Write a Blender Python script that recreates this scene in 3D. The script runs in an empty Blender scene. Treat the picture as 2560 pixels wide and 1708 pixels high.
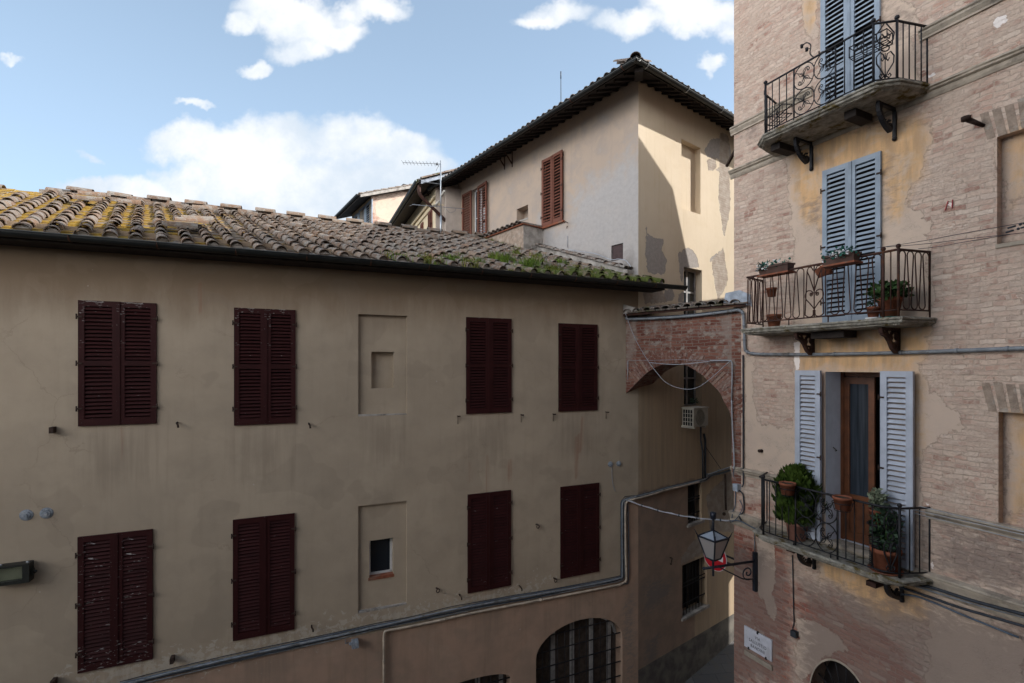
import bpy, bmesh, math, random
import numpy as np
from mathutils import Vector, Matrix
random.seed(7)
R = math.radians
SC = bpy.context.scene
COL = SC.collection
# ------------------------------------------------------------------ camera model
FP, CX, HY, CZ = 17.0/36.0*2560.0, 1280.0, 915.0, 8.3     # focal length and horizon in photo pixels, eye height

class Frame:
    """a plan frame: x along a facade, y into the building, z up from the street"""
    def __init__(s, ox, oy, ang):
        s.ox, s.oy, s.ang = ox, oy, ang
        s.d = (math.cos(ang), math.sin(ang)); s.i = (-math.sin(ang), math.cos(ang))
    def loc(s, X, Y):
        dx, dy = X-s.ox, Y-s.oy
        return dx*s.d[0]+dy*s.d[1], dx*s.i[0]+dy*s.i[1]
    def world(s, x, y):
        return s.ox+x*s.d[0]+y*s.i[0], s.oy+x*s.d[1]+y*s.i[1]
    def hity(s, u, v, y0=0.0):
        r = ((u-CX)/FP, 1.0, (HY-v)/FP)
        cx, cy = s.loc(0, 0)
        ry = r[0]*s.i[0]+r[1]*s.i[1]; rx = r[0]*s.d[0]+r[1]*s.d[1]
        t = (y0-cy)/ry
        return cx+t*rx, CZ+t*r[2]
    def hitx(s, u, v, x0=0.0):
        r = ((u-CX)/FP, 1.0, (HY-v)/FP)
        cx, cy = s.loc(0, 0)
        ry = r[0]*s.i[0]+r[1]*s.i[1]; rx = r[0]*s.d[0]+r[1]*s.d[1]
        t = (x0-cx)/rx
        return cy+t*ry, CZ+t*r[2]
    def root(s, name, label, cat, group=None):
        o = bpy.data.objects.new(name, None); COL.objects.link(o)
        o.empty_display_size = .3
        o.location = (s.ox, s.oy, 0); o.rotation_euler = (0, 0, s.ang)
        tag(o, label, cat, group); return o

def tag(o, label=None, cat=None, group=None, kind=None):
    if label: o['label'] = label
    if cat: o['category'] = cat
    if group: o['group'] = group
    if kind: o['kind'] = kind
    return o

def D(x): return x*2560/2350.0

class MB:
    """collects shapes, then links them as ONE mesh object"""
    def __init__(s): s.v = []; s.f = []; s.mi = []; s.uv = {}; s.sm = set()
    def add(s, vs, fs, mi=0, smooth=False):
        b = len(s.v); s.v.extend([tuple(p) for p in vs])
        for f in fs:
            if smooth: s.sm.add(len(s.f))
            s.f.append(tuple(b+k for k in f)); s.mi.append(mi)
        return s
    def box(s, x0, x1, y0, y1, z0, z1, mi=0, M=None):
        vs = [(x0,y0,z0),(x1,y0,z0),(x1,y1,z0),(x0,y1,z0),(x0,y0,z1),(x1,y0,z1),(x1,y1,z1),(x0,y1,z1)]
        if M is not None: vs = [M @ Vector(p) for p in vs]
        return s.add(vs, [(0,3,2,1),(4,5,6,7),(0,1,5,4),(1,2,6,5),(2,3,7,6),(3,0,4,7)], mi)
    def tube(s, pts, r, n=6, mi=0, closed=False, cap=True):
        pts = [Vector(p) for p in pts]; m = len(pts)
        if m < 2: return s
        rr = r if hasattr(r, '__len__') else [r]*m
        vs = []; up = None
        for k in range(m):
            a = pts[k-1] if (k > 0 or closed) else pts[0]
            b = pts[(k+1) % m] if (k < m-1 or closed) else pts[-1]
            t = (b-a)
            if t.length < 1e-9: t = Vector((0,0,1))
            t.normalize()
            if up is None:
                up = Vector((0,0,1)) if abs(t.z) < .9 else Vector((1,0,0))
            nx = up - t*up.dot(t)
            if nx.length < 1e-5: nx = t.orthogonal()
            nx.normalize(); up = nx
            ny = t.cross(nx)
            for j in range(n):
                a_ = 2*math.pi*j/n
                vs.append(pts[k] + (nx*math.cos(a_)+ny*math.sin(a_))*rr[k])
        fs = []
        for k in range(m-1 if not closed else m):
            for j in range(n):
                k2 = (k+1) % m
                fs.append((k*n+j, k*n+(j+1) % n, k2*n+(j+1) % n, k2*n+j))
        if cap and not closed:
            fs.append(tuple(range(n-1, -1, -1))); fs.append(tuple((m-1)*n+j for j in range(n)))
        return s.add(vs, fs, mi, True)
    def bar(s, a, b, w, h, mi=0):
        """square bar from a to b"""
        a, b = Vector(a), Vector(b); t = (b-a).normalized()
        up = Vector((0,0,1)) if abs(t.z) < .95 else Vector((1,0,0))
        x = t.cross(up).normalized()*w/2; y = x.cross(t).normalized()*h/2
        vs = [a-x-y, a+x-y, a+x+y, a-x+y, b-x-y, b+x-y, b+x+y, b-x+y]
        return s.add(vs, [(0,1,2,3),(7,6,5,4),(0,4,5,1),(1,5,6,2),(2,6,7,3),(3,7,4,0)], mi)
    def lathe(s, prof, c=(0,0,0), n=14, mi=0, smooth=True):
        vs = []
        for (r, z) in prof:
            for j in range(n):
                a = 2*math.pi*j/n; vs.append((c[0]+r*math.cos(a), c[1]+r*math.sin(a), c[2]+z))
        fs = []
        for k in range(len(prof)-1):
            for j in range(n):
                fs.append((k*n+j, k*n+(j+1) % n, (k+1)*n+(j+1) % n, (k+1)*n+j))
        return s.add(vs, fs, mi, smooth)
    def ball(s, c, r, mi=0, n=8):
        pr = [(max(1e-4, r*math.sin(math.pi*k/6)), -r*math.cos(math.pi*k/6)) for k in range(7)]
        return s.lathe(pr, c, n, mi)
    def prism(s, poly, fn, a, b, mi=0):
        """poly of 2-d points, extruded from a to b; fn(p, q, e) -> xyz"""
        n = len(poly)
        vs = [fn(p[0], p[1], a) for p in poly] + [fn(p[0], p[1], b) for p in poly]
        fs = [tuple(range(n)), tuple(range(2*n-1, n-1, -1))]
        for k in range(n): fs.append((k, n+k, n+(k+1) % n, (k+1) % n))
        return s.add(vs, fs, mi)
    def build(s, name, mats, parent=None, label=None, fixn=True, loc=None, rot=None):
        me = bpy.data.meshes.new(name)
        me.from_pydata(s.v, [], s.f)
        if not isinstance(mats, (list, tuple)): mats = [mats]
        for m in mats: me.materials.append(m)
        if len(mats) > 1: me.polygons.foreach_set('material_index', s.mi)
        if s.sm:
            fl = [False]*len(s.f)
            for k in s.sm: fl[k] = True
            me.polygons.foreach_set('use_smooth', fl)
        if fixn:
            bm = bmesh.new(); bm.from_mesh(me)
            bmesh.ops.recalc_face_normals(bm, faces=bm.faces); bm.to_mesh(me); bm.free()
        me.update()
        o = bpy.data.objects.new(name, me); COL.objects.link(o)
        if parent: o.parent = parent
        if loc: o.location = loc
        if rot: o.rotation_euler = rot
        if label: o['label'] = label
        return o

def copy_part(o, parent, loc=None, rot=None):
    c = o.copy(); COL.objects.link(c); c.parent = parent
    if loc is not None: c.location = loc
    if rot is not None: c.rotation_euler = rot
    for ch in o.children: copy_part(ch, c)
    return c

# ------------------------------------------------------------------ node helper
class NT:
    def __init__(s, name):
        s.m = bpy.data.materials.new(name); s.m.use_nodes = True
        s.t = s.m.node_tree; s.t.nodes.clear()
        s.out = s.n('ShaderNodeOutputMaterial'); s.b = s.n('ShaderNodeBsdfPrincipled')
        s.t.links.new(s.b.outputs[0], s.out.inputs[0])
    def n(s, ty, **kw):
        o = s.t.nodes.new(ty)
        for k, v in kw.items(): setattr(o, k, v)
        return o
    def put(s, inp, val):
        if val is None: return
        if isinstance(val, bpy.types.NodeSocket): s.t.links.new(val, inp)
        else:
            if inp.type == 'RGBA' and len(val) == 3: val = (*val, 1)
            inp.default_value = val
    def uv(s): return s.n('ShaderNodeUVMap', uv_map='UVMap').outputs[0]
    def obj(s): return s.n('ShaderNodeTexCoord').outputs['Object']
    def attr(s, a): return s.n('ShaderNodeAttribute', attribute_name=a).outputs['Fac']
    def island(s): return s.n('ShaderNodeNewGeometry').outputs['Random Per Island']
    def sc(s, v, k):
        o = s.n('ShaderNodeMapping'); s.put(o.inputs[0], v); o.inputs['Scale'].default_value = k if hasattr(k, '__len__') else (k, k, k)
        return o.outputs[0]
    def noise(s, v, scale, detail=4, rough=.55, dist=0, col=False):
        o = s.n('ShaderNodeTexNoise'); s.put(o.inputs['Vector'], v)
        o.inputs['Scale'].default_value = scale; o.inputs['Detail'].default_value = detail
        o.inputs['Roughness'].default_value = rough; o.inputs['Distortion'].default_value = dist
        return o.outputs['Color' if col else 'Fac']
    def vor(s, v, scale, feat='F1'):
        o = s.n('ShaderNodeTexVoronoi', feature=feat); s.put(o.inputs['Vector'], v); o.inputs['Scale'].default_value = scale
        return o
    def math(s, op, a, b=None, c=None, clamp=False):
        o = s.n('ShaderNodeMath', operation=op, use_clamp=clamp); s.put(o.inputs[0], a); s.put(o.inputs[1], b)
        if c is not None: s.put(o.inputs[2], c)
        return o.outputs[0]
    def step(s, x, a, b, lo=0., hi=1.):
        o = s.n('ShaderNodeMapRange', interpolation_type='SMOOTHSTEP'); s.put(o.inputs[0], x)
        for k, v in zip((1, 2, 3, 4), (a, b, lo, hi)): s.put(o.inputs[k], v)
        return o.outputs[0]
    def mix(s, f, a, b, mode='MIX'):
        o = s.n('ShaderNodeMix', data_type='RGBA', blend_type=mode); s.put(o.inputs[0], f); s.put(o.inputs[6], a); s.put(o.inputs[7], b)
        return o.outputs[2]
    def ramp(s, f, st, mode='LINEAR'):
        o = s.n('ShaderNodeValToRGB'); s.put(o.inputs[0], f); e = o.color_ramp; e.interpolation = mode
        while len(e.elements) < len(st): e.elements.new(.5)
        for k, (p, c) in enumerate(st):
            e.elements[k].position = p; e.elements[k].color = (*c, 1) if len(c) == 3 else c
        return o.outputs[0]
    def vadd(s, a, b):
        o = s.n('ShaderNodeVectorMath', operation='ADD'); s.put(o.inputs[0], a); s.put(o.inputs[1], b); return o.outputs[0]
    def vscale(s, a, k):
        o = s.n('ShaderNodeVectorMath', operation='SCALE'); s.put(o.inputs[0], a); o.inputs['Scale'].default_value = k; return o.outputs[0]
    def bump(s, h, st=.5, d=.01, nrm=None):
        o = s.n('ShaderNodeBump'); s.put(o.inputs['Height'], h); o.inputs['Strength'].default_value = st; o.inputs['Distance'].default_value = d
        if nrm is not None: s.put(o.inputs['Normal'], nrm)
        return o.outputs[0]
    def done(s, col, rough=.9, nrm=None, spec=.25, metal=0, **kw):
        s.put(s.b.inputs['Base Color'], col); s.put(s.b.inputs['Roughness'], rough)
        s.b.inputs['Specular IOR Level'].default_value = spec; s.b.inputs['Metallic'].default_value = metal
        if nrm is not None: s.put(s.b.inputs['Normal'], nrm)
        for k, v in kw.items(): s.put(s.b.inputs[k.replace('_', ' ')], v)
        return s.m

def simple(name, col, rough=.7, var=.18, scale=9., spec=.3, metal=0, bump=.15, dirt=None, bd=.004):
    t = NT(name); v = t.obj()
    a = t.noise(v, scale, 5, .6)
    c = t.mix(t.step(a, .3, .7), tuple(x*(1-var) for x in col), tuple(min(1, x*(1+var)) for x in col))
    if dirt: c = t.mix(t.step(t.noise(v, scale*.45, 6, .65, .4), .52, .66), c, dirt)
    return t.done(c, rough, t.bump(t.noise(v, scale*6, 4, .6), bump, bd), spec, metal)

# ------------------------------------------------------------------ walls with openings, UVs in metres and region fields
def sdf(poly, X, Z):
    P = np.array(poly, float); n = len(P)
    d2 = np.full(X.shape, 1e9); ins = np.zeros(X.shape, bool)
    for k in range(n):
        a, b = P[k], P[(k+1) % n]; e = b-a
        wx, wz = X-a[0], Z-a[1]
        t = np.clip((wx*e[0]+wz*e[1])/max(e@e, 1e-12), 0, 1)
        d2 = np.minimum(d2, (wx-e[0]*t)**2+(wz-e[1]*t)**2)
        c = (a[1] > Z) != (b[1] > Z)
        with np.errstate(divide='ignore', invalid='ignore'):
            xi = e[0]*(Z-a[1])/(e[1] if e[1] else 1e-12)+a[0]
        ins ^= c & (X < xi)
    d = np.sqrt(d2)
    return np.where(ins, d, -d)

def wall(name, parent, x0, x1, z0, z1, mats, openings=(), fields=None, step=.06, xf=None, name_label=None):
    """front at y=0 facing -y; openings: dict(x0,x1,z0,z1,depth,[arch=rise],[back=material slot or None],[jamb=slot])"""
    fields = fields or {}
    def lines(a, b, cuts):
        c = sorted(set([a, b]+[k for k in cuts if a < k < b])); o = []
        for p, q in zip(c, c[1:]):
            m = max(1, int(round((q-p)/step))); o += [p+(q-p)*k/m for k in range(m)]
        return o+[b]
    xs = lines(x0, x1, [o[k] for o in openings for k in ('x0', 'x1')])
    zs = lines(z0, z1, [o[k] for o in openings for k in ('z0', 'z1')])
    nx, nz = len(xs), len(zs)
    V = [(x, 0., z) for z in zs for x in xs]; UV = [(x, z) for z in zs for x in xs]
    Fc = []; MI = []
    xa, za = np.array(xs), np.array(zs)
    mask = np.zeros((nz-1, nx-1), bool)
    for o in openings:
        cx = (xa[:-1]+xa[1:])/2; cz = (za[:-1]+za[1:])/2
        mask |= ((cz > o['z0']) & (cz < o['z1']))[:, None] & ((cx > o['x0']) & (cx < o['x1']))[None, :]
    for j in range(nz-1):
        for i in range(nx-1):
            if not mask[j, i]:
                Fc.append((j*nx+i, j*nx+i+1, (j+1)*nx+i+1, (j+1)*nx+i)); MI.append(0)
    def quad(ps, uv, mi):
        b = len(V); V.extend(ps); UV.extend(uv); Fc.append(tuple(range(b, b+len(ps)))); MI.append(mi)
    for o in openings:
        a, b, c, d, dp = o['x0'], o['x1'], o['z0'], o['z1'], o['depth']
        jm = o.get('jamb', 0); bk = o.get('back', 0)
        if o.get('arch'):
            h = o['arch']; n = 20; mx = (a+b)/2; rx = (b-a)/2; zs0 = d-h
            arc = [(mx-rx*math.cos(math.pi*k/n), zs0+h*math.sin(math.pi*k/n)) for k in range(n+1)]
            for k in range(n):
                p, q = arc[k], arc[k+1]
                quad([(p[0],0,p[1]),(q[0],0,q[1]),(q[0],0,d),(p[0],0,d)], [p, q, (q[0],d), (p[0],d)], 0)
            ol = [(a, c)]+arc+[(b, c)]
        else: ol = [(a, c), (a, d), (b, d), (b, c)]
        m = len(ol)
        for k in range(m):
            p, q = ol[k], ol[(k+1) % m]
            if abs(p[0]-q[0])+abs(p[1]-q[1]) < 1e-6: continue
            off = dp if abs(p[0]-q[0]) < 1e-6 else 0
            quad([(p[0],0,p[1]),(p[0],dp,p[1]),(q[0],dp,q[1]),(q[0],0,q[1])],
                 [p, (p[0]+off, p[1]+(0 if off else dp)), (q[0]+off, q[1]+(0 if off else dp)), q], jm)
        if bk is not None:
            if o.get('arch') or bk: quad([(p[0], dp, p[1]) for p in ol], list(ol), bk)
            else:
                gx, gz = max(1, int((b-a)/step)), max(1, int((d-c)/step)); n0 = len(V)
                for j in range(gz+1):
                    for i in range(gx+1): V.append((a+(b-a)*i/gx, dp, c+(d-c)*j/gz)); UV.append((a+(b-a)*i/gx, c+(d-c)*j/gz))
                for j in range(gz):
                    for i in range(gx): q0 = n0+j*(gx+1)+i; Fc.append((q0, q0+1, q0+gx+2, q0+gx+1)); MI.append(bk)
    me = bpy.data.meshes.new(name)
    A = np.array(V, float); U = np.array(UV, float)
    vv = [xf(*p) for p in V] if xf else V
    me.from_pydata(vv, [], Fc)
    for m in (mats if isinstance(mats, (list, tuple)) else [mats]): me.materials.append(m)
    me.polygons.foreach_set('material_index', MI)
    lay = me.uv_layers.new(name='UVMap')
    li = np.empty(len(me.loops), int); me.loops.foreach_get('vertex_index', li)
    lay.data.foreach_set('uv', U[li].astype(np.float32).ravel())
    for fn, polys in fields.items():
        val = np.full(len(V), -.6)
        for p in polys: val = np.maximum(val, sdf(p, U[:, 0], U[:, 1]))
        at = me.attributes.new(fn, 'FLOAT', 'POINT')
        at.data.foreach_set('value', np.clip(val, -.6, .6).astype(np.float32))
    me.update()
    o = bpy.data.objects.new(name, me); COL.objects.link(o); o.parent = parent
    if name_label: o['label'] = name_label
    return o

def bez(pts, n=8):
    """Catmull-Rom through 3-d points"""
    P = [Vector(p) for p in pts]; P = [P[0]*2-P[1]]+P+[P[-1]*2-P[-2]]; o = []
    for k in range(1, len(P)-2):
        for j in range(n):
            t = j/n
            o.append(.5*((2*P[k])+(-P[k-1]+P[k+1])*t+(2*P[k-1]-5*P[k]+4*P[k+1]-P[k+2])*t*t+(-P[k-1]+3*P[k]-3*P[k+1]+P[k+2])*t**3))
    return o+[P[-2]]
# ------------------------------------------------------------------ materials
def mat_plaster_house():
    t = NT('ochre_grey_plaster'); v = t.uv()
    big = t.noise(v, .55, 5, .6); mid = t.noise(v, 2.3, 6, .62, .3)
    streak = t.noise(t.sc(v, (5.5, .35, 1)), 1.6, 5, .6)
    c = t.mix(t.step(big, .32, .68), (.385, .328, .258), (.455, .388, .305))
    c = t.mix(t.math('MULTIPLY', t.step(mid, .45, .75), .55), c, (.345, .298, .24))
    c = t.mix(t.math('MULTIPLY', t.step(streak, .5, .75), .2), c, (.300, .255, .20))
    c = t.mix(t.math('MULTIPLY', t.step(t.noise(v, 1.1, 5, .6), .5, .75), .35), c, (.48, .415, .325))
    # water staining from the eaves, running down in streaks
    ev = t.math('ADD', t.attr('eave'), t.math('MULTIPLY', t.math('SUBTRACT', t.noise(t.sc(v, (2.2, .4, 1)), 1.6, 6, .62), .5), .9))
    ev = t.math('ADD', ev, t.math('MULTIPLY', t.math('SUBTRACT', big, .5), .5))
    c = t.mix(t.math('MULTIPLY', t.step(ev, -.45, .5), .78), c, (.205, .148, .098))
    # pinkish repaint of the street level
    pk = t.step(t.math('ADD', t.attr('pink'), t.math('MULTIPLY', t.math('SUBTRACT', mid, .5), .05)), -.012, .012)
    pc = t.mix(t.step(mid, .35, .7), (.43, .305, .235), (.35, .26, .205))
    pc = t.mix(t.math('MULTIPLY', t.step(streak, .5, .7), .4), pc, (.29, .215, .16))
    c = t.mix(pk, c, pc)
    # repaired areas with a faint edge, hair cracks
    rp = t.noise(v, .9, 3, .45, .2)
    c = t.mix(t.math('MULTIPLY', t.step(rp, .535, .55), .07), c, (.52, .455, .37)); c = t.mix(t.math('MULTIPLY', t.step(rp, .415, .40), .22), c, (.28, .24, .195))
    ck = t.vor(t.vadd(v, t.vscale(t.noise(v, 4, 5, .6, 0, True), .35)), .55, 'DISTANCE_TO_EDGE').outputs['Distance']
    c = t.mix(t.math('MULTIPLY', t.math('MULTIPLY', t.step(ck, .006, .001), t.step(t.noise(v, .8, 3), .5, .62)), .28), c, (.19, .155, .125))
    # peeled and salt-bleached skin
    fine = t.noise(v, 9, 7, .7, .5)
    pe = t.math('ADD', t.attr('peel'), t.math('MULTIPLY', t.math('SUBTRACT', fine, .53), 1.9))
    pe = t.step(pe, .0, .06)
    c = t.mix(t.math('MULTIPLY', pe, .8), c, (.50, .46, .40))
    sc = t.math('ADD', t.attr('scuff'), t.math('MULTIPLY', t.math('SUBTRACT', t.noise(t.sc(v, (3, 9, 1)), 2.2, 6, .7, 1.), .5), 1.2))
    c = t.mix(t.math('MULTIPLY', t.step(sc, .05, .4), .75), c, (.235, .215, .20))
    ru = t.math('MULTIPLY', t.step(t.math('ADD', t.attr('rust'), t.math('MULTIPLY', t.math('SUBTRACT', t.noise(t.sc(v, (9, .5, 1)), 3, 4), .5), .16)), -.03, .05), .5)
    c = t.mix(ru, c, (.29, .13, .085))
    sp = t.vor(v, 3.1).outputs['Distance']
    c = t.mix(t.math('MULTIPLY', t.math('MULTIPLY', t.math('LESS_THAN', t.math('ADD', sp, t.math('MULTIPLY', fine, .05)), .06), t.step(mid, .5, .6)), .6), c, (.57, .54, .50))
    h = t.math('ADD', t.math('MULTIPLY', t.noise(v, 38, 4, .65), .35), t.math('ADD', mid, t.math('MULTIPLY', pe, -.25)))
    dr = t.math('ADD', t.attr('drip'), t.math('MULTIPLY', t.math('SUBTRACT', t.noise(t.sc(v, (7, .3, 1)), 1.7, 5, .62), .5), 1.5))
    c = t.mix(t.math('MULTIPLY', t.step(dr, -.10, .62), .42), c, (.215, .18, .145))
    c = t.mix(1.0, c, (.97, .92, .875), 'MULTIPLY')
    return t.done(c, .93, t.bump(h, .4, .012), .15)

def mat_pink_face():
    t = NT('rose_plaster_with_lime_wash'); v = t.uv()
    big = t.noise(v, .5, 5, .6); mid = t.noise(v, 2.1, 7, .65, .4); fine = t.noise(v, 9, 6, .7)
    st = t.noise(t.sc(v, (6, .4, 1)), 1.3, 5, .6)
    c = t.mix(t.step(big, .3, .7), (.61, .475, .36), (.56, .445, .35))
    c = t.mix(t.math('MULTIPLY', t.step(mid, .42, .66), .75), c, (.47, .395, .335))
    c = t.mix(t.math('MULTIPLY', t.step(st, .5, .72), .3), c, (.43, .365, .315))
    g = t.math('ADD', t.attr('grey'), t.math('MULTIPLY', t.math('SUBTRACT', mid, .5), 2.0))
    gc = t.mix(t.step(fine, .3, .7), (.50, .475, .455), (.58, .555, .53))
    c = t.mix(t.math('MULTIPLY', t.step(g, -.45, .45), .85), c, gc)
    c = t.mix(t.math('MULTIPLY', t.step(t.math('ADD', t.attr('soot'), t.math('MULTIPLY', t.math('SUBTRACT', mid, .5), .9)), -.1, .3), .7), c, (.27, .24, .21))
    c = t.mix(1.0, c, (.78, .775, .79), 'MULTIPLY')
    return t.done(c, .93, t.bump(t.math('ADD', mid, t.math('MULTIPLY', fine, .4)), .35, .02), .15)

def brick_nodes(t, v, bw=.255, rh=.066):
    wob = t.vadd(v, t.vscale(t.vadd(t.noise(v, 3.2, 3, .5, 0, True), (-.5, -.5, -.5)), .075))
    wob = t.vadd(wob, t.vscale(t.vadd(t.noise(v, 19, 2, .5, 0, True), (-.5, -.5, -.5)), .022))
    b = t.n('ShaderNodeTexBrick'); t.put(b.inputs['Vector'], wob)
    b.inputs['Color1'].default_value = (0, 0, 0, 1); b.inputs['Color2'].default_value = (1, 1, 1, 1); b.inputs['Mortar'].default_value = (.5, .5, .5, 1)
    b.inputs['Scale'].default_value = 1; b.inputs['Mortar Size'].default_value = .0085; b.inputs['Mortar Smooth'].default_value = .35
    b.inputs['Brick Width'].default_value = bw; b.inputs['Row Height'].default_value = rh; b.inputs['Bias'].default_value = 0
    return b, wob

def mat_yellow_face():
    t = NT('yellow_plaster_with_cement_patches'); v = t.uv()
    big = t.noise(v, .6, 5, .6); mid = t.noise(v, 2.6, 6, .62, .3); fine = t.noise(v, 13, 6, .68)
    st = t.noise(t.sc(v, (7, .4, 1)), 1.3, 5, .6)
    c = t.mix(t.step(big, .3, .7), (.62, .52, .395), (.57, .475, .355))
    c = t.mix(t.math('MULTIPLY', t.step(mid, .45, .75), .3), c, (.53, .42, .28))
    c = t.mix(t.math('MULTIPLY', t.step(st, .5, .72), .22), c, (.46, .36, .22))
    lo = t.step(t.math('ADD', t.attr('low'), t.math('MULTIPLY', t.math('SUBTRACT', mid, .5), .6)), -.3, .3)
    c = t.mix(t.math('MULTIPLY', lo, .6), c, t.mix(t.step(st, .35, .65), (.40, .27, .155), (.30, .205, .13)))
    pk = t.step(t.math('ADD', t.attr('pink'), t.math('MULTIPLY', t.math('SUBTRACT', mid, .5), .2)), -.03, .03)
    c = t.mix(pk, c, t.mix(t.step(mid, .35, .65), (.38, .27, .20), (.30, .225, .175)))
    jag = t.math('MULTIPLY', t.math('SUBTRACT', t.noise(v, 6, 6, .6), .5), .22)
    ce = t.step(t.math('ADD', t.attr('cement'), jag), -.006, .006)
    c = t.mix(ce, c, t.mix(t.step(fine, .3, .7), (.285, .255, .235), (.355, .32, .295)))
    b, wob = brick_nodes(t, v)
    bc = t.mix(t.step(t.noise(wob, 5, 4), .35, .65), (.40, .345, .29), (.31, .25, .205))
    bc = t.mix(t.math('MULTIPLY', b.outputs['Fac'], .5), bc, (.33, .285, .235))
    br = t.step(t.math('ADD', t.attr('brick'), jag), -.006, .006)
    c = t.mix(br, c, bc)
    pl = t.step(t.math('ADD', t.attr('plinth'), t.math('MULTIPLY', jag, .05)), -.004, .004)
    c = t.mix(pl, c, t.mix(t.step(mid, .35, .65), (.215, .195, .165), (.12, .11, .10)))
    sc = t.math('ADD', t.attr('scuff'), t.math('MULTIPLY', t.math('SUBTRACT', t.noise(t.sc(v, (2, 7, 1)), 2.2, 6, .7, 1.), .5), 1.2))
    c = t.mix(t.math('MULTIPLY', t.step(sc, .05, .4), .7), c, (.22, .20, .185))
    h = t.math('ADD', t.math('MULTIPLY', fine, .35), t.math('ADD', t.math('MULTIPLY', ce, -1.2), t.math('MULTIPLY', br, t.math('SUBTRACT', -1.5, b.outputs['Fac']))))
    return t.done(c, .93, t.bump(h, .55, .014), .15)

def mat_brick_palace():
    t = NT('weathered_brick_and_plaster'); v = t.uv()
    big = t.noise(v, .7, 5, .6); mid = t.noise(v, 3.0, 6, .63, .4); fine = t.noise(v, 16, 6, .7, .3); grit = t.noise(v, 55, 4, .7)
    b1, wob = brick_nodes(t, v)
    b2, wob2 = brick_nodes(t, t.vadd(t.sc(v, (1.06, .91, 1)), (.37, .021, 0)), .235, .066)
    sel = t.step(t.noise(v, 1.3, 4, .6), .49, .51)
    per = t.mix(sel, b1.outputs['Color'], b2.outputs['Color'])
    bfac = t.math('ADD', t.math('MULTIPLY', b1.outputs['Fac'], t.math('SUBTRACT', 1, sel)), t.math('MULTIPLY', b2.outputs['Fac'], sel))
    red = t.attr('red')
    redm = t.step(t.math('ADD', red, t.math('MULTIPLY', t.math('SUBTRACT', mid, .5), 1.1)), -.18, .22)
    # clean brick, then lime that hides most of it
    bc = t.ramp(per, [(0, (.23, .135, .105)), (.22, (.36, .265, .215)), (.5, (.43, .345, .28)), (.72, (.345, .23, .18)), (.88, (.47, .40, .335)), (1, (.27, .20, .165))])
    bc = t.mix(t.math('MULTIPLY', t.step(t.noise(wob, 6.5, 3, .5), .45, .62), .6), bc, (.45, .375, .305))
    rb = t.ramp(per, [(0, (.17, .058, .042)), (.35, (.27, .10, .07)), (.65, (.33, .185, .135)), (.85, (.22, .115, .09)), (1, (.40, .32, .26))])
    bc = t.mix(redm, bc, rb)
    lime = t.math('ADD', t.math('MULTIPLY', t.noise(v, 1.7, 7, .68, .3), .62), t.math('MULTIPLY', fine, .42))
    lm = t.step(t.math('SUBTRACT', lime, t.math('MULTIPLY', redm, .10)), .46, .61)
    limec = t.mix(t.step(big, .35, .65), (.43, .355, .285), (.375, .305, .25))
    limec = t.mix(t.step(fine, .4, .7), limec, (.315, .25, .205))
    limec = t.mix(t.math('MULTIPLY', t.step(t.noise(v, 7, 5, .65), .56, .68), .6), limec, (.50, .44, .38))
    c = t.mix(t.math('MULTIPLY', lm, .88), bc, limec)
    mort = t.mix(redm, (.29, .235, .19), (.25, .205, .175))
    mf = t.math('MULTIPLY', bfac, t.math('SUBTRACT', 1, t.math('MULTIPLY', lm, .7)))
    c = t.mix(t.math('MULTIPLY', mf, .5), c, mort)
    pock = t.step(fine, .33, .25)
    c = t.mix(t.math('MULTIPLY', pock, .65), c, (.17, .13, .11))
    jag = t.math('ADD', t.math('MULTIPLY', t.math('SUBTRACT', t.noise(v, 3.2, 9, .68, .4), .5), .42), t.math('MULTIPLY', t.math('SUBTRACT', fine, .5), .05))
    pf = t.attr('plaster')
    pl = t.step(t.math('ADD', pf, jag), -.004, .004)
    pc = t.mix(t.step(big, .3, .7), (.43, .35, .275), (.375, .305, .25))
    pc = t.mix(t.math('MULTIPLY', t.step(mid, .45, .7), .5), pc, (.34, .285, .235))
    pc = t.mix(t.math('MULTIPLY', t.step(t.vor(wob, 22, 'DISTANCE_TO_EDGE').outputs['Distance'], .05, .0), t.step(mid, .5, .6)), pc, (.3, .24, .19))
    c = t.mix(pl, c, pc)
    of = t.attr('ochre')
    oc = t.math('MULTIPLY', t.step(t.math('ADD', of, t.math('MULTIPLY', jag, 1.1)), -.10, .14), t.step(pf, -.25, .05))
    st = t.noise(t.sc(v, (3.5, .5, 1)), 2.2, 6, .62)
    och = t.mix(t.step(st, .35, .65), (.47, .31, .165), (.335, .23, .135))
    och = t.mix(t.math('MULTIPLY', t.step(mid, .48, .70), .6), och, (.40, .345, .285))
    c = t.mix(oc, c, och)
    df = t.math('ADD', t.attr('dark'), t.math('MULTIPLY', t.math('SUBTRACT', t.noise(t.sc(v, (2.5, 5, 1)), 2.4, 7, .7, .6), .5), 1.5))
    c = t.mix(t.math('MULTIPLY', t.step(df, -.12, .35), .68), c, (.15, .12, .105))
    wf = t.step(t.math('ADD', t.attr('white'), t.math('MULTIPLY', jag, .45)), -.004, .004)
    c = t.mix(wf, c, (.62, .585, .55))
    edge = t.math('MULTIPLY', t.step(t.math('ABSOLUTE', t.math('ADD', pf, jag)), .014, .0), t.math('SUBTRACT', 1, oc))
    c = t.mix(t.math('MULTIPLY', edge, .45), c, (.17, .13, .105))
    h = t.math('ADD', t.math('MULTIPLY', t.math('SUBTRACT', 1, pl), t.math('ADD', t.math('MULTIPLY', mf, -.9), t.math('ADD', t.math('MULTIPLY', lime, 1.6), t.math('MULTIPLY', t.noise(v, 8, 4, .6), .9)))), t.math('MULTIPLY', pl, 1.5))
    h = t.math('ADD', h, t.math('MULTIPLY', fine, .5))
    nb = t.bump(h, .62, .024)
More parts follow.
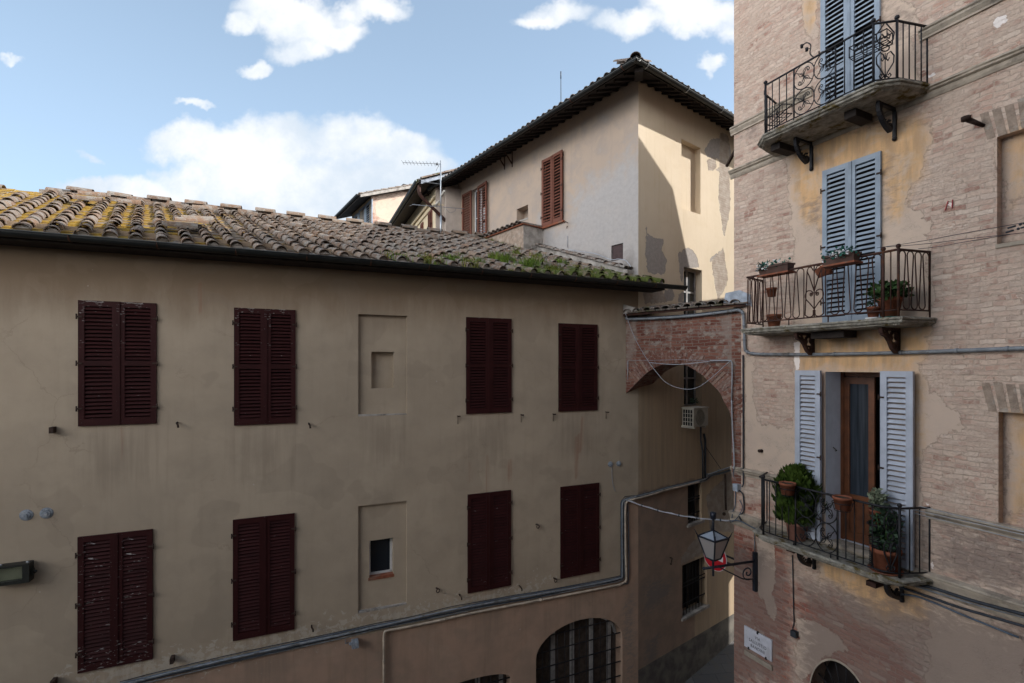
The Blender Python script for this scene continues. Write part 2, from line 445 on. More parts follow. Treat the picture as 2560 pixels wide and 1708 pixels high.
    nb = t.bump(grit, .3, .006, nb)
    c = t.mix(1.0, c, (1.52, 1.44, 1.42), 'MULTIPLY')
    return t.done(c, .95, nb, .12)

def mat_arch_brick(uvmode=True):
    t = NT('red_arch_brick'); v = t.uv()
    b, wob = brick_nodes(t, v, .24, .068)
    mid = t.noise(v, 3.5, 6, .63, .4); fine = t.noise(v, 18, 6, .7)
    c = t.mix(b.outputs['Color'], (.15, .055, .04), (.27, .125, .09))
    c = t.mix(t.step(t.noise(wob, 7, 3), .54, .66), c, (.34, .27, .225))
    lm = t.step(t.math('ADD', t.math('MULTIPLY', mid, .6), t.math('MULTIPLY', fine, .45)), .52, .65)
    c = t.mix(t.math('MULTIPLY', lm, .65), c, (.34, .275, .235))
    c = t.mix(t.math('MULTIPLY', b.outputs['Fac'], .7), c, (.27, .225, .19))
    pl = t.step(t.math('ADD', t.attr('plaster'), t.math('MULTIPLY', t.math('SUBTRACT', mid, .5), .5)), -.05, .08)
    c = t.mix(t.math('MULTIPLY', pl, .6), c, t.mix(t.step(fine, .3, .7), (.34, .285, .245), (.26, .215, .185)))
    c = t.mix(t.step(fine, .3, .22), c, (.13, .09, .075))
    h = t.math('ADD', t.math('MULTIPLY', b.outputs['Fac'], t.math('SUBTRACT', pl, 1)), t.math('MULTIPLY', fine, .9))
    return t.done(c, .95, t.bump(h, .8, .02), .12)

def mat_tile(name, a, b, c_, lich, lf=.0, moss=0., grey=(.30,.285,.265)):
    """clay tiles: colour per tile, pale lichen spots, orange lichen, moss towards the eaves"""
    t = NT(name); v = t.obj(); r = t.island()
    c = t.ramp(r, [(0, a), (.35, b), (.7, c_), (1, a)])
    c = t.mix(t.math('MULTIPLY', t.math('FRACT', t.math('MULTIPLY', r, 7.31)), .32), c, (.07, .055, .048))
    n1 = t.noise(v, 7, 6, .65); n2 = t.noise(v, 26, 5, .7); n3 = t.noise(v, 2.1, 4, .6)
    c = t.mix(t.math('MULTIPLY', t.step(n1, .42, .62), .75), c, grey)
    c = t.mix(t.math('MULTIPLY', t.step(n2, .57, .67), .6), c, (.37, .36, .335))
    c = t.mix(t.math('MULTIPLY', t.step(n2, .42, .30), .75), c, (.075, .062, .052))
    if lf is not None:
        x = t.n('ShaderNodeSeparateXYZ'); t.put(x.inputs[0], v)
        L = t.math('ADD', t.step(x.outputs[0], -11.5, -1.0, lf, lf-.55), t.math('SUBTRACT', t.noise(v, 4.3, 6, .66), .5))
        c = t.mix(t.step(L, -.03, .10), c, t.mix(t.step(n2, .35, .65), lich, (lich[0]*.62, lich[1]*.55, lich[2]*.6)))
        M = t.math('ADD', t.step(x.outputs[0], -6.5, -1.5, -.5, moss), t.math('ADD', t.step(x.outputs[1], 2.6, -.5, -.35, .12), t.math('SUBTRACT', t.noise(v, 3.6, 6, .66), .5)))
        c = t.mix(t.step(M, -.02, .12), c, t.mix(t.step(n2, .35, .65), (.045, .06, .018), (.10, .115, .03)))
    return t.done(c, .95, t.bump(t.math('ADD', n1, t.math('MULTIPLY', n2, .6)), .6, .02), .1)

def mat_peeling(name, col, under=(.42, .40, .385), amount=.60):
    t = NT(name); v = t.obj(); r = t.island()
    a = t.noise(v, 3, 4, .6)
    c = t.mix(t.step(a, .3, .7), col, tuple(x*.72 for x in col))
    c = t.mix(t.math('MULTIPLY', r, .3), c, tuple(x*1.35 for x in col))
    fl = t.noise(t.sc(v, (2.2, 2.2, 9)), 4.2, 6, .66, .4)
    am = t.math('ADD', fl, t.math('MULTIPLY', t.math('SUBTRACT', t.noise(v, .9, 2), .5), .35))
    pe = t.step(am, amount, amount+.02)
    c = t.mix(t.math('MULTIPLY', pe, .85), c, under)
    return t.done(c, .62, t.bump(t.math('ADD', t.math('MULTIPLY', pe, -.6), t.noise(v, 40, 3)), .3, .003), .15)

def mat_leaf(name, a, b, rough=.6):
    t = NT(name); r = t.island(); v = t.obj()
    c = t.mix(r, a, b); c = t.mix(t.step(t.noise(v, 5, 3), .3, .7), c, tuple(x*1.25 for x in b))
    t.b.inputs['Subsurface Weight'].default_value = 0
    return t.done(c, rough, None, .25)

M_ = {}
def build_mats():
    m = M_
    m['houseplaster'] = mat_plaster_house(); m['pinkface'] = mat_pink_face(); m['yellowface'] = mat_yellow_face()
    m['palace'] = mat_brick_palace(); m['archbrick'] = mat_arch_brick()
    m['cover'] = mat_tile('clay_cover_tiles', (.215,.135,.09), (.255,.185,.135), (.165,.11,.08), (.27,.185,.045), -.24, .02, (.245,.23,.21))
    m['pan'] = mat_tile('clay_pan_tiles', (.225,.14,.085), (.245,.165,.11), (.165,.11,.075), (.36,.235,.045), .09, .22, (.245,.225,.195))
    m['tile2'] = mat_tile('clay_roof_tiles', (.19,.12,.085), (.22,.16,.12), (.14,.10,.08), (.35,.27,.06), None)
    m['mosstile'] = mat_tile('mossy_clay_tiles', (.19,.125,.095), (.25,.18,.14), (.15,.115,.09), (.20,.17,.045), -.25, -.16)
    m['redshut'] = mat_peeling('oxblood_shutter_paint', (.036, .0085, .0085), (.20,.19,.19), .69)
    m['redshut_worn'] = mat_peeling('flaking_oxblood_shutter_paint', (.036, .0085, .0085), (.33,.315,.30), .632)
    m['brownshut'] = mat_peeling('russet_shutter_paint', (.165, .062, .040), (.24,.17,.13), .68)
    m['blueshut'] = mat_peeling('pale_blue_shutter_paint', (.31, .365, .435), (.30,.29,.29), .73)
    m['whiteblue'] = mat_peeling('blue_white_shutter_paint', (.47, .50, .575), (.36,.33,.30), .74)
    m['darkback'] = simple('dark_interior', (.018, .014, .013), .9)
    m['iron'] = simple('black_wrought_iron', (.018, .017, .020), .55, .3, 20, .4, .3, .2)
    m['rustiron'] = simple('rusty_wrought_iron', (.055, .026, .020), .75, .35, 14, .3, .2, .3, (.10, .04, .02))
    m['rust'] = simple('rust', (.045, .028, .022), .85, .35, 20, .2, .0, .4)
    m['gutter'] = simple('dark_gutter_paint', (.020, .022, .022), .45, .25, 6, .4, .3, .1)
    m['copper'] = simple('dark_copper_strap', (.10, .045, .03), .5, .2, 9, .5, .5)
    m['greypipe'] = simple('grey_conduit', (.21, .225, .245), .55, .2, 10, .35, 0, .1, (.12,.115,.11))
    m['palepipe'] = simple('beige_pipe', (.44, .36, .28), .6, .2, 6, .3, 0, .1, (.27,.22,.17))
    m['whitecable'] = simple('white_cable', (.36, .37, .40), .6, .15, 12)
    m['darkcable'] = simple('dark_cable', (.035, .04, .05), .6, .25, 10)
    m['bluegrey'] = simple('blue_grey_cable', (.10, .125, .16), .6, .25, 8)
    m['stone'] = simple('lichen_stone_slab', (.31, .285, .24), .9, .35, 11, .15, 0, .8, (.12, .085, .022), .025)
    m['moldstone'] = simple('weathered_cornice_stone', (.41, .345, .275), .92, .22, 6, .15, 0, .6, (.20, .17, .14), .012)
    m['soffit'] = simple('balcony_soffit', (.20, .165, .13), .95, .3, 4)
    m['terra'] = simple('terracotta', (.25, .088, .05), .85, .22, 9, .15, 0, .25, (.22, .12, .085))
    m['terrapale'] = simple('pale_terracotta', (.42, .20, .15), .85, .18, 9, .15)
    m['brownplastic'] = simple('brown_planter', (.075, .038, .028), .6, .2, 9)
    m['greenplastic'] = simple('green_saucer', (.02, .13, .105), .5, .1)
    m['soil'] = simple('potting_soil', (.055, .04, .028), .95, .4, 30)
    m['leaf'] = mat_leaf('garden_leaves', (.018, .05, .014), (.045, .09, .025))
    m['thuja'] = mat_leaf('thuja_foliage', (.018, .042, .007), (.055, .09, .014))
    m['dustyleaf'] = mat_leaf('silvery_leaves', (.10, .125, .075), (.22, .25, .17))
    m['darkleaf'] = mat_leaf('dark_leaves', (.012, .03, .016), (.03, .055, .03))
    m['teal'] = mat_leaf('bluish_leaves', (.012, .07, .05), (.03, .12, .09))
    m['grass'] = mat_leaf('roof_grass', (.05, .095, .010), (.11, .17, .02))
    m['grassdry'] = mat_leaf('mossy_grass', (.09, .10, .015), (.17, .17, .03))
    m['petal'] = mat_leaf('white_petals', (.62, .60, .60), (.75, .73, .72))
    m['doorwood'] = simple('varnished_door_wood', (.13, .043, .015), .42, .3, 5, .4)
    m['reveal'] = simple('blue_white_reveal_paint', (.74, .78, .86), .75, .06, 4)
    m['whitewood'] = simple('white_window_paint', (.60, .60, .60), .6, .1, 6)
    m['greywood'] = simple('grey_window_frame', (.30, .29, .285), .7, .25, 6)
    m['darkwood'] = simple('dark_timber', (.028, .021, .018), .85, .35, 9)
    m['gatewood'] = simple('dark_gate_planks', (.060, .045, .036), .8, .35, 7)
    m['acwhite'] = simple('off_white_metal', (.46, .43, .37), .6, .12, 4)
    m['acfan'] = simple('fan_grille', (.25, .235, .20), .7, .1)
    m['black'] = simple('black_gap', (.008, .008, .009), .8)
    m['galv'] = simple('galvanised_steel', (.42, .44, .46), .4, .15, 8, .5, .7)
    m['capgrey'] = simple('vent_cap_metal', (.24, .265, .30), .6, .3, 25, .35, .1, .4, (.40,.41,.43))
    m['lampiron'] = simple('blue_black_lamp_paint', (.018, .022, .034), .45, .25, 10, .4, .2)
    m['signred'] = simple('sign_red', (.42, .012, .02), .4, .08, 5, .4)
    m['signwhite'] = simple('sign_white', (.62, .62, .62), .4, .05, 5, .4)
    m['marble'] = simple('street_plate_marble', (.57, .57, .63), .6, .1, 7, .3, 0, .1, (.47,.46,.49))
    m['plinthstone'] = simple('pale_stone_strip', (.34, .29, .235), .9, .2, 7)
    m['ink'] = simple('plate_lettering', (.06, .06, .07), .7)
    m['ventbrown'] = simple('brown_vent_metal', (.06, .035, .035), .7, .2)
    m['floodbody'] = simple('floodlight_black', (.02, .021, .018), .5, .15)
    m['reflector'] = simple('floodlight_reflector', (.62, .60, .47), .35, .1, 4, .5, .3)
    m['concrete'] = simple('coping_cement', (.36, .33, .30), .95, .25, 6, .15, 0, .5, (.2,.18,.16), .01)
    m['flash'] = simple('blue_grey_flashing', (.36, .40, .46), .7, .25, 9, .3, 0, .4)
    m['brickplain'] = simple('faded_brickwork', (.36, .275, .215), .95, .25, 10, .1, 0, .8, (.43,.37,.31), .02)
    m['yellowwall'] = simple('pale_yellow_plaster', (.64, .53, .36), .93, .08, 3, .15)
    m['greywall'] = simple('mauve_grey_plaster', (.47, .40, .345), .93, .1, 3, .15)
    m['ochrewall'] = simple('light_ochre_plaster', (.56, .42, .27), .93, .1, 2, .15)
    m['tan'] = simple('facade_across_plaster', (.20, .165, .13), .93, .15, 2, .15)
    # glass
    t = NT('window_glass'); t.done((.02, .024, .03), .06, None, .6); m['glass'] = t.m
    t = NT('curtained_glass'); t.done(t.mix(t.step(t.noise(t.sc(t.obj(), (14, 14, .6)), 1.5, 3), .3, .7), (.02, .025, .032), (.045, .055, .07)), .12, None, .5); m['curtain'] = t.m
    t = NT('frosted_lantern_glass'); t.done((.36, .34, .335), .5, None, .4, Transmission_Weight=.25); m['frost'] = t.m
    # paving of the alley
    t = NT('stone_paving'); v = t.obj()
    b, wob = brick_nodes(t, v, .62, .34)
    c = t.mix(b.outputs['Color'], (.10, .098, .10), (.15, .145, .14)); c = t.mix(t.math('MULTIPLY', b.outputs['Fac'], .8), c, (.04, .04, .04))
    c = t.mix(t.step(t.noise(v, 6, 5), .4, .7), c, (.12, .11, .10))
    m['paving'] = t.done(c, .7, t.bump(t.math('SUBTRACT', t.noise(v, 20, 4), b.outputs['Fac']), .4, .02), .3)
    m['asphalt'] = simple('street_ground', (.05, .047, .045), .9, .3, 2)
build_mats()
# ------------------------------------------------------------------ frames
AL = math.atan2(1, 2.35); AM = math.atan2(1, 1.323); AR = math.atan2(-1, .496)
FL = Frame(2.9375, 11.25, AL)             # long plaster house, origin at its right corner
FM = Frame(2.9375, 11.25, AM)             # taller house on the alley, same corner; x runs up the alley
_k = (1835-CX)/FP; _y = 9.1/(_k+.496)
FR = Frame(_k*_y, _y, AR)                 # brick palace, origin at its alley corner; x runs towards the viewer

# ------------------------------------------------------------------ shutters
def slats(mb, x0, x1, z0, z1, yf, th, pitch=.052, mi=0, w=.05, ang=38, flip=1):
    w = pitch*.98
    n = max(2, int((z1-z0)/pitch)); p = (z1-z0)/n
    for k in range(n):
        zc = z0+(k+.5)*p + random.uniform(-.002, .002); a = R(ang+random.uniform(-3, 3))
        dy, dz = math.cos(a)*w/2*.62, math.sin(a)*w/2
        yc = yf+th/2; t = .006
        A = [(yc-dy, zc-dz), (yc+dy, zc+dz), (yc+dy, zc+dz+t), (yc-dy, zc-dz+t)]
        mb.add([(x0, y, z) for y, z in A]+[(x1, y, z) for y, z in A],
               [(0,1,2,3),(7,6,5,4),(0,4,5,1),(1,5,6,2),(2,6,7,3),(3,7,4,0)], mi)

def leaf_mesh(w, z0, z1, th=.035, st=.075, rails=(.5,), pitch=.052, bot=.11, zrow=None):
    """a louvred leaf, x 0..w, front at y=0, back at y=th"""
    mb = MB(); r = random.uniform
    mb.box(0, st, 0, th, z0, z1); mb.box(w-st, w, 0, th, z0, z1)
    zz = [z0]+[z0+(z1-z0)*k for k in rails]+[z1]
    mb.box(st, w-st, .001, th-.001, z0, z0+bot); mb.box(st, w-st, .001, th-.001, z1-.085, z1)
    lo = z0+bot
    for k, f in enumerate(rails):
        zc = z0+(z1-z0)*f; mb.box(st, w-st, .001, th-.001, zc-.04, zc+.04)
        slats(mb, st, w-st, lo+.006, zc-.046, 0, th, pitch); lo = zc+.04
    slats(mb, st, w-st, lo+.006, z1-.091, 0, th, pitch)
    return mb

def hinge_mb():
    m = MB(); m.box(-.018, .05, -.012, .0, -.012, .012); m.tube([(-.014, -.012, -.04), (-.014, -.012, .04)], .011, 6); return m
HINGE = None
def add_hinges(leaf, side, w, z0, z1, mat):
    global HINGE
    for f in (.14, .5, .87):
        if HINGE is None:
            h = hinge_mb().build('hinge', mat, leaf); HINGE = h
        else:
            h = HINGE.copy(); COL.objects.link(h); h.parent = leaf
        z = z0+(z1-z0)*f
        if side < 0: h.location = (0, 0, z); h.rotation_euler = (0, 0, 0)
        else: h.location = (w, 0, z); h.rotation_euler = (0, 0, math.pi); h.scale = (1, -1, 1)

def shutter_pair(root, x0, x1, z0, z1, y, mat, xf=None, tilt=(0, 0), rails=(.5,), pitch=.052, label=None, hm=None, th=.035):
    """two louvred leaves closed over an opening"""
    xm = (x0+x1)/2+.004; out = []
    for k, (a, b) in enumerate(((x0, xm-.003), (xm+.003, x1))):
        mb = leaf_mesh(b-a, z0, z1, th, min(.075, (b-a)*.17), rails, pitch)
        if k == 1: mb.box(-.025, .02, -.012, 0, z0+.01, z1-.01)      # the meeting bead
        o = mb.build('shutter', mat, root, label)
        if xf is None: o.location = (a, y, 0); o.rotation_euler = (0, 0, tilt[k])
        else: xf(o, a, y, tilt[k])
        add_hinges(o, -1 if k == 0 else 1, b-a, z0, z1, hm or M_['rust']); out.append(o)
    return out

# ------------------------------------------------------------------ roof tiles
def coppo(mb, M, L, w0, w1, h, mi=0, n=7, lip=.012):
    """half-round cover tile along +y, low end (w0) at y=0; M places it"""
    vs = []; 
    for (y, w, hh) in ((0, w0, h), (L*.5, (w0+w1)/2, h*.95), (L, w1, h*.88)):
        for j in range(n+1):
            a = math.pi*j/n; vs.append(M @ Vector((-w/2*math.cos(a), y, hh*math.sin(a))))
    for j in range(n+1):
        a = math.pi*j/n; vs.append(M @ Vector((-(w0/2-lip)*math.cos(a), 0, (h-lip)*math.sin(a))))
    for j in range(n+1):
        a = math.pi*j/n; vs.append(M @ Vector((-(w0/2-lip)*math.cos(a), L*.35, (h-lip)*math.sin(a))))
    m = n+1; fs = []
    for k in range(2):
        for j in range(n): fs.append((k*m+j, k*m+j+1, (k+1)*m+j+1, (k+1)*m+j))
    for j in range(n): fs.append((3*m+j, 3*m+j+1, j+1, j)); fs.append((4*m+j, 4*m+j+1, 3*m+j+1, 3*m+j))
    mb.add(vs, fs, mi, False)

def embrice(mb, M, L, w, mi=0, e=.03, t=.022):
    """flat pan tile with upturned sides, low end at y=0"""
    A = [(-w/2, e), (-w/2+.022, t), (w/2-.022, t), (w/2, e)]
    vs = [M @ Vector((x, 0, z)) for x, z in A]+[M @ Vector((x*.94, L, z)) for x, z in A]+[M @ Vector((x, 0, z-.022)) for x, z in A]
    mb.add(vs, [(0,1,5,4),(1,2,6,5),(2,3,7,6),(8,9,1,0),(9,10,2,1),(10,11,3,2)], mi)

# ------------------------------------------------------------------ the long plaster house on the left
EAVE_Y, EAVE_Z, SLOPE, RIDGE_Y = -.42, CZ+1.86, .378, 5.0
def roofz(y): return EAVE_Z+SLOPE*(y-EAVE_Y)
LX0 = -12.6

def build_long_house():
    root = FL.root('plaster_house', 'long shaded ochre plaster house with dark red louvred shutters and a mossy tiled roof', 'house')
    lz = lambda u, v: FL.hity(u, v)
    def rect(ul, vlt, vlb, ur, vrt, vrb, ubl=None, ubr=None):
        a = lz(ul, vlt); b = lz(ur, vrt); c = lz(ubl or ul, vlb); d = lz(ubr or ur, vrb)
        return (a[0]+c[0])/2, (b[0]+d[0])/2, (c[1]+d[1])/2, (a[1]+b[1])/2
    W = [rect(198.8, 752, 1064.5, 392.6, 758, 1059.6, 195, 391), rect(585.5, 768.6, 1063, 739, 776.7, 1058),
         rect(1165, 793.6, 1034, 1278, 797, 1031.6), rect(1396, 808, 1029, 1492.5, 812.5, 1025.6),
         rect(197, 1343, 1682, 385, 1321, 1646, 194, 380), rect(582.6, 1298.8, 1601, 736.5, 1283, 1572),
         rect(1168.8, 1235, 1481.7, 1276.4, 1225.9, 1463.6), rect(1400.7, 1215, 1443.6, 1496.7, 1209, 1430)]
    ops = []
    for (a, b, c, d) in W: ops.append(dict(x0=a+.03, x1=b-.03, z0=c+.03, z1=d-.03, depth=.09, back=1, jamb=1))
    n1 = rect(895.5, 786, 1041.6, 1017.5, 789.7, 1036.6); n2 = rect(895.3, 1265.7, 1535, 1016.8, 1253, 1511)
    i1 = rect(929.2, 879.7, 971.5, 986, 879.7, 970.5); i2 = rect(924.3, 1355.6, 1448, 984.8, 1346.5, 1439)
    ops += [dict(x0=n1[0], x1=n1[1], z0=n1[2], z1=n1[3], depth=.06, back=None), dict(x0=n2[0], x1=n2[1], z0=n2[2], z1=n2[3], depth=.055, back=None)]
    ax0, ax1 = lz(1340, 1640)[0], lz(1556, 1640)[0]; az = lz(1459, 1548)[1]
    ops.append(dict(x0=ax0, x1=ax1, z0=.5, z1=az, depth=.34, arch=.62, back=1))
    bx1 = lz(1277.5, 1681)[0]; bz = lz(1277.5, 1678)[1]
    ops.append(dict(x0=bx1-1.7, x1=bx1, z0=.5, z1=bz+.05, depth=.30, arch=.18, back=1))
    # region fields
    cab = [lz(*p) for p in ((305,1706),(610,1645),(1000,1566),(1250,1508),(1500,1455),(1562,1440),(1563,1250),(1600,1238))]
    fields = {'pink': [[(LX0, cab[0][1]-.06)]+[(x, z-.03) for x, z in cab]+[(.5, 3.4), (.5, -1), (LX0, -1)]],
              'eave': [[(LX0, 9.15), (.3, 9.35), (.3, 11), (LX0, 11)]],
              'peel': [[lz(*p) for p in ((150,1690),(300,1655),(620,1600),(900,1540),(1180,1490),(1330,1455),(1400,1440),(1330,1480),(1180,1520),(900,1575),(620,1640),(300,1720))],
                       [lz(*p) for p in ((1300,1470),(1335,1445),(1348,1480),(1305,1490))]],
              'scuff': [[lz(*p) for p in ((1548,1500),(1600,1440),(1600,1720),(1560,1720),(1545,1600))]],
              'rust': [[lz(*p) for p in ((uu-5, v0),(uu+6, v0),(uu+4, v1),(uu-4, v1))] for uu, v0, v1 in
                       ((1220,1140,1230),(1176,1150,1210),(1272,1150,1210),(300,1070,1150),(500,700,790),(360,1640,1700),(295,1690,1740),(740,1600,1660),(655,1600,1640),(1210,1475,1510),(1455,1040,1130),(1440,1090,1200))]}
    fields['drip'] = [[(a-.05, c+.02), (b+.05, c+.02), (b, c-1.0), (a, c-1.0)] for (a, b, c, d) in W]+[[(n[0], n[2]), (n[1], n[2]), (n[1], n[2]-.9), (n[0], n[2]-.9)] for n in (n1, n2)]
    wall('facade_wall', root, LX0, 0, -.6, EAVE_Z+.22, [M_['houseplaster'], M_['darkback']], ops, fields, .12)
    # recess backs that hold a smaller opening of their own
    for (N, I, dp, gl) in ((n1, i1, .06, False), (n2, i2, .055, True)):
        o = wall('blind_niche', root, N[0]-.01, N[1]+.01, N[2]-.01, N[3]+.01, [M_['houseplaster'], M_['darkback']],
                 [dict(x0=I[0], x1=I[1], z0=I[2], z1=I[3], depth=.22 if gl else .11, back=1 if gl else 0)],
                 {k: fields[k] for k in fields}, .1, lambda x, y, z, dp=dp: (x, y+dp, z))
        MB().prism([(N[0]+.004, N[2]), (N[1]-.004, N[2]), (N[1]-.004, N[2]+.02), (N[0]+.004, N[2]+.035)], lambda p, q, e: (p, e, q), -.004, dp, 0).build('sill', M_['concrete'], o)
        if gl:
            w = MB(); y = dp+.12
            for a, b, c, d in ((I[0], I[0]+.035, I[2], I[3]), (I[1]-.045, I[1], I[2], I[3]), (I[0], I[1], I[2], I[2]+.045), (I[0], I[1], I[3]-.035, I[3])):
                w.box(a, b, y, y+.04, c, d)
            fr = w.build('window_frame', M_['whitewood'], o)
            MB().box(I[0], I[1], y+.02, y+.026, I[2], I[3]).build('pane', M_['glass'], o)
            MB().box(I[0]-.02, I[1]+.01, dp-.012, dp+.115, I[2]-.045, I[2]+.006).build('brick_sill', M_['terra'], o)
    # shutters
    for k, (a, b, c, d) in enumerate(W):
        worn = k in (0, 1, 4)
        shutter_pair(root, a, b, c, d, -.030, M_['redshut_worn' if worn else 'redshut'], rails=(.5,) if k < 4 else (), pitch=.056,
                     label='dark red shutter leaf with flaking paint' if worn else None)
    # barred arched windows at street level
    for (a, b, zt, rise, nm) in ((ax0, ax1, az, .62, 0), (bx1-1.7, bx1, bz+.05, .18, 1)):
        zs = zt-rise; mx = (a+b)/2; rx = (b-a)/2
        top = lambda x: zs+rise*math.sqrt(max(0, 1-((x-mx)/rx)**2))
        g = MB(); n = 12
        for k in range(n+1):
            x = a+.03+(b-a-.06)*k/n; g.box(x-.085, x+.085, .26, .29, .6, max(.7, top(x)-.02))
        gate = g.build('arched_window', M_['gatewood'], root)
        f = MB()
        xs_ = [a+(b-a)*q for q in ((.24, .46, .69, .905) if nm == 0 else (.3, .62, .93))]
        for x in xs_: f.box(x-.05, x+.05, .225, .262, .6, top(x)-.03)
        pts = [(mx-(rx-.05)*math.cos(math.pi*k/20), .235, zs+(rise-.05)*math.sin(math.pi*k/20)) for k in range(21)]
        for p, q in zip(pts, pts[1:]): f.bar(p, q, .07, .05)
        f.build('window_frame', M_['greywood'], gate)
        gr = MB()
        for k in range(1, 12):
            x = a+(b-a)*k/12; gr.tube([(x, .07, .6), (x, .07, top(x)-.01)], .0085, 5)
        for k in range(7):
            z = zt-.22-.33*k; hx = rx if z < zs else rx*math.sqrt(max(0, 1-((z-zs)/rise)**2))
            gr.bar((mx-hx, .07, z), (mx+hx, .07, z), .03, .012)
        gr.build('grille', M_['iron'], gate)
    # body behind the facade
    b = MB()
    gy = lambda y: (LX0, y)
    b.prism([(0.02, -.6), (5.3, -.6), (5.3, roofz(5.0)-.06), (5.0, roofz(5.0)-.06), (0.02, roofz(0)-.06)], lambda p, q, e: (e, p, q), LX0, LX0+.02)
    b.build('gable_wall', M_['houseplaster'], root)
    # roof
    rf = MB(); ca = math.atan(SLOPE)
    rf.add([(LX0, EAVE_Y, EAVE_Z-.05), (.42, EAVE_Y, EAVE_Z-.05), (.42, RIDGE_Y, roofz(RIDGE_Y)-.05), (LX0, RIDGE_Y, roofz(RIDGE_Y)-.05),
            (LX0, EAVE_Y, EAVE_Z-.11), (.42, EAVE_Y, EAVE_Z-.11), (.42, RIDGE_Y, roofz(RIDGE_Y)-.11), (LX0, RIDGE_Y, roofz(RIDGE_Y)-.11),
            (LX0, 9.5, roofz(RIDGE_Y)-1.6), (.42, 9.5, roofz(RIDGE_Y)-1.6)],
           [(0,1,2,3),(7,6,5,4),(0,4,5,1),(1,5,6,2),(3,2,9,8)])
    roof = rf.build('roof', M_['darkwood'], root)
    rnd = random.Random(3)
    cov, pan = MB(), MB(); sp = .325; SKEW = .25; ncol = int(13.6/sp); nrow = 15; ex = (RIDGE_Y-EAVE_Y)/math.cos(ca)/nrow
    def base(x, s, lift=0.):
        h = s*math.cos(ca)
        return Matrix.Translation((x-SKEW*h, EAVE_Y+h, EAVE_Z+s*math.sin(ca)+lift)) @ Matrix.Rotation(ca, 4, 'X') @ Matrix.Rotation(math.atan(SKEW), 4, 'Z')
    for c in range(ncol):
        x = .33-c*sp
        px = rnd.uniform(-.012, .012)
        nr = nrow if x < -.1 else 2
        wob = [0.]
        for k in range(nr): wob.append(wob[-1]*.8+rnd.gauss(0, .008))
        for r_ in range(nr):
            if x-SKEW*r_*ex < LX0+.1: continue
            s = r_*ex
            if x > 0 and r_ > 0: s = r_*ex*.9
            m = base(x+px+wob[r_], s-.02+rnd.uniform(-.022, .022), .022+rnd.uniform(-.004, .012)) @ Matrix.Rotation(rnd.gauss(0, .035), 4, 'Z') @ Matrix.Rotation(-.062+rnd.gauss(0, .02), 4, 'X') @ Matrix.Rotation(rnd.gauss(0, .03), 4, 'Y')
            wd = .185+rnd.uniform(-.012, .012)
            coppo(cov, m, ex+.07, wd, .145, .088+rnd.uniform(-.008, .008))
            if r_ == 0: cov.add([m @ Vector((-.5*(wd-.02)*math.cos(math.pi*j/8), .03+.012*math.sin(j*2.1+c), .074*math.sin(math.pi*j/8)-.02)) for j in range(9)], [tuple(range(9))], 1)
        for r_ in range(nr+ (1 if nr > 3 else 0)):
            m = base(x-sp/2, r_*ex*.985-.05+rnd.uniform(-.012, .012), -.028+rnd.uniform(-.003, .004)) @ Matrix.Rotation(-.035+rnd.gauss(0, .008), 4, 'X') @ Matrix.Rotation(rnd.gauss(0, .012), 4, 'Z')
            embrice(pan, m, ex+.05, sp-.01)
    # tiles that have slipped or lie loose across the courses
    def loose(x, s, rz, lift, ln=.4, kind=0):
        m = base(x, s, lift) @ Matrix.Rotation(rz, 4, 'Z')
        (coppo(cov, m, ln, .19, .15, .085) if kind == 0 else embrice(pan, m, ln, .27))
    for q in range(3): loose(-10.05+.02*q, 4.1+.20*q, 1.48+.05*q, .12+.035*q, .46, q % 2)
    for q in range(4): loose(-8.55+.10*q, 1.35+.26*q, 1.45+.06*q, .10+.02*q, .52, 1 if q == 1 else 0)
    for x, s, rz in ((-11.7, 4.7, 1.3), (-9.4, 4.6, 1.6), (-6.4, 3.2, .5), (-4.2, 2.2, -.4), (-3.0, 3.9, 1.2), (-8.0, 5.1, 1.5), (-1.9, .55, 1.2)):
        loose(x, s, rz, .1)
    cov.build('cover_tiles', [M_['cover'], M_['concrete']], roof, fixn=False); pan.build('pan_tiles', M_['pan'], roof, fixn=False)
    rd = MB(); x = -12.5; k = 0
    while x < .0:
        rr = rnd.random()
        m = Matrix.Translation((x, RIDGE_Y+rnd.uniform(-.02, .02), roofz(RIDGE_Y)+.03+(.075 if k % 2 else .0)+rnd.uniform(-.008, .008))) @ Matrix.Rotation(-math.pi/2+rnd.gauss(0, .02), 4, 'Z') @ Matrix.Rotation(rnd.gauss(0, .02), 4, 'X')
        coppo(rd, m, .46, .26, .23, .115)
        x += .37+rnd.uniform(-.02, .03); k += 1
    rd.box(LX0, 0, RIDGE_Y-.13, RIDGE_Y+.1, roofz(RIDGE_Y)-.1, roofz(RIDGE_Y)+.045)
    rd.build('ridge_tiles', M_['cover'], roof, fixn=False)
    # gutter: half round trough with copper straps
    g = MB(); gx0, gx1 = LX0, lz(1667, 713)[0]+.10; gy, gz, gr = EAVE_Y-.085, EAVE_Z-.035, .078
    n = 8; vs = []
    for x in (gx0, gx1):
        for j in range(n+1):
            a = math.pi*j/n; vs.append((x, gy-gr*math.cos(a), gz-gr*math.sin(a)))
    for x in (gx0, gx1):
        for j in range(n+1):
            a = math.pi*j/n; vs.append((x, gy-(gr-.008)*math.cos(a), gz-(gr-.008)*math.sin(a)))
    m = n+1
    fs = [(j, j+1, m+j+1, m+j) for j in range(n)]+[(3*m+j, 3*m+j+1, 2*m+j+1, 2*m+j) for j in range(n)]
    fs += [(0, m, 3*m, 2*m), (n, 2*m+n, 3*m+n, m+n)]+[(m+j, m+j+1, 3*m+j+1, 3*m+j) for j in range(n)]
    g.add(vs, fs)
    g.tube([(gx0, gy-gr, gz+.004), (gx1, gy-gr, gz+.004)], .009, 6)
    gut = g.build('gutter', M_['gutter'], root, fixn=False)
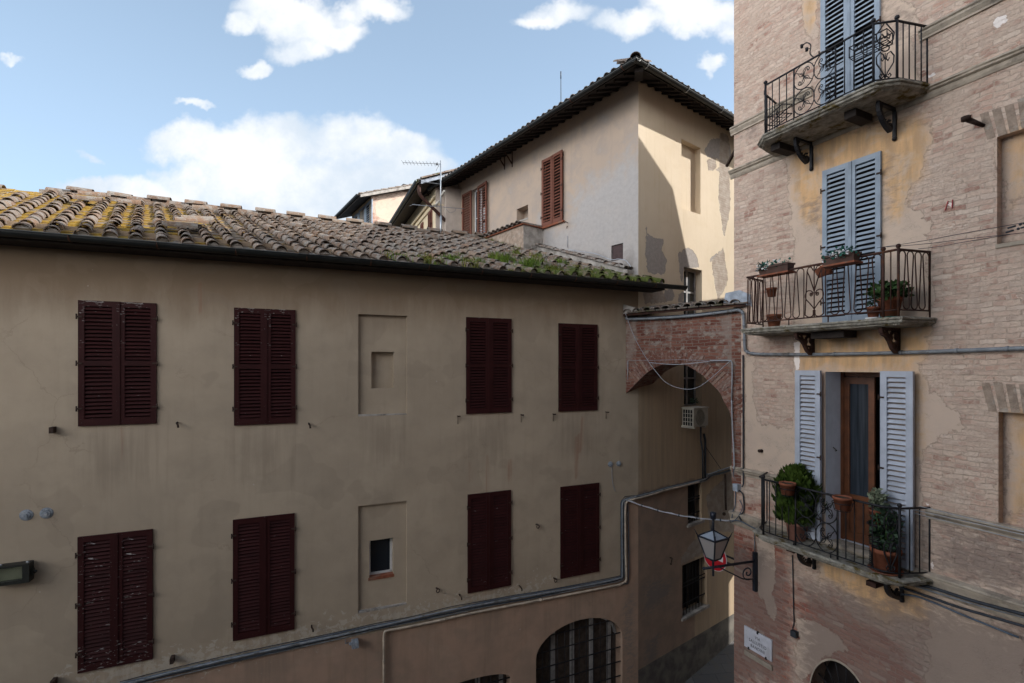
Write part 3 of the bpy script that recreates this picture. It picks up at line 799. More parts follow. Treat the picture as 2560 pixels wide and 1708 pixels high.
    for x in np.arange(-12.2, .3, 1.02):
        s = MB(); pts = [(x, gy-(gr+.005)*math.cos(math.pi*j/8), gz-(gr+.005)*math.sin(math.pi*j/8)) for j in range(9)]
        for p, q in zip(pts, pts[1:]): s.bar(p, q, .022, .005)
        s.build('strap', M_['copper'], gut)
    sf = MB(); sf.box(LX0, .4, EAVE_Y-.02, 0., EAVE_Z-.135, EAVE_Z-.11)
    sf.build('eave_boards', M_['darkwood'], root)
    # shutter catches, rings and stubs in the wall
    def hook(u, v, kind):
        x, z = lz(u, v); h = MB()
        if kind == 't': h.tube([(x, 0, z), (x, -.09, z)], .011, 5); h.box(x-.03, x+.03, -.10, -.085, z-.012, z+.012); h.tube([(x, -.02, z-.005), (x, -.02, z-.155)], .006, 5); nm = 'shutter_catch'
        elif kind == 'p': h.box(x-.024, x+.024, -.11, 0, z-.045, z+.045); nm = 'iron_stub'
        elif kind == 'c': h.tube([(x, 0, z+.03), (x, -.07, z+.03), (x+.02, -.09, z), (x+.025, -.08, z-.045)], .014, 6); nm = 'shutter_catch'
        else:
            h.tube([(x-.02, 0, z+.02), (x, -.06, z+.02)], .016, 6)
            h.tube([(x+.03*math.cos(a), -.06, z-.015+.035*math.sin(a)) for a in np.linspace(0, 6.28, 11)[:-1]], .010, 5, closed=True); nm = 'iron_ring'
        h.build(nm, M_['rust'], root)
    for u, v in ((1144, 1040), (1302, 1037), (1382, 1035), (1514, 1030)): hook(u, v, 't')
    for u, v in ((136, 1074), (139, 1700), (433, 1644)): hook(u, v, 'p')
    for u, v in ((444, 1061), (772, 1063), (779, 1568), (1148, 1490), (1298, 1468)): hook(u, v, 'c')
    for u, v in ((1342, 1313), (1093, 1472), (1386, 1447)): hook(u, v, 'r')
    # vent caps
    for u, v in ((66, 1288), (116.5, 1283), (1526, 1161), (1547, 1159.5)):
        x, z = lz(u, v); rr = .082 if u < 200 else .066; c = MB()
        c.add([], [])
        for (r0, y0) in ((rr, -.012), (rr*.68, -.03), (rr*.34, -.045)):
            n = 16; vs = [(x+r0*math.cos(2*math.pi*j/n), 0, z+r0*math.sin(2*math.pi*j/n)) for j in range(n)]+[(x+r0*.9*math.cos(2*math.pi*j/n), y0, z+r0*.9*math.sin(2*math.pi*j/n)) for j in range(n)]
            c.add(vs, [(j, (j+1) % n, n+(j+1) % n, n+j) for j in range(n)]+[tuple(range(n, 2*n))])
        c.build('vent_cap', M_['capgrey'], root)
    return root
LONG = build_long_house()

# ------------------------------------------------------------------ grass that has rooted between the tiles
def build_grass():
    rnd = random.Random(11); a, b = MB(), MB()
    def tuft(x, y, n, h, mb, spr=.05):
        for _ in range(n):
            px, py = x+rnd.gauss(0, spr), y+rnd.gauss(0, spr*.8); z = roofz(py)+.01
            hh = h*rnd.uniform(.4, 1.15); an = rnd.uniform(0, 6.28); le = rnd.uniform(.15, .75)*hh; w = rnd.uniform(.004, .009)
            dx, dy = math.cos(an), math.sin(an); ox, oy = -dy*w, dx*w
            mb.add([(px-ox, py-oy, z), (px+ox, py+oy, z), (px+ox*.7+dx*le*.4, py+oy*.7+dy*le*.4, z+hh*.65), (px-ox*.7+dx*le*.4, py-oy*.7+dy*le*.4, z+hh*.65), (px+dx*le, py+dy*le, z+hh)],
                   [(0,1,2,3), (3,2,4)])
    for u, v, n, h in ((985,640,60,.12),(1010,645,40,.12),(1065,650,70,.14),(1090,655,40,.12),(1130,652,90,.16),(1180,662,90,.15),(1195,655,60,.14),(1240,650,90,.2),(1270,655,110,.24),(1320,668,120,.24),(1345,660,80,.22),(1390,676,70,.16),(1410,660,90,.16),
                       (1440,672,50,.14),(1490,682,40,.12),(1530,690,30,.1),(1290,640,60,.2),(1345,645,70,.16),(1215,598,70,.14),(1240,603,60,.13),(1265,612,60,.13),(1290,622,50,.13),(1185,625,20,.09),(1150,640,30,.1),(1420,640,30,.16),(1360,628,25,.14),(1500,672,20,.16),(1052,640,30,.1)):
        for q in range(3):
            uu, vv = u+rnd.uniform(-12, 12), v+rnd.uniform(-3, 3)
            # the point of the roof slope seen at this spot
            lo, hi = -.5, 5.2
            for _ in range(40):
                md = (lo+hi)/2; x, z = FL.hity(uu, vv, md)
                if z > roofz(md)+.05: lo = md
                else: hi = md
            if lo < 5.1 and x < .3: tuft(x, max(lo, EAVE_Y+.05), int(n*.8), h*1.05, a if rnd.random() < .65 else b, .075)
    for k in range(26):
        tuft(rnd.uniform(-3.6, .2), EAVE_Y+rnd.uniform(.06, .4), 24, .07, b, .08)
    for mb, m, nm in ((a, 'grass', 'fresh bright green grass sprouting between the roof tiles'), (b, 'grassdry', 'short olive grass and moss in the tile joints along the eave')):
        o = mb.build('grass', M_[m], None, fixn=False); o.location = (FL.ox, FL.oy, 0); o.rotation_euler = (0, 0, FL.ang)
        tag(o, nm, 'grass', None, 'stuff')
build_grass()
# ------------------------------------------------------------------ shared pieces
def gutter_run(parent, p0, p1, out, r, mat, strap=None, step=1.0, name='gutter'):
    """half round trough hung along p0-p1 (its back edge); out = outward unit vector in plan"""
    p0, p1, o = Vector(p0), Vector(p1), Vector((out[0], out[1], 0)); g = MB(); n = 8; vs = []
    for rr in (r, r-.008):
        for p in (p0, p1):
            for j in range(n+1):
                a = math.pi*j/n; vs.append(p+o*(r-rr*math.cos(a))+Vector((0, 0, -rr*math.sin(a))))
    m = n+1
    g.add(vs, [(j, j+1, m+j+1, m+j) for j in range(n)]+[(3*m+j, 3*m+j+1, 2*m+j+1, 2*m+j) for j in range(n)]+[(0, m, 3*m, 2*m), (n, 2*m+n, 3*m+n, m+n)]
          +[(j, 2*m+j, 2*m+j+1, j+1) for j in range(n)]+[(m+j, m+j+1, 3*m+j+1, 3*m+j) for j in range(n)])
    g.tube([p0+o*2*r, p1+o*2*r], .010, 6)
    gt = g.build(name, mat, parent, fixn=False)
    if strap:
        L = (p1-p0).length; k = .4
        while k < L:
            c = p0.lerp(p1, k/L); s = MB()
            pts = [c+o*(r-(r+.005)*math.cos(math.pi*j/8))+Vector((0, 0, -(r+.005)*math.sin(math.pi*j/8))) for j in range(9)]
            for a, b in zip(pts, pts[1:]): s.bar(a, b, .022, .006)
            s.build('strap', strap, gt); k += step
    return gt

def eave_tiles(mb, p0, p1, inward, slope, rows=2, sp=.21, L=.42, rnd=random.Random(5), w=.17):
    p0, p1 = Vector(p0), Vector(p1); d = (p1-p0).normalized(); n = int((p1-p0).length/sp)
    iv = Vector((inward[0], inward[1], 0)); up = (iv+Vector((0, 0, slope))).normalized(); nz = d.cross(up)
    if nz.z < 0: nz = -nz; xd = -d
    else: xd = d
    for k in range(n+1):
        for r_ in range(rows):
            o = p0+d*(k*sp)+up*(r_*L*.86-.03+rnd.uniform(-.02, .02))+nz*(.02+rnd.uniform(0, .012))
            M = Matrix(((xd.x, up.x, nz.x, o.x), (xd.y, up.y, nz.y, o.y), (xd.z, up.z, nz.z, o.z), (0, 0, 0, 1))) @ Matrix.Rotation(rnd.gauss(0, .05), 4, 'Z') @ Matrix.Rotation(-.05, 4, 'X')
            coppo(mb, M, L, w, w*.82, .075, n=5)

# ------------------------------------------------------------------ the taller house on the alley
OL, OR_ = .82, .57; ME = CZ+6.50; KL, KR = .38, .46
left_xf = lambda s, i, z: (i, -s, z)

def build_tall_house():
    root = FM.root('tall_house', 'tall house with a rose plastered side, a half sunlit yellow side and hipped roof', 'house')
    hx = lambda u, v: FM.hitx(u, v); hy = lambda u, v: FM.hity(u, v)
    def lrect(ul, ur, vt, vb, ut=None):            # on the side face: returns s0, s1, z0, z1 (s = -y), heights from the middle
        a = hx(ul, 500)[0]; b = hx(ur, 500)[0]; um = (ul+ur)/2
        return -a, -b, hx(um, vb)[1], hx(um, vt)[1]
    W1 = lrect(1357.6, 1410.2, 389.5, 560); W2 = lrect(1180.5, 1214.5, 467, 690); W2 = (W2[0], W2[1], CZ+1.2, W2[3])
    SO = lrect(1292, 1320, 517.5, 550); VB = lrect(1528, 1557.7, 611, 651)
    grey = [(-hx(u, 500)[0], hx(u, v)[1]) for u, v in ((1300,720),(1312,600),(1330,575),(1352,568),(1420,553),(1440,480),(1530,420),(1590,380),(1640,420),(1640,800),(1300,900))]
    soot = [[(-hx(u, 500)[0], hx(u, v)[1]) for u, v in q] for q in (((1420,665),(1440,618),(1500,628),(1545,655),(1530,700),(1420,720)), ((1555,650),(1575,600),(1592,660),(1592,700),(1555,700)), ((1300,600),(1318,570),(1357,600),(1357,630),(1300,640)))]
    wall('side_wall', root, -9.2, 0, CZ-.6, CZ+6.82, [M_['pinkface'], M_['darkback']],
         [dict(x0=W1[0]+.02, x1=W1[1]-.02, z0=W1[2]+.02, z1=W1[3]-.02, depth=.1, back=1), dict(x0=W2[0], x1=W2[1], z0=W2[2], z1=W2[3], depth=.2, back=1),
          dict(x0=SO[0], x1=SO[1], z0=SO[2], z1=SO[3], depth=.3, back=0), dict(x0=VB[0], x1=VB[1], z0=VB[2], z1=VB[3], depth=.05, back=1)],
         {'grey': [grey], 'soot': soot}, .12, left_xf)
    def place(o, a, y, tl):
        o.location = (y, -a, 0); o.rotation_euler = (0, 0, -math.pi/2+tl)
    shutter_pair(root, W1[0], W1[1], W1[2], W1[3], -.06, M_['brownshut'], place, (.035, -.05), (), .085, 'weathered russet shutter leaf, slightly ajar')
    MB().box(-.07, .02, -W1[1]-.03, -W1[0]+.03, W1[2]-.055, W1[2]-.005).build('window_sill', M_['terra'], root)
    # the open window: white frame, one leaf folded back, one closed
    f = MB(); a, b, c, d = W2
    f.box(.11, .16, -b, -b+.06, c, d); f.box(.11, .16, -a-.06, -a, c, d); f.box(.11, .16, -b, -a, d-.06, d); f.box(.10, .15, -(a+b)/2-.04, -(a+b)/2+.04, c, d)
    for q in range(1, 5): f.box(.115, .15, -b, -a, c+(d-c)*q/5-.015, c+(d-c)*q/5+.015)
    fr = f.build('window_frame', M_['whitewood'], root)
    MB().box(.13, .135, -b, -a, c, d).build('pane', M_['glass'], fr)
    for (ss, ww, tl) in ((W2[0]-.60, .60, .0), (W2[0]+(W2[1]-W2[0])*.48, .62, -.08)):
        o = leaf_mesh(ww, c, d, .035, .07, (.5,), .085).build('shutter', M_['brownshut'], root); place(o, ss, -.055, tl); add_hinges(o, 1 if tl else -1, ww, c, d, M_['rust'])
    MB().box(.03, .045, -VB[1]+.01, -VB[0]-.01, VB[2]+.01, VB[3]-.01).build('vent_cover', M_['ventbrown'], root)
    MB().box(-.012, .3, -SO[1], -SO[0], SO[2]-.04, SO[2]+.01).build('window_sill', M_['concrete'], root)
    # alley face
    N = (hy(1703.5, 400)[0], hy(1751.3, 400)[0], hy(1725, 528)[1], hy(1704, 347.7)[1])
    TW = (hy(1709.5, 700)[0], hy(1755, 700)[0], hy(1735, 1016)[1], hy(1730, 671)[1])
    B1 = (hy(1719.5, 1260)[0], hy(1754, 1260)[0], hy(1735, 1307)[1], hy(1735, 1208)[1])
    B2 = (hy(1705.6, 1450)[0], hy(1767, 1450)[0], hy(1735, 1530)[1], hy(1735, 1402)[1])
    P6 = lambda q: [hy(1540+x/3.564, 560+y/3.564) for x, y in q]
    P7 = lambda q: [hy(1500+x/3.564, 960+y/3.564) for x, y in q]
    cem = [P6(((272,5),(290,90),(350,115),(430,150),(405,230),(445,310),(440,450),(280,440),(265,250))), P6(((555,260),(640,210),(690,240),(735,330),(735,395),(600,395),(590,520),(570,480))),
           P6(((425,600),(505,570),(520,640),(500,690),(420,690))), P6(((560,640),(600,590),(600,700),(540,700))),
           [hy(1560+x/5.227, 120+y/5.227) for x, y in ((1055,1330),(1130,1200),(1260,1180),(1380,1250),(1400,1420),(1380,1570),(1320,1490),(1200,1440),(1080,1440))], P6(((830,340),(850,290),(910,255),(915,330),(840,340)))]
    brk = [P6(((250,560),(400,560),(460,700),(260,710),(240,640))), P6(((845,330),(915,260),(950,200),(1000,500),(960,600),(910,680),(880,550))),
           [hy(1560+x/5.227, 120+y/5.227) for x, y in ((1080,1450),(1190,1430),(1220,1600),(1100,1600))], [hy(u, v) for u, v in ((1800,330),(1822,340),(1826,520),(1810,600),(1796,500))],
           [hy(u, v) for u, v in ((1804,1200),(1840,1170),(1840,1330),(1775,1330),(1765,1240))], [hy(u, v) for u, v in ((1700,1400),(1730,1355),(1775,1335),(1775,1375),(1704,1410))]]
    pz = CZ-7.08
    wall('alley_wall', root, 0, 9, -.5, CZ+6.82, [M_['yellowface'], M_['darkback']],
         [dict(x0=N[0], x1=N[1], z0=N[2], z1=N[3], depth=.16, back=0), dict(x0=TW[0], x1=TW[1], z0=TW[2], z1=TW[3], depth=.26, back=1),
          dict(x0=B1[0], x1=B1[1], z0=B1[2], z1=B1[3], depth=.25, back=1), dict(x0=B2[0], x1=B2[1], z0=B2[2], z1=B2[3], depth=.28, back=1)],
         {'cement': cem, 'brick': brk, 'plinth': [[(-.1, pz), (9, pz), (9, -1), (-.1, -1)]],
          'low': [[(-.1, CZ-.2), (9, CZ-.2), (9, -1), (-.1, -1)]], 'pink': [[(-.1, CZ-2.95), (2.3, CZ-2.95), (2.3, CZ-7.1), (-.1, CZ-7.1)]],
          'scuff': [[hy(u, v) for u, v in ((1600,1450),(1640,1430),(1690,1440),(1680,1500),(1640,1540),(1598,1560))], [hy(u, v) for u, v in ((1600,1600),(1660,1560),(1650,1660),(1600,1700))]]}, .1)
    w = MB(); y = .18
    for a, b in ((TW[0], TW[0]+.06), (TW[1]-.06, TW[1]), ((TW[0]+TW[1])/2-.035, (TW[0]+TW[1])/2+.035)): w.box(a, b, y, y+.05, TW[2], TW[3])
    for q in (0, .2, .42, .62, .84, 1): w.box(TW[0], TW[1], y+.005, y+.045, TW[2]+(TW[3]-TW[2]-.05)*q, TW[2]+(TW[3]-TW[2]-.05)*q+.045)
    fr = w.build('window_frame', M_['greywood'], root); MB().box(TW[0], TW[1], y+.02, y+.027, TW[2], TW[3]).build('pane', M_['glass'], fr)
    for B in (B1, B2):
        g = MB()
        for k in range(1, 8): x = B[0]+(B[1]-B[0])*k/8; g.tube([(x, .06, B[2]), (x, .06, B[3])], .009, 5)
        for k in (.22, .55, .62): z = B[2]+(B[3]-B[2])*k; g.bar((B[0], .06, z), (B[1], .06, z), .03, .012)
        gr = g.build('grille', M_['iron'], root)
        w = MB()
        for k in range(3): x = B[0]+(B[1]-B[0])*(.06+.44*k); w.box(x-.03, x+.03, .20, .24, B[2], B[3])
        w.build('window_frame', M_['darkwood'], root)
        MB().box(B[0]-.05, B[1]+.08, -.045, .2, B[2]-.06, B[2]+.004).build('window_sill', M_['concrete'], root)
    # vertical seam of the wall end and the hook near the lower window
    x, z = hy(1673, 1397); h = MB(); h.tube([(x+.03, 0, z+.02), (x+.02, -.07, z+.02), (x-.04, -.09, z-.02), (x-.03, -.07, z-.09)], .013, 6); h.ball((x+.03, -.03, z+.02), .022); h.ball((x-.03, -.07, z-.1), .022)
    h.build('iron_hook', M_['rust'], root)
    # roof
    far, side = 9.6, 9.0
    top = ME+KL*(4.2+OL)
    rf = MB()
    yr = (top-ME)/KR-OR_; xr = (top-ME)/KL-OL
    A = [(-OL, -OR_, ME), (side, -OR_, ME), (side, yr, top), (xr, yr, top), (xr, far, top), (-OL, far, ME)]
    B = [(x, y, z-.09) for x, y, z in A]
    rf.add(A+B, [(0,1,2,3), (0,3,4,5), (6,9,8,7), (6,11,10,9), (0,6,7,1), (0,5,11,6), (1,7,8,2), (5,4,10,11), (2,8,9,3), (3,9,10,4)])
    roof = rf.build('roof', M_['darkwood'], root)
    t = MB(); rn = random.Random(8)
    eave_tiles(t, (-OL-.02, -OR_+.12, ME+.0), (-OL-.02, 8.6, ME+.0), (1, 0), KL, 2, .215, .42, rn)
    eave_tiles(t, (-OL+.12, -OR_-.02, ME), (8.4, -OR_-.02, ME), (0, 1), KR, 2, .215, .42, rn)
    M0 = Matrix.Translation((-OL-.03, -OR_-.03, ME+.03)) @ Matrix.Rotation(math.atan2(-1, 1)+.08, 4, 'Z') @ Matrix.Rotation(.30, 4, 'X')
    for q in range(3): coppo(t, Matrix.Translation((-OL-.03+q*.3, -OR_-.03+q*.26, ME+.05+q*.12)) @ Matrix.Rotation(-.85, 4, 'Z') @ Matrix.Rotation(.30, 4, 'X'), .46, .24, .2, .11)
    t.build('roof_tiles', M_['tile2'], roof, fixn=False)
    r = MB()
    for y in np.arange(-.2, 9.3, .27): r.box(-OL+.10, .05, y-.03, y+.03, -.145, -.092, 0, Matrix.Translation((0, 0, ME)) @ Matrix(((1,0,0,0),(0,1,0,0),(KL,0,1,KL*OL),(0,0,0,1))))
    for x in np.arange(.1, 8.4, .27): r.box(x-.03, x+.03, -OR_+.06, .05, -.145, -.092, 0, Matrix.Translation((0, 0, ME)) @ Matrix(((1,0,0,0),(0,1,0,0),(0,KR,1,KR*OR_),(0,0,0,1))))
    r.box(-.09, .09, -.62, .05, -.2, -.1, 0, Matrix.Translation((-.26, -.22, ME+.16)) @ Matrix.Rotation(-.9, 4, 'Z') @ Matrix.Rotation(.25, 4, 'X'))
    r.build('rafters', M_['darkwood'], roof)
    gutter_run(root, (-OL, -OR_-.15, ME-.03), (-OL, 8.75, ME-.03), (-1, 0), .075, M_['gutter'], M_['copper'], 1.6)
    gutter_run(root, (-OL-.15, -OR_, ME-.03), (8.4, -OR_, ME-.03), (0, -1), .075, M_['gutter'], M_['galv'], 1.5)
    # downpipe at the inner corner with two feeding bends
    d = MB(); yd = hx(1135, 560)[0]
    d.tube(bez([(-.12, yd+.02, CZ+4.72), (-.10, yd+.02, CZ+4.3), (-.1, yd+.02, CZ+3)], 4), .085, 8); d.box(-.26, -.001, yd-.14, yd+.14, CZ+4.45, CZ+4.78)
    d.tube(bez([(-.55, yd+.02, CZ+5.95), (-.50, yd, CZ+5.75), (-.18, yd, CZ+5.05), (-.12, yd, CZ+4.7)], 5), .062, 8)
    d.build('downpipe', M_['rustiron'], root)
    # iron brackets under the eave
    for u, v in ((1262, 385), (1281, 378)):
        yb, zb = hx(u, v); b = MB()
        b.bar((0, yb, zb), (-.62, yb, zb+.03), .035, .035); b.bar((0, yb, zb-.42), (-.40, yb, zb), .03, .03); b.bar((-.003, yb, zb-.5), (-.003, yb, zb+.08), .03, .03)
        b.build('eave_bracket', M_['rustiron'], root)
    yh, zh = hx(1419, 557); h = MB(); h.tube([(0, yh, zh), (-.13, yh-.05, zh), (-.16, yh-.06, zh-.05)], .012, 5); h.tube([(0, yh, zh-.1), (-.03, yh, zh-.1), (-.03, yh, zh-.16)], .010, 5); h.build('iron_hook', M_['rust'], root)
    # low parapet on the lower roof and the tiled coping at the foot of the side wall
    y1 = hx(1357, 560)[0]; zt = hx(1357, 571)[1]
    xl = FM.hity(1308, 570, y1)[0]
    p = MB(); p.box(xl, -.002, y1, y1+2.6, zt-1.1, zt-.02)
    pw = p.build('parapet', M_['brickplain'], root)
    MB().box(xl+.01, -.003, y1-.012, y1-.001, zt-1.1, zt-.02).build('render_coat', M_['concrete'], pw)
    t = MB()
    for k in range(11):
        coppo(t, Matrix.Translation((xl-.10, y1+.05+k*.23, zt-.01+rn.uniform(0, .02))) @ Matrix.Rotation(-math.pi/2, 4, 'Z'), -xl+.1, .2, .18, .07)
        coppo(t, Matrix.Translation((xl-.12, y1+.16+k*.23, zt+.05)) @ Matrix.Rotation(-math.pi/2+rn.gauss(0, .05), 4, 'Z'), -xl+.1, .19, .17, .06)
    t.build('coping_tiles', M_['mosstile'], pw, fixn=False)
    MB().box(xl-.06, -.003, y1-.06, y1+2.65, zt-.022, zt+.004).build('coping_bed', M_['terra'], pw)
    # skirting wall
    def rz(y):  # height of the lower roof along this face
        X, Y = FM.world(0, y); return roofz(FL.loc(X, Y)[1])
    s = MB(); s.prism([(.12, rz(.12)-.15), (y1, rz(y1)-.15), (y1, rz(y1)+.17), (.12, rz(.12)+.17)], lambda p, q, e: (e, p, q), -.24, -.003)
    sk = s.build('roof_skirting', M_['concrete'], root)
    t = MB(); k = 0; yy = .15; L = math.hypot(y1-.1, rz(y1)-rz(.1)); an = math.atan2(rz(y1)-rz(.1), y1-.1)
    while yy < y1:
        for xx in (-.08, -.22):
            coppo(t, Matrix.Translation((xx, yy+rn.uniform(-.02, .02), rz(yy)+.19+rn.uniform(0, .02))) @ Matrix.Rotation(rn.gauss(0, .06), 4, 'Z') @ Matrix.Rotation(an-.05, 4, 'X'), .4, .18, .15, .06)
        yy += .31
    t.build('coping_tiles', M_['mosstile'], sk, fixn=False)
    # thin white cable down the face and along the coping
    pts = [(-.02, hx(1420, 590)[0], hx(1420, 590)[1]), (-.02, hx(1420, 620)[0], hx(1420, 620)[1])]
    c = MB(); c.tube(pts, .008, 5)
    pp = []
    for u, v in ((1420, 624), (1450, 629), (1486, 634), (1510, 643), (1530, 650), (1545, 648), (1563, 651), (1572, 660), (1577, 668)):
        pp.append((-.30, FM.hitx(u, v, -.30)[0], FM.hitx(u, v, -.30)[1]))
    c.tube(bez(pp, 4), .012, 5)
    c.build('cable', M_['whitecable'], root)
    a = MB(); yb = 5.2; a.tube([(2.4, yb, ME+1.05), (2.38, yb, ME+3.6)], [.022, .012], 6); a.tube([(2.38, yb, ME+3.5), (2.38, yb, ME+3.75)], .02, 6)
    o = a.build('lightning_rod', M_['darkcable'], None); o.parent = None
    o.location = (FM.ox, FM.oy, 0); o.rotation_euler = (0, 0, FM.ang); tag(o, 'thin upright rod standing on the hipped roof of the tall house', 'rod')
    # the hidden bulk
    MB().box(.3, 9, .3, 9.2, 0, CZ+6.5).build('core', M_['tan'], root)
    return root
TALL = build_tall_house()

# ------------------------------------------------------------------ wing that juts out behind the tall house
def build_wing():
    fr = Frame(-2.75, 17.4, math.atan2(-.916, .40))
    root = fr.root('yellow_wing', 'pale yellow wing with a deep dark eave, behind the left end of the tall house', 'house')
    h = lambda u, v: fr.hity(u, v)
    e = CZ+6.42; o_ = .66
    W = [(h(1072, 540)[0], h(1081.3, 540)[0], CZ+1.5, h(1077, 527)[1]), (h(1052.5, 560)[0], h(1059, 560)[0], CZ+1.5, h(1056, 558)[1])]
    wall('side_wall', root, -12, 0, 4, e+.25, [M_['yellowwall'], M_['darkback']], [dict(x0=a, x1=b, z0=c, z1=d, depth=.12, back=1) for a, b, c, d in W], {}, .6)
    for a, b, c, d in W: shutter_pair(root, a, b, c, d, -.04, M_['brownshut'], rails=(), pitch=.1)
    # return wall to the tall house
    P = fr.loc(*FM.world(0, 8.5))
    q = MB(); q.prism([(.002, .0), (P[0]+.35, P[1]+.1), (P[0]+.35, P[1]+.4), (.0, .3)], lambda a, b, z: (a, b, z), 4, e+.35); q.build('return_wall', M_['greywall'], root)
    b = MB(); b.tube([(-11, -.05, e-.35), (.02, -.05, e-.35)], .05, 6); b.tube([(-11, -.03, e-.6), (.02, -.03, e-.6)], .03, 6); b.tube([(.03, -.03, e-.6), (P[0]+.3, P[1]-.0, e-.6)], .025, 5); b.build('string_course', M_['yellowwall'], root)
    r = MB(); A = [(-12.3, -o_, e), (.34, -o_, e), (.55, 3.6, e+1.7), (-12.3, 3.6, e+1.7)]
    r.add(A+[(x, y, z-.1) for x, y, z in A], [(0,1,2,3), (7,6,5,4), (0,4,5,1), (1,5,6,2), (2,6,7,3), (3,7,4,0)])
    roof = r.build('roof', M_['darkwood'], root)
    t = MB(); rn = random.Random(2)
    eave_tiles(t, (-12.2, -o_-.03, e), (.3, -o_-.03, e), (0, 1), .40, 2, .215, .42, rn)
    for k in range(9):
        y = -o_+.05+k*.42; coppo(t, Matrix.Translation((.38, y, e+.05+.40*(y+o_))) @ Matrix.Rotation(.38, 4, 'X'), .5, .2, .17, .08)
    t.build('roof_tiles', M_['mosstile'], roof, fixn=False)
    gutter_run(root, (-12.3, -o_, e+.02), (.36, -o_, e+.02), (0, -1), .075, M_['gutter'])
    v = MB(); v.box(.36, .40, -o_+.05, 3.4, -.11, .02, 0, Matrix.Translation((0, 0, e)) @ Matrix(((1,0,0,0),(0,1,0,0),(0,.4,1,.4*o_),(0,0,0,1)))); v.build('verge_board', M_['flash'], root)
    d = MB(); m0 = Vector((.22, -o_+.02, e-.1)); end = fr.loc(*FM.world(-.14, 8.1))
    d.tube(bez([m0, m0+Vector((.02, .05, -.35)), Vector(((m0.x+end[0])/2, (m0.y+end[1])/2, e-.95)), Vector((end[0], end[1], e-1.5))], 6), .062, 8)
    d.build('downpipe', M_['rustiron'], root)
    MB().box(-11.9, .2, .32, 5, 4, e).build('core', M_['greywall'], root)
    # chimney with a little gabled cap
    x0, y0 = -2.2, -.05
    c = bpy.data.objects.new('chimney', None)
    fx, fz = fr.hity(1050, 470, .5)
    m = MB(); m.box(fx-.16, fx+.16, .34, .66, e+.1, e+.86); m.box(fx-.2, fx+.2, .30, .70, e+.86, e+.93)
    ch = m.build('chimney', M_['brickplain'], roof)
    k = MB()
    for s in (-1, 1): k.box(-.02, .03, .3, .7, 0, .5, 0, Matrix.Translation((fx+s*.19, 0, e+.93)) @ Matrix.Rotation(-s*.42, 4, 'Y'))
    k.build('chimney_cap', M_['tile2'], ch)
    return root
build_wing()

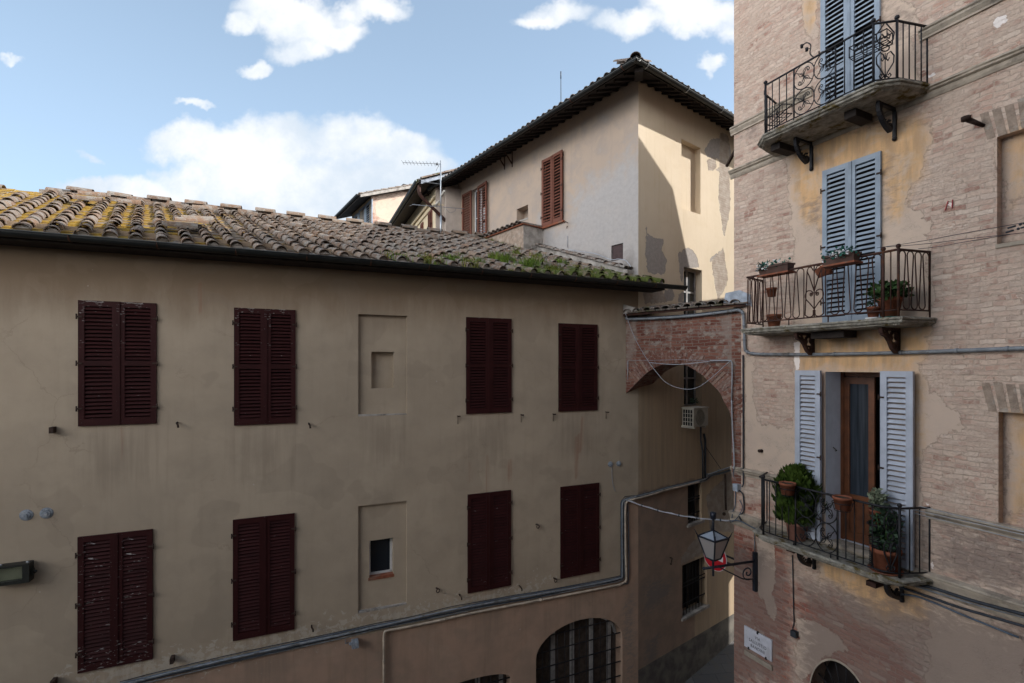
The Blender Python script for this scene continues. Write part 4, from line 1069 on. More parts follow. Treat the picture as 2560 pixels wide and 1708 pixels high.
# ------------------------------------------------------------------ far brick-gabled house
def build_far():
    fr = Frame(-7.55, 26.0, math.atan2(-.83, .56))
    root = fr.root('far_house', 'distant house with a faded brick gable and blue shutters, showing over the roof ridge', 'house')
    zc = fr.hity(928.8, 484)[1]; e = fr.hity(909.4, 477, -.75)[1]
    gy, gz = fr.hitx(1038, 465); k = (gz-zc)/gy
    L = fr.hity(879.8, 536)[0]
    a, b = fr.hity(906, 520)[0], fr.hity(923.5, 520)[0]; zt = fr.hity(915, 513)[1]; a2, b2 = fr.hity(882, 550)[0], fr.hity(892, 550)[0]; zt2 = fr.hity(887, 541)[1]
    wall('side_wall', root, L, 0, 4, zc, [M_['ochrewall'], M_['darkback']], [dict(x0=a, x1=b, z0=CZ+2, z1=zt, depth=.1, back=1), dict(x0=a2, x1=b2, z0=CZ+2, z1=zt2, depth=.1, back=1)], {}, .6)
    z0 = 4.
    P4 = lambda q: [(fr.hitx(840+x/9.8, 420+y/9.8)[0], fr.hitx(840+x/9.8, 420+y/9.8)[1]-k*fr.hitx(840+x/9.8, 420+y/9.8)[0]*(.9)) for x, y in q]
    wall('gable_wall', root, 0, 8, z0, zc, M_['palace'], (), {'plaster': [P4(((1000,760),(1380,720),(1400,820),(1560,700),(1800,700),(1500,1150),(1440,1400),(1000,1200),(930,900)))], 'red': [P4(((870,600),(930,600),(960,1400),(870,1400)))], 'ochre': [[(-9,-9),(-9,-8.9),(-8.9,-9)]], 'dark': [P4(((900,640),(1600,520),(1750,560),(1390,760),(900,740)))], 'white': [[(-9,-9),(-9,-8.9),(-8.9,-9)]]}, .25,
         lambda s, i, z: (-i, s, z+k*s*(z-z0)/(zc-z0)))
    for (p, q, t) in ((a, b, zt), (a2, b2, zt2)):
        w = (q-p)
        for x0, yy in ((p-.45*w, -.05), (q-.45*w, -.05)):
            lf = leaf_mesh(.9*w, CZ+2, t, .05, .08, (.5,), .12).build('shutter', M_['blueshut'], root); lf.location = (x0, yy, 0)
    r = MB(); A = [(L-.55, -.75, e), (.35, -.75, e), (.35, 8.5, e+.75*k+8.5*k), (L-.55, 8.5, e+.75*k+8.5*k)]
    r.add(A+[(x, y, z-.12) for x, y, z in A], [(0,1,2,3), (7,6,5,4), (0,4,5,1), (1,5,6,2), (2,6,7,3), (3,7,4,0)])
    roof = r.build('roof', M_['darkwood'], root)
    t = MB(); rn = random.Random(4)
    eave_tiles(t, (L-.5, -.78, e), (.3, -.78, e), (0, 1), k, 2, .22, .44, rn)
    y = -.75
    while y < 8.2:
        coppo(t, Matrix.Translation((.27, y, e+.06+k*(y+.75))) @ Matrix.Rotation(math.atan(k)-.05, 4, 'X'), .5, .22, .19, .09)
        y += .40
    t.build('roof_tiles', M_['tile2'], roof, fixn=False)
    gutter_run(root, (L-.55, -.75, e+.02), (.35, -.75, e+.02), (0, -1), .08, M_['gutter'])
    v = MB(); v.box(.355, .39, -.7, 8.4, -.13, .02, 0, Matrix.Translation((0, 0, e)) @ Matrix(((1,0,0,0),(0,1,0,0),(0,k,1,k*.75),(0,0,0,1)))); v.build('verge_board', M_['concrete'], root)
    d = MB(); d.tube(bez([(L-.4, -.83, e-.05), (L-.38, -.8, e-.5), (L-.1, -.3, e-1.0), (L+.05, -.08, e-1.6)], 5), .06, 7); d.build('downpipe', M_['rustiron'], root)
    bm = MB(); yb, zb = fr.hitx(840+1690/9.8, 420+520/9.8); bm.box(0, .3, yb-.22, yb+.22, zb-.12, zb+.16); bm.build('beam_end', M_['darkwood'], root)
    MB().box(L+.1, -.3, .3, 8, 4, zc-.3).build('core', M_['ochrewall'], root)
build_far()
# ------------------------------------------------------------------ brick arch across the alley
_a = FL.world(FL.hity(1565, 900)[0], 0); _b = FR.world(FR.hity(1853, 900)[0], 0)
FA = Frame(_a[0], _a[1], math.atan2(_b[1]-_a[1], _b[0]-_a[0])); AW = math.hypot(_b[0]-_a[0], _b[1]-_a[1])

def mat_voussoir():
    t = NT('arch_bricks'); v = t.obj(); r = t.island()
    c = t.ramp(r, [(0, (.17,.07,.05)), (.45, (.24,.115,.085)), (.75, (.30,.20,.155)), (1, (.20,.10,.085))])
    n = t.noise(v, 14, 6, .68); c = t.mix(t.math('MULTIPLY', t.step(n, .5, .62), .7), c, (.36, .30, .26)); c = t.mix(t.step(n, .36, .28), c, (.09, .06, .05))
    return t.done(c, .95, t.bump(n, .7, .02), .1)
def build_arch():
    root = FA.root('brick_arch', 'old red brick arch with a small mossy tile roof spanning the alley between two houses', 'arch')
    h = lambda u, v: FA.hity(u, v)
    P6 = [(1540+x/3.564, 560+y/3.564) for x, y in ((60,1530),(110,1490),(200,1400),(290,1318),(380,1268),(470,1248),(560,1245),(640,1268),(700,1300),(770,1350),(830,1405),(880,1455),(930,1512))]+[(1808.6,1002),(1822,1026),(1829,1048)]
    inn = [h(*p) for p in P6]; inn = [(p[0], p[1]) for p in inn]
    b = bez([(x, 0, z) for x, z in inn], 4); cur = [(max(0, p.x), p.z) for p in b]
    cur[0] = (0.0, cur[0][1])
    xe = cur[-1][0]
    top = h(1700, 790)[1]; dp = .86
    zb = cur[-1][1]
    # front and back faces between intrados and top, soffit
    nx, nz = len(cur), 16
    V, UV, Fc = [], [], []
    for y in (0, dp):
        for (x, z0) in cur:
            for k in range(nz+1):
                z = z0+(top-z0)*k/nz; V.append((x, y, z)); UV.append((x, z))
    m = nz+1; off = nx*m
    for s in range(2):
        for i in range(nx-1):
            for k in range(nz): a = s*off+i*m+k; Fc.append((a, a+m, a+m+1, a+1) if s == 0 else (a, a+1, a+m+1, a+m))
    L = 0
    for i, (x, z) in enumerate(cur):
        if i: L += math.hypot(x-cur[i-1][0], z-cur[i-1][1])
        for k in range(7): V.append((x, dp*k/6, z)); UV.append((dp*k/6, L+5))
    o2 = 2*off
    for i in range(nx-1):
        for k in range(6): a = o2+i*7+k; Fc.append((a, a+1, a+8, a+7))
    # the strip of wall left and right down the jambs and the top
    def q(ps, uv):
        n = len(V); V.extend(ps); UV.extend(uv); Fc.append(tuple(range(n, n+len(ps))))
    zlow = h(1832, 1210)[1]
    q([(xe, 0, zlow), (AW, 0, zlow), (AW, 0, zb), (xe, 0, zb)], [(xe, zlow), (AW, zlow), (AW, zb), (xe, zb)])
    q([(xe, 0, zb), (AW, 0, zb), (AW, 0, top), (xe, 0, top)], [(xe, zb), (AW, zb), (AW, top), (xe, top)])
    q([(xe, 0, zb), (xe, dp, zb), (xe, dp, zlow), (xe, 0, zlow)], [(xe, zb), (xe+dp, zb), (xe+dp, zlow), (xe, zlow)])
    q([(0, 0, top), (AW, 0, top), (AW, dp, top), (0, dp, top)], [(0, 0), (AW, 0), (AW, dp), (0, dp)])
    q([(0, 0, cur[0][1]), (0, dp, cur[0][1]), (0, dp, top), (0, 0, top)], [(0, 0), (dp, 0), (dp, 2), (0, 2)])
    me = bpy.data.meshes.new('arch_wall'); me.from_pydata(V, [], Fc); me.materials.append(M_['archbrick'])
    lay = me.uv_layers.new(name='UVMap'); li = np.empty(len(me.loops), int); me.loops.foreach_get('vertex_index', li)
    U = np.array(UV); lay.data.foreach_set('uv', U[li].astype(np.float32).ravel())
    pp = [[(h(1540+x/3.564, 560+y/3.564)) for x, y in q_] for q_ in (((950,780),(1150,770),(1150,1568),(1040,1568),(1010,1400),(990,1150),(930,900)), ((90,860),(180,860),(190,1100),(120,1280),(80,1250)), ((240,850),(520,850),(500,900),(250,930)))]
    val = np.full(len(V), -.6)
    for p in pp: val = np.maximum(val, sdf(p, U[:, 0], U[:, 1]))
    val[2*off:] = np.minimum(val[2*off:], -.15)
    at = me.attributes.new('plaster', 'FLOAT', 'POINT'); at.data.foreach_set('value', np.clip(val, -.6, .6).astype(np.float32))
    me.update(); aw = bpy.data.objects.new('arch_wall', me); COL.objects.link(aw); aw.parent = root
    # voussoirs
    vb = MB(); rn = random.Random(6); acc = 0
    dens = bez([(x, 0, z) for x, z in inn], 40)
    last = None
    for i in range(1, len(dens)-1):
        p = dens[i]; d = (dens[i+1]-dens[i-1]).normalized(); acc += (dens[i]-dens[i-1]).length
        if acc < .066: continue
        acc = 0
        nrm = Vector((-d.z, 0, d.x))
        if nrm.z < 0 and p.x < AW*.8: nrm = -nrm
        if p.x < .05 or p.x > xe-.02: continue
        ln = rn.choice((.25, .27, .36, .38)); w = .026; o = -.006-rn.uniform(0, .010)
        a0, a1 = p+nrm*.004, p+nrm*ln
        if min(a1.x, a0.x) < .015: continue
        q4 = [a0-d*w, a0+d*w, a1+d*w*1.15, a1-d*w*1.15]
        vb.add([(v.x, o, v.z) for v in q4]+[(v.x, .05, v.z) for v in q4], [(0,1,2,3), (0,4,5,1), (1,5,6,2), (2,6,7,3), (3,7,4,0)])
    vb.build('voussoirs', mat_voussoir(), aw)
    # tile roof, gutter lip
    ez = h(1600, 785)[1]+.02; k = .16
    r = MB(); A = [(-.02, -.10, ez), (AW+.12, -.10, ez), (AW+.12, dp+.1, ez+k), (-.02, dp+.1, ez+k)]
    r.add(A+[(x, y, z-.05) for x, y, z in A], [(0,1,2,3), (7,6,5,4), (0,4,5,1), (1,5,6,2), (2,6,7,3), (3,7,4,0)])
    rf = r.build('roof', M_['rustiron'], root)
    t = MB(); x = .10
    while x < AW:
        for q_ in range(3):
            coppo(t, Matrix.Translation((x+rn.uniform(-.02, .02), -.14+q_*.34+rn.uniform(-.03, .03), ez+.02+q_*.34*k+rn.uniform(0, .02))) @ Matrix.Rotation(rn.gauss(0, .07), 4, 'Z') @ Matrix.Rotation(.10+rn.gauss(0, .02), 4, 'X'), .42, .19, .15, .075)
            embrice(t, Matrix.Translation((x+.12, -.15+q_*.34, ez+.005+q_*.34*k)) @ Matrix.Rotation(.12, 4, 'X'), .42, .21)
        x += .235
    t.build('roof_tiles', M_['mosstile'], rf, fixn=False)
    m = MB(); m.prism([(-.02, ez-.02), (.34, ez), (.30, ez+.10), (.12, ez+.17), (-.02, ez+.22)], lambda p, q_, e: (p, e, q_), -.09, .6); m.build('mortar_fillet', M_['concrete'], rf)
    f = MB(); f.prism([(AW-.30, ez+.05), (AW+.05, ez+.0), (AW+.22, ez-.06), (AW+.20, ez+.16), (AW, ez+.27), (AW-.26, ez+.24)], lambda p, q_, e: (p, e, q_), -.10, .35); f.build('flashing', M_['flash'], rf)
    return root
ARCH = build_arch()

# ------------------------------------------------------------------ the brick palace on the right
def atz(u, v, z):
    """FR plan point (x, out) of the spot at height z seen at photo pixel u, v"""
    t = (z-CZ)/((HY-v)/FP); x, y = FR.loc((u-CX)/FP*t, t); return x, -y
def h_(u, v, n=0.): return FR.hity(u, v, -n)
def poly(q): return [h_(u, v) for u, v in q]
Z2 = lambda q: [h_(1820+x/2.903, 360+y/2.903) for x, y in q]
Z3 = lambda q: [h_(1820+x/3.564, 860+y/3.564) for x, y in q]
Z4 = lambda q: [h_(1820+x/2.579, 1100+y/2.579) for x, y in q]
Z1 = lambda q: [h_(1800+x/3.563, y/3.563) for x, y in q]
ZS = lambda q: [h_(2200+x/1.85, 860+y/1.85) for x, y in q]

def spiral(c, r, turns, a0, sgn=1, n=22, e=.15):
    return [(c[0]+r*(1-(1-e)*k/n)*math.cos(a0+sgn*turns*2*math.pi*k/n), c[1]+r*(1-(1-e)*k/n)*math.sin(a0+sgn*turns*2*math.pi*k/n)) for k in range(n+1)]
def rosette(mb, to, cx, cz, rx, rz, r=.009, kind=0):
    """a wrought circle holding scrolls and a leaf spray"""
    T = lambda q: [to(cx+a*rx, cz+b*rz) for a, b in q]
    mb.tube(T([(math.cos(a), math.sin(a)) for a in np.linspace(0, 6.283, 21)[:-1]]), r, 5, closed=True)
    s = 1 if kind % 2 == 0 else -1
    for k in range(4):
        an = s*(.9+k*1.57)
        rot = lambda p: (p[0]*math.cos(an)-p[1]*math.sin(an), p[0]*math.sin(an)+p[1]*math.cos(an))
        if k % 2 == 0:
            mb.tube(T([rot(p) for p in [(0, 0), (.25, .10), (.5, .13)]+spiral((.55, -.06), .19, 1.15, math.pi/2, -1, 12)]), r*.8, 5)
            mb.tube(T([rot(p) for p in [(0, 0), (.3, .32), (.62, .22), (.72, .02)]]), r*.75, 5)
        else:
            mb.tube(T([rot(p) for p in [(0, 0), (.35, .16), (.72, .04), (.35, -.12), (0, 0)]]), r*.75, 5)
            mb.tube(T([rot(p) for p in [(.1, 0), (.5, -.02), (.95, .05)]]), r*.7, 4)
def lyre(mb, to, cx, z0, z1, w, r=.009):
    T = lambda q: [to(cx+a*w, z0+b*(z1-z0)) for a, b in q]
    for s in (-1, 1):
        mb.tube(T([(s*a, b) for a, b in [(0, .02), (.25, .12), (.85, .28), (.9, .40), (.55, .48), (.2, .44), (.1, .36), (.28, .32), (.42, .37)]]), r, 5)
        mb.tube(T([(s*a, b) for a, b in [(.1, .60), (.8, .68), (.9, .80), (.45, .90), (.1, .98)]]), r, 5)
        mb.tube(T([(s*a, b) for a, b in [(0, .72), (.3, .80), (.5, .76), (.4, .70), (.25, .73)]]), r, 5)
        mb.tube(T([(s*a, b) for a, b in [(.05, .06), (.4, .02), (.6, .06), (.45, .10), (.3, .07)]]), r, 5)
    mb.tube(T([(.42*math.cos(a), .545+.055*math.sin(a)) for a in np.linspace(0, 6.283, 13)[:-1]]), r, 5, closed=True)
    mb.tube(T([(0, .02), (0, .46)]), r*.8, 4)

def bracket_mb(d, hh, style):
    """bracket against the wall: y=-d..0, z=-hh..0"""
    m = MB(); w = .045
    if style == 0:
        m.box(-w/2, w/2, -.035, 0, -hh, 0); m.box(-w/2, w/2, -d, 0, -.035, 0); m.ball((0, -.02, -hh), .035, 0, 6)
        arc = [(0, -d*.92+d*.92*(1-math.cos(a)) if 0 else -d*(.95*math.cos(a)), -hh*.80*math.sin(a)-.02) for a in np.linspace(.0, 1.25, 9)]
        for p, q in zip(arc, arc[1:]): m.bar(p, q, .055, .05)
        m.tube([(0, -d*.32+p[0], -hh*.66+p[1]) for p in spiral((0, 0), hh*.20, 1.6, 1.4, 1, 20)], .019, 6)
        m.tube([(0, -d*.88+p[0], -hh*.16+p[1]) for p in spiral((0, 0), hh*.13, 1.3, 0, 1, 16)], .020, 6)
        for k in range(2, 7): m.tube([arc[k], (0, arc[k][1]+.06, arc[k][2]+.055)], .013, 5)
    else:
        m.box(-w/2, w/2, -.04, 0, -hh, 0); m.box(-w/2, w/2, -d, 0, -.04, 0)
        arc = [(0, y*d, z*hh) for y, z in ((-1, -.02), (-.98, -.22), (-.72, -.30), (-.55, -.50), (-.40, -.78), (-.18, -.95), (0, -.97))]
        for p, q in zip(arc, arc[1:]): m.bar(p, q, .05, .05)
        m.tube([(0, -d*.30+.20*d*math.cos(a), -hh*.48+.34*hh*math.sin(a)) for a in np.linspace(0, 6.283, 15)[:-1]], .024, 6, closed=True)
        for a0 in (.5, 2.6, 4.7): m.tube([(0, -d*.30+.09*math.cos(a0)+p[0], -hh*.48+.08*math.sin(a0)+p[1]) for p in spiral((0, 0), .06, 1.2, a0, 1, 12)], .017, 5)
        m.tube([(0, -d*.72, -.04), (0, -d*.55, -.14), (0, -d*.62, -.2)], .017, 5)
    return m

def balcony(root, spec):
    """slab with a moulded edge (the part), railing, brackets and beams (its sub-parts)"""
    zr = spec['rail_z']; zs = spec['slab_z']; pts = spec['plan']
    def off(k): # slab outline a little larger than the rail
        return [(pts[0][0]-k, 0)]+[(x+(-k if i < 2 else (0 if i == 2 else k))*(1 if i in (0, 1, 4, 5) else .55)*(1 if i != 3 else 1), n+k*.9) for i, (x, n) in enumerate(pts) if 0 < i < 5]+[(pts[5][0]+k, 0)]
    mb = MB(); prof = [(.075, 0), (.085, -.012), (.085, -.03), (.06, -.042), (.075, -.055), (.065, -.075), (.03, -.088), (.02, -.105), (-.03, -.115)]
    rings = [off(k) for k, z in prof]; n = 6; rn = random.Random(spec['seed'])
    N = 60
    def dens(r):
        o = []
        for i in range(5):
            for q in range(12): t = q/12; o.append((r[i][0]*(1-t)+r[i+1][0]*t, r[i][1]*(1-t)+r[i+1][1]*t))
        return o+[r[5]]
    vs = []
    for (k, z), r in zip(prof, rings):
        for (x, nn) in dens(r): vs.append((x+rn.uniform(-.004, .004), -nn+rn.uniform(-.006, .006)*(nn > .02), zs+z+rn.uniform(-.004, .004)))
    m = 61
    fs = [(k*m+j, k*m+j+1, (k+1)*m+j+1, (k+1)*m+j) for k in range(len(prof)-1) for j in range(m-1)]
    fs += [tuple(range(m)), tuple((len(prof)-1)*m+j for j in range(m-1, -1, -1))]
    mb.add(vs, fs)
    slab = mb.build('balcony', M_['stone'], root, spec['label'])
    # railing
    im = spec['iron']; rl = MB(); pos = [Vector((x, -nn, 0)) for x, nn in pts]; z0, z1 = zs+spec.get('gap', .06), zr
    for za, r in ((z1, .017), (z0, .011)): rl.tube([p+Vector((0, 0, za)) for p in pos], r, 6)
    for i in spec['posts']:
        p = pos[i]; rl.tube([p+Vector((0, 0, zs-.0)), p+Vector((0, 0, z1+.02))], .018, 6); rl.ball(p+Vector((0, 0, z1+.045)), .032)
    for i in (0, 5): rl.tube([pos[i]+Vector((0, 0, zs)), pos[i]+Vector((0, 0, z1))], .012, 5)
    for i in range(5):
        a, b = pos[i], pos[i+1]; L = (b-a).length
        to = lambda s, z, a=a, b=b, L=L: (a+(b-a)*(s/L))+Vector((0, 0, z))
        spec['fill'](rl, to, L, z0, z1, i)
        if i == 2:
            for q in (.3, .62): rl.tube([to(L*q, zs), to(L*q, z0)], .010, 5)
    rl.build('railing', im, slab)
    first = None
    for (bx, d, hh, st) in spec['brackets']:
        if first is None: first = bracket_mb(d, hh, st).build('bracket', im, slab); o = first
        else: o = first.copy(); COL.objects.link(o); o.parent = slab
        o.location = (bx, 0, zs-.118)
    for (bx, w, n0, n1) in spec['beams']:
        MB().box(bx-w/2, bx+w/2, -n1, -n0, zs-.225, zs-.117).build('beam', M_['darkwood'], slab)
    return slab

def plan_from(zr, wr, cr, fr_, fl):
    W = atz(*wr, zr); C = atz(*cr, zr); F_ = atz(*fr_, zr); G = atz(*fl, zr); n = (F_[1]+G[1])/2
    return [(G[0]-(W[0]-F_[0]), 0), (G[0]-(C[0]-F_[0]), C[1]), (G[0], n), (F_[0], n), (C[0], C[1]), (W[0], 0)]

def build_palace():
    root = FR.root('brick_palace', 'tall weathered brick palace with three iron balconies, pale blue shutters and patches of ochre plaster', 'house')
    TOP = CZ+7.55
    dr = lambda ul, ur, vt, vb, vu: (h_(ul, vu)[0], h_(ur, vu)[0], h_((ul+ur)/2, vb)[1], h_((ul+ur)/2, vt)[1])
    # doors (x0, x1, z0, z1)
    zs_top = h_(2309, 222)[1]; zs_mid = h_(2331, 795)[1]; zs_low = h_(2320, 1441)[1]
    T1 = (h_(2055, 200)[0], h_(2203, 200)[0], zs_top+.02, zs_top+2.55)
    T2 = (h_(2059.5, 600)[0], h_(2205, 600)[0], zs_mid+.02, (h_(2059.5, 428)[1]+h_(2205, 380)[1])/2)
    T3 = (h_(2064, 1100)[0], h_(2206, 1100)[0], zs_low+.02, h_(2100, 930)[1])
    N1 = (h_(2492.6, 480)[0], h_(2492.6, 480)[0]+1.15, h_(2494, 612)[1], h_(2492.6, 343)[1])
    N2 = (h_(2496, 1200)[0], h_(2496, 1200)[0]+1.15, h_(2496, 1309)[1], h_(2496, 1030)[1])
    ax0, ax1, at_ = h_(2026, 1690)[0], h_(2185, 1700)[0], h_(2082, 1648)[1]
    ops = [dict(x0=T[0]+.03, x1=T[1]-.03, z0=T[2], z1=T[3]-.03, depth=.12, back=1) for T in (T1, T2)]
    DD = .2
    while FR.hity(2100.5, 1100, DD)[0] > T3[0] and DD < .6: DD += .01
    ops += [dict(x0=T3[0], x1=T3[1], z0=T3[2], z1=T3[3], depth=DD+.5, back=1, jamb=2)]
    ops += [dict(x0=N[0], x1=N[1], z0=N[2], z1=N[3], depth=.13, back=0) for N in (N1, N2)]
    ops += [dict(x0=ax0, x1=ax1+.02, z0=.8, z1=at_, depth=.36, arch=.74, back=1)]
    F_ = {}
    F_['plaster'] = [Z2(((460,60),(475,350),(490,560),(520,860),(520,1560),(480,1560),(480,900),(440,300),(420,80))),
        Z2(((440,0),(1480,-160),(1440,50),(1400,240),(1320,370),(1300,430),(1360,500),(1430,540),(1500,570),(1470,640),(1450,780),(1480,1250),(1500,1330),(1430,1420),(1440,1500),(1400,1568),(480,1568),(480,900))),
        Z3(((580,-20),(1750,-20),(1715,120),(1720,220),(1780,430),(1900,500),(1990,580),(2067,620),(2067,760),(1990,800),(1900,820),(1760,950),(1700,1100),(1720,1568),(560,1568),(590,1200),(560,800),(590,400))),
        Z3(((140,110),(240,110),(220,330),(240,470),(235,560),(270,690),(420,740),(590,760),(590,1130),(420,1150),(150,1130))),
        Z1(((700,-40),(860,-40),(880,330),(830,330),(760,250))), Z1(((1440,-40),(1600,-60),(1750,130),(1760,230),(1700,330),(1780,640),(1780,760),(1440,830))),
        Z4(((1290,900),(1496,1000),(1700,1150),(1700,1700),(1440,1700),(1300,1450),(1285,1190))), Z4(((560,740),(1290,930),(1285,1190),(1180,1130),(1110,1160),(1010,1195),(920,1130),(850,1040),(730,960),(600,890))), Z4(((450,1150),(640,1200),(760,1350),(620,1400),(500,1560),(440,1500))), Z4(((180,600),(300,640),(300,1180),(200,1000),(170,800))),
        ZS(((220,1120),(666,1370),(666,1600),(220,1600))),
        [(N1[0]+.02, N1[3]-.005), (N1[0]+.4, N1[3]-.005), (N1[0]+.22, N1[3]-.6), (N1[0]+.02, N1[3]-1.1)], [(N2[0]+.02, N2[3]-.005), (N2[1]-.01, N2[3]-.005), (N2[1]-.01, N2[2]+.6), (N2[0]+.3, N2[2]+.5), (N2[0]+.02, N2[2]+.02)]]
    F_['ochre'] = [Z2(((480,110),(700,60),(690,700),(640,600),(560,560),(520,500),(480,330))), Z2(((640,-60),(1440,-200),(1420,240),(1320,380),(1250,560),(1160,480),(1120,100),(700,200),(640,120))),
        Z2(((500,1350),(1480,1300),(1430,1500),(1420,1568),(520,1568))), Z3(((640,-10),(1700,-10),(1690,235),(1660,245),(1380,245),(640,230))), Z1(((720,-40),(850,-40),(870,180),(800,260),(760,200))),
        Z1(((640,1330),(1830,830),(1860,900),(1840,1500),(1450,1600),(900,1420),(640,1600))), Z3(((1665,240),(1710,240),(1740,1000),(1670,1000))),
        Z4(((560,740),(1290,930),(1285,1190),(1180,1130),(1110,1160),(1010,1195),(920,1130),(850,1040),(730,960),(600,890))),
        [(N1[0]+.1, N1[3]+.1), (N1[0]+.35, N1[3]+.1), (N1[0]+.22, N1[3]-.6), (N1[0]+.1, N1[3]-.9)], [(N2[0]+.1, N2[3]+.1), (N2[1]+.2, N2[3]+.1), (N2[1]+.2, N2[2]+.6), (N2[0]+.3, N2[2]+.55), (N2[0]+.22, N2[2]+.2), (N2[0]+.1, N2[2]+.02)]]
    F_['red'] = [Z4(((-30,540),(430,700),(430,1568),(-30,1568))), Z4(((430,950),(700,1050),(1000,1250),(1200,1400),(1290,1700),(430,1700))), Z4(((80,400),(240,420),(240,480),(80,450)))]
    F_['dark'] = [Z4(((450,900),(600,960),(1000,1200),(1290,1450),(1320,1568),(450,1568))), Z4(((-40,600),(430,760),(430,1620),(-40,1620))), [h_(u, v) for u, v in ((1990,1430),(2150,1470),(2330,1490),(2700,1580),(2700,1800),(1990,1800))], [h_(u, v) for u, v in ((2330,1290),(2600,1350),(2600,1530),(2330,1440))],  # lower wall: street grime, with dimmer light there put into the colour
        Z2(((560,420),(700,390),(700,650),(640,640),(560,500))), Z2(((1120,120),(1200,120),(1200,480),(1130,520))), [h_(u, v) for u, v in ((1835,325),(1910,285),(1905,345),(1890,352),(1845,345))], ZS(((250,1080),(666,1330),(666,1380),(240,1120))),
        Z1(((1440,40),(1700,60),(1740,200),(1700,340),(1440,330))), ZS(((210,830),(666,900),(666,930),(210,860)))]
    F_['white'] = [[h_(2260+x/5.227, y/5.227) for x, y in ((1165,280),(1210,225),(1330,210),(1345,260),(1290,340),(1210,390),(1165,345))], [h_(2260+x/5.227, y/5.227) for x, y in ((250,1000),(470,905),(490,930),(420,970),(480,1060),(460,1060),(430,990),(270,1050))],
        [h_(2260+x/5.227, 1240+y/5.227) for x, y in ((280,90),(350,100),(400,200),(340,190))], [h_(2260+x/5.227, 1240+y/5.227) for x, y in ((310,830),(360,840),(410,920),(400,980),(350,900))],
        [h_(2370+x, 505+y) for x, y in ((-1,3),(2,0),(7,1),(9,8),(6,14),(2,12),(-1,14))], Z3(((590,-20),(632,-20),(630,235),(600,235)))]
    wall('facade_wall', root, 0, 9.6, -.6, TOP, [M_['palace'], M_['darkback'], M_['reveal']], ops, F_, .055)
    # alley side and an unseen rear mass, its outline shaped to cast the shadow edges
    sd = FR.loc(FR.ox+.798*5, FR.oy+.603*5); L = math.hypot(*sd); dx, dy = sd[0]/L, sd[1]/L
    s = MB(); s.add([(0, .004, -.6), (dx*2.3, dy*2.3, -.6), (dx*2.3, dy*2.3, TOP-.1), (0, .004, TOP-.1)], [(0,1,2,3)])
    wall('alley_wall', root, -2.3, -.003, -.6, TOP-.05, [M_['palace']], (), {'red': [[(-3, -1), (0, -1), (0, CZ-3.2), (-3, CZ-3.2)]], 'plaster': [[(-9,-9),(-9,-8.9),(-8.9,-9)]], 'ochre': [[(-9,-9),(-9,-8.9),(-8.9,-9)]], 'white': [[(-9,-9),(-9,-8.9),(-8.9,-9)]]}, .2,
         lambda s_, i, z: (-s_*dx+i*dy*1., -s_*dy-i*dx*-1. if 0 else -s_*dy-i*dx, z))
    prof = [(-4, 6.5), (3.0, 6.6), (6.75, 6.63), (8.12, 6.8), (9.2, 6.2), (9.75, 5.2), (10.3, 4.35), (11.25, 3.36), (12.06, 1.72), (12.7, -1.6), (13.66, -2.2)]
    def X0(Y): return max(7.0, 9.1-.496*Y+.7) if Y < 9.53 else max(7.0, FR.ox+(Y-FR.oy)*1.323+.12)
    m = MB(); n = len(prof); vs = []
    for Y, ze in prof:
        x = X0(Y); z = CZ+ze+x/1.48
        for X, zz in ((x, -.2), (x, z), (x+7, z-1.5), (x+7, -.2)): a, b = FR.loc(X, Y); vs.append((a, b, zz))
    fs = [(4*k+j, 4*k+4+j, 4*k+4+(j+1) % 4, 4*k+(j+1) % 4) for k in range(n-1) for j in range(4)]+[(0,1,2,3), (4*n-4, 4*n-1, 4*n-2, 4*n-3)]
    m.add(vs, fs); m.build('shading_wing', M_['tan'], root)
    m = MB(); vs = []
    for Y in (13.66, 17.5):
        x = X0(Y)
        for X, zz in ((x, CZ-10.0+x/1.48), (x, CZ-2.2+x/1.48), (x+.4, CZ-2.2+x/1.48), (x+.4, CZ-10.0+x/1.48)): a, b = FR.loc(X, Y); vs.append((a, b, zz))
    m.add(vs, [(0,1,2,3), (7,6,5,4), (0,4,5,1), (1,5,6,2), (2,6,7,3), (3,7,4,0)]); m.build('shading_slab', M_['tan'], root)  # unseen slab added to keep sun off the alley wall above a low sliver
    # string courses
    def course(name, x0, x1, pr):
        c = MB(); N = int((x1-x0)/.25)+1; vs = []; rn = random.Random(int(pr[0][1]*100))
        for i in range(N+1):
            x = x0+(x1-x0)*i/N
            for nn, z in pr: vs.append((x, -nn*(1+rn.uniform(-.06, .06)), z+rn.uniform(-.003, .003)))
        k = len(pr); fs = [(i*k+j, (i+1)*k+j, (i+1)*k+j+1, i*k+j+1) for i in range(N) for j in range(k-1)]+[tuple(range(k)), tuple(N*k+j for j in range(k-1, -1, -1))]
        c.add(vs, fs); return c.build(name, M_['moldstone'], root)
    zA1, zA0 = h_(1833, 319)[1], h_(1833, 339)[1]; zB1, zB0 = h_(1833, 427)[1], h_(1833, 447)[1]
    pa = lambda a, b: [(0, a+.01), (.05, a), (.065, a-.03), (.045, a-.05), (.05, (a+b)/2), (.02, b+.03), (.025, b), (0, b-.005)]
    pb = lambda a, b: [(0, a+.02), (.085, a), (.09, a-.025), (.07, a-.04), (.065, a-.06), (.035, (a+b)/2), (.03, b+.035), (.012, b), (0, b-.004)]
    course('string_course', -.06, h_(2032, 300)[0], pa(zA1, zA0)); course('string_course', h_(2300, 90)[0], 9.6, pa(zA1, zA0))
    course('string_course', -.07, 9.6, pb(zB1, zB0))
    zC1, zC0 = h_(1838, 1166)[1], h_(1838, 1184)[1]; zD1, zD0 = h_(1836, 1279)[1], h_(1836, 1312)[1]
